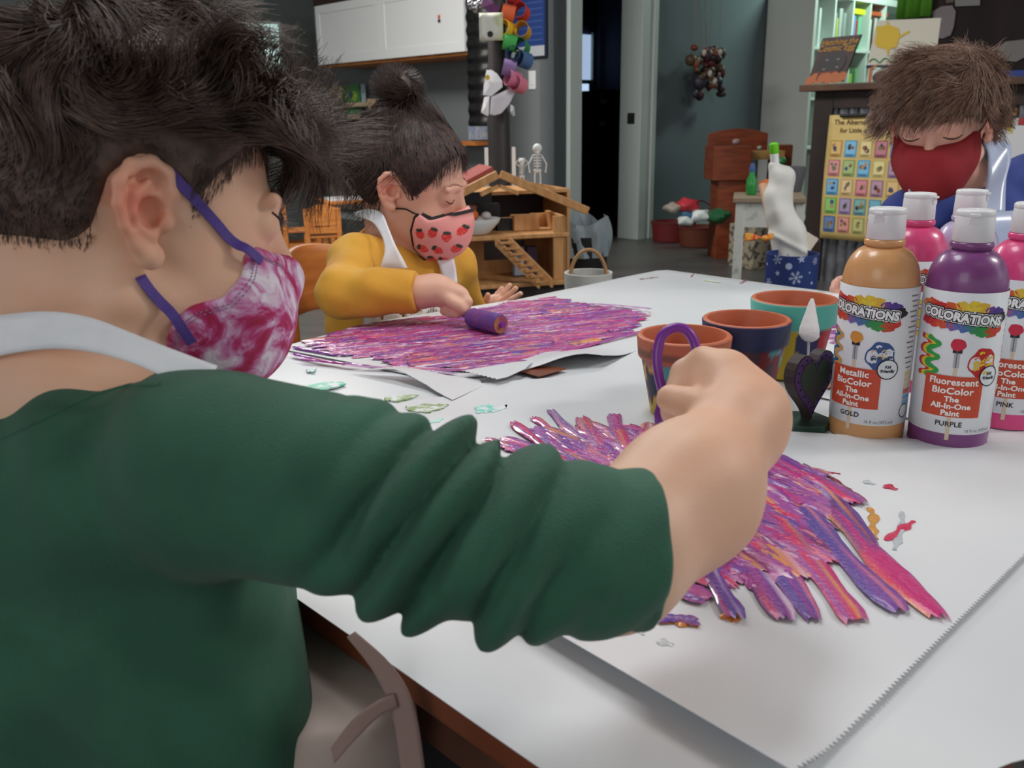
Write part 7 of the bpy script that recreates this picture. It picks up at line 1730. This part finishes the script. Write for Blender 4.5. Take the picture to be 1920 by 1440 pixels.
# =================================================== boy in blue behind the bottles
K = Head(at(1764, 230, 1.42), 214, 12, 3, .98)
k_root = thing('person', 'child in a royal blue shirt and plain dark red mask looking down', 'person', (.76, 1.56, 0))
sk3 = skin_mat('skin_light', (228, 178, 158), (248, 238, 232))
kn_a, kn_b = K.wld(np.array([[0, -.028, -.05]]))[0], V3(at(1800, 330, 1.48))
KR, KL_ = V3(at(1700, 405, 1.46)), V3(at(1930, 335, 1.52))
def body3(P):
    d = head_sdf(K.loc(P)); d = smin(d, s_cone(P, kn_a, kn_b, .040, .044), .02); d = smin(d, s_cone(P, KR, KL_, .032, .032), .02)
    a = s_chain(P, [KR, V3(at(1650, 500, 1.50)), V3(at(1600, 548, 1.47))], [.026, .024, .018], .01); a = smin(a, s_cone(P, V3(at(1600, 548, 1.47)), V3(at(1582, 540, 1.45)), .018, .015), .01)
    for pts in ([(1584, 536, 1.45), (1574, 527, 1.445), (1566, 532, 1.44)], [(1582, 542, 1.45), (1570, 536, 1.44), (1563, 542, 1.435)], [(1586, 548, 1.45), (1574, 544, 1.44), (1566, 550, 1.435)], [(1590, 552, 1.45), (1580, 552, 1.44), (1572, 556, 1.435)], [(1592, 536, 1.44), (1586, 526, 1.43), (1578, 524, 1.425)]):
        a = smin(a, s_chain(P, [V3(at(*q)) for q in pts], [.0078, .0076, .007], .003), .003)
    b = s_chain(P, [KL_, V3(at(2010, 470, 1.45)), V3(at(1990, 560, 1.33))], [.026, .024, .018], .01)
    b = smin(b, s_cone(P, V3(at(1990, 560, 1.33)), V3(at(1975, 590, 1.28)), .018, .014), .01)
    for j in range(4): b = smin(b, s_chain(P, [V3(at(1982 - j * 7, 590, 1.28)), V3(at(1972 - j * 8, 600, 1.25)), V3(at(1966 - j * 8, 606, 1.23))], [.0075, .007, .0062], .003), .003)
    b = smin(b, s_chain(P, [V3(at(1996, 582, 1.29)), V3(at(2004, 594, 1.26)), V3(at(2002, 602, 1.25))], [.008, .0075, .007], .003), .003)
    return np.minimum(np.minimum(d, a), b)
lo, hi = bbox([K.w(x, y, z) for x in (-.09, .09) for y in (-.11, .11) for z in (-.11, .11)] + [kn_b, KR, KL_, at(1566, 540, 1.44), at(2010, 470, 1.45), at(1966, 610, 1.23)], .04)
sculpt('body', body3, lo, hi, .0025, sk3, k_root, skin_color(K, (228, 178, 158), (222, 130, 112), (232, 168, 156)))
brows(K, (60, 42, 36), k_root, 0, (150, 110, 92))
M_blue = mat('royal_blue_jersey', (40, 58, 132), .8, bump=.2, bscale=500, sheen=.08)
def shirt3(P):
    t = s_ell(P, V3(at(1815, 520, 1.52)), (.105, .085, .16)); t = smin(t, s_cone(P, KR, KL_, .042, .042), .03); t = smin(t, s_cone(P, V3(at(1810, 560, 1.5)), V3(at(1810, 800, 1.5)), .085, .085), .03)
    a = s_chain(P, [KR, V3(at(1650, 500, 1.50)), V3(at(1612, 538, 1.475))], [.036, .032, .026], .01); b = s_chain(P, [KL_, V3(at(2010, 470, 1.45)), V3(at(1994, 540, 1.35))], [.038, .034, .028], .01)
    d = smin(smin(t, a, .015), b, .015) + .002 * np.sin(P[:, 0] * 60 + P[:, 2] * 80) * np.sin(P[:, 2] * 50)
    return smax(smax(d, -s_cone(P, kn_b - np.array([0, 0, .01], dtype=np.float32), kn_a, .048, .058), .004), .28 - P[:, 2], .003)
lo, hi = bbox([KR, KL_, at(1612, 538, 1.475), at(2010, 470, 1.45), at(1994, 540, 1.35), at(1815, 520, 1.52)], .13); lo[2] = .27
sculpt('shirt', shirt3, lo, hi, .0032, M_blue, k_root)
M_film = mat('clear_apron_film', (186, 196, 222), .25, alpha=.85)
ribbon('apron_strap', [at(1843, 268, 1.42), at(1868, 262, 1.44), at(1893, 270, 1.455), at(1895, 300, 1.44), at(1886, 340, 1.42), at(1884, 400, 1.40)], [at(1848, 275, 1.42), at(1852, 290, 1.425), at(1852, 310, 1.43), at(1850, 340, 1.425), at(1840, 375, 1.41), at(1826, 400, 1.40)], M_film, k_root, sub=6)
ribbon('apron_strap', [at(1712, 336, 1.40), at(1705, 352, 1.395), at(1700, 368, 1.395), at(1694, 384, 1.39)], [at(1728, 350, 1.40), at(1722, 360, 1.395), at(1712, 372, 1.395), at(1706, 388, 1.39)], M_film, k_root)
ribbon('apron_bib', [at(1690, 415, 1.385), at(1740, 432, 1.375), at(1790, 426, 1.375), at(1850, 400, 1.39), at(1900, 395, 1.40)], [at(1680, 560, 1.42), at(1740, 560, 1.40), at(1790, 560, 1.40), at(1850, 560, 1.41), at(1905, 560, 1.42)], M_film, k_root)
def k_reg(Q):
    poly = [(.100, .030), (.085, .026), (.062, .020), (.040, .008), (.022, -.012), (.014, .012), (-.006, .022), (-.024, .006), (-.030, -.03), (-.06, -.055), (-.13, -.06), (-.13, .15), (.13, .15)]
    return poly_sd(Q[:, 1], Q[:, 2], poly)
M_h3 = mat('hair_light_brown', (136, 104, 84), .48, col2=(98, 72, 60), nscale=90)
def sh3(Q):
    top = np.clip((Q[:, 2] + .0) / .05, 0, 1); d = cranium(Q, .003) - .009 * top - .003 * np.sin(Q[:, 0] * 110 + 1) * np.sin(Q[:, 1] * 90 + Q[:, 2] * 60); return smax(d, k_reg(Q), .008)
hair_shell(K, sh3, M_h3, k_root, .003)
def comb3(p, t):
    v = np.zeros_like(p); v[:, 1] = .65 * (p[:, 1] > -.04) - .2 * (p[:, 1] <= -.04); v[:, 0] = p[:, 0] * 7 + .3; v[:, 2] = -.7 * np.clip(1.4 - p[:, 2] / .07, 0, 1.2); return v
S = grow(K, 6500, lambda q: (k_reg(q) < .0), comb3, lambda R: .034 + .018 * np.clip(R[:, 2] / .08, 0, 1), 41, lift=.13, curl=.45, cf=44, guides=300, clump=.75, off=.0215, grav=.10)
put_hair('hair', K, S, .0006, M_h3, k_root)
mp3 = [(.112, -.022), (.092, -.020), (.070, -.016), (.044, -.006), (.034, -.010), (.030, -.030), (.036, -.060), (.050, -.092), (.072, -.114), (.100, -.110), (.122, -.06)]
mf3 = mask_sdf(mp3, .005, (0, .072, -.060, .048, .042, .048))
Vm, Qm = surfnet(mf3, (-.08, -.0, -.13), (.08, .14, .01), .0018); Vm = relax(Vm, Qm, 2)
mk3 = npmesh('face_mask', K.wld(Vm), Qm, mat('plain_red_cloth', (140, 28, 34), .8, bump=.15, bscale=500), k_root)
un3 = lambda Q: np.minimum(head_sdf(Q, ears=()), mf3(Q))
for s in (1, -1): band(K, 'mask_strap', [(s * .060, .036, -.012), (s * .068, .018, -.004), (s * .072, .006, .004)], un3, .003, mat('red_strap', (110, 24, 30), .7), mk3)
def legs3(P):
    d = s_chain(P, [(.76, 1.60, .29), (.62, 1.48, .30), (.60, 1.46, .06)], [.075, .058, .04], .03); e = s_chain(P, [(.84, 1.52, .29), (.72, 1.38, .30), (.70, 1.36, .06)], [.075, .058, .04], .03); return np.minimum(d, e)
sculpt('trousers', legs3, (.48, 1.25, .0), (.96, 1.72, .40), .008, mat('navy_trousers', (44, 48, 70), .8), k_root)
for x, y in ((.59, 1.44), (.69, 1.34)):
    m = MB(); m.M = Matrix.Translation((x, y, .001)) @ Matrix.Rotation(2.4, 4, 'Z'); m.ball((.0, .02, .028), .034, 8, sx=.9, sy=1.8, sz=.8); obj('shoe', m, mat('grey_shoe', (90, 90, 96), .6), k_root, world=True, smooth=True)

# paint roller in the hand of the boy in green: drum under the wrist, oval loop above the fist
ra, rb_ = tab(1312, 1050, .0), tab(1374, 962, .0); RR = .0165
for q in (ra, rb_): q.z = TABLE_H + .008 + RR
ax_ = (rb_ - ra).normalized()
L0 = [at(1238, 812, .545), at(1250, 790, .535), at(1262, 770, .53)]
hz = .524
loop = [at(1262, 800, .532), at(1252, 760, hz), at(1238, 715, hz), at(1232, 672, hz), at(1240, 632, hz), at(1262, 615, hz), at(1285, 618, hz), at(1302, 642, hz), at(1304, 672, hz), at(1296, 700, hz), at(1280, 720, hz), at(1262, 728, hz), at(1250, 735, hz)]
dense = []
for i in range(len(loop) - 1):
    p0 = loop[max(i - 1, 0)]; p1 = loop[i]; p2 = loop[i + 1]; p3 = loop[min(i + 2, len(loop) - 1)]
    for k in range(4): f = k / 4; dense.append(0.5 * ((2 * p1) + (-p0 + p2) * f + (2 * p0 - 5 * p1 + 4 * p2 - p3) * f * f + (-p0 + 3 * p1 - 3 * p2 + p3) * f ** 3))
dense.append(loop[-1])
stem = [ra - ax_ * .002, ra - ax_ * .012 + Vector((0, 0, .006)), ra - ax_ * .014 + Vector((0, 0, .035)), at(1256, 880, .55), at(1250, 820, .545), at(1258, 792, .534)]
rt = foam_roller('foam roller with a purple loop handle held by the child in green', ra, rb_, RR, None, None, stem)
m = MB(); m.tube(dense, .0030, 10); obj('handle_loop', m, M_purp, rt, world=True, smooth=True)
m = MB(); m.tube([at(1252, 742, hz + .001), at(1250, 772, hz + .004), at(1252, 806, hz + .012), at(1256, 840, hz + .02)], [.005, .0075, .008, .006], 12, flat=.6, nrm=CF); obj('handle_grip', m, M_purp, rt, world=True, smooth=True)
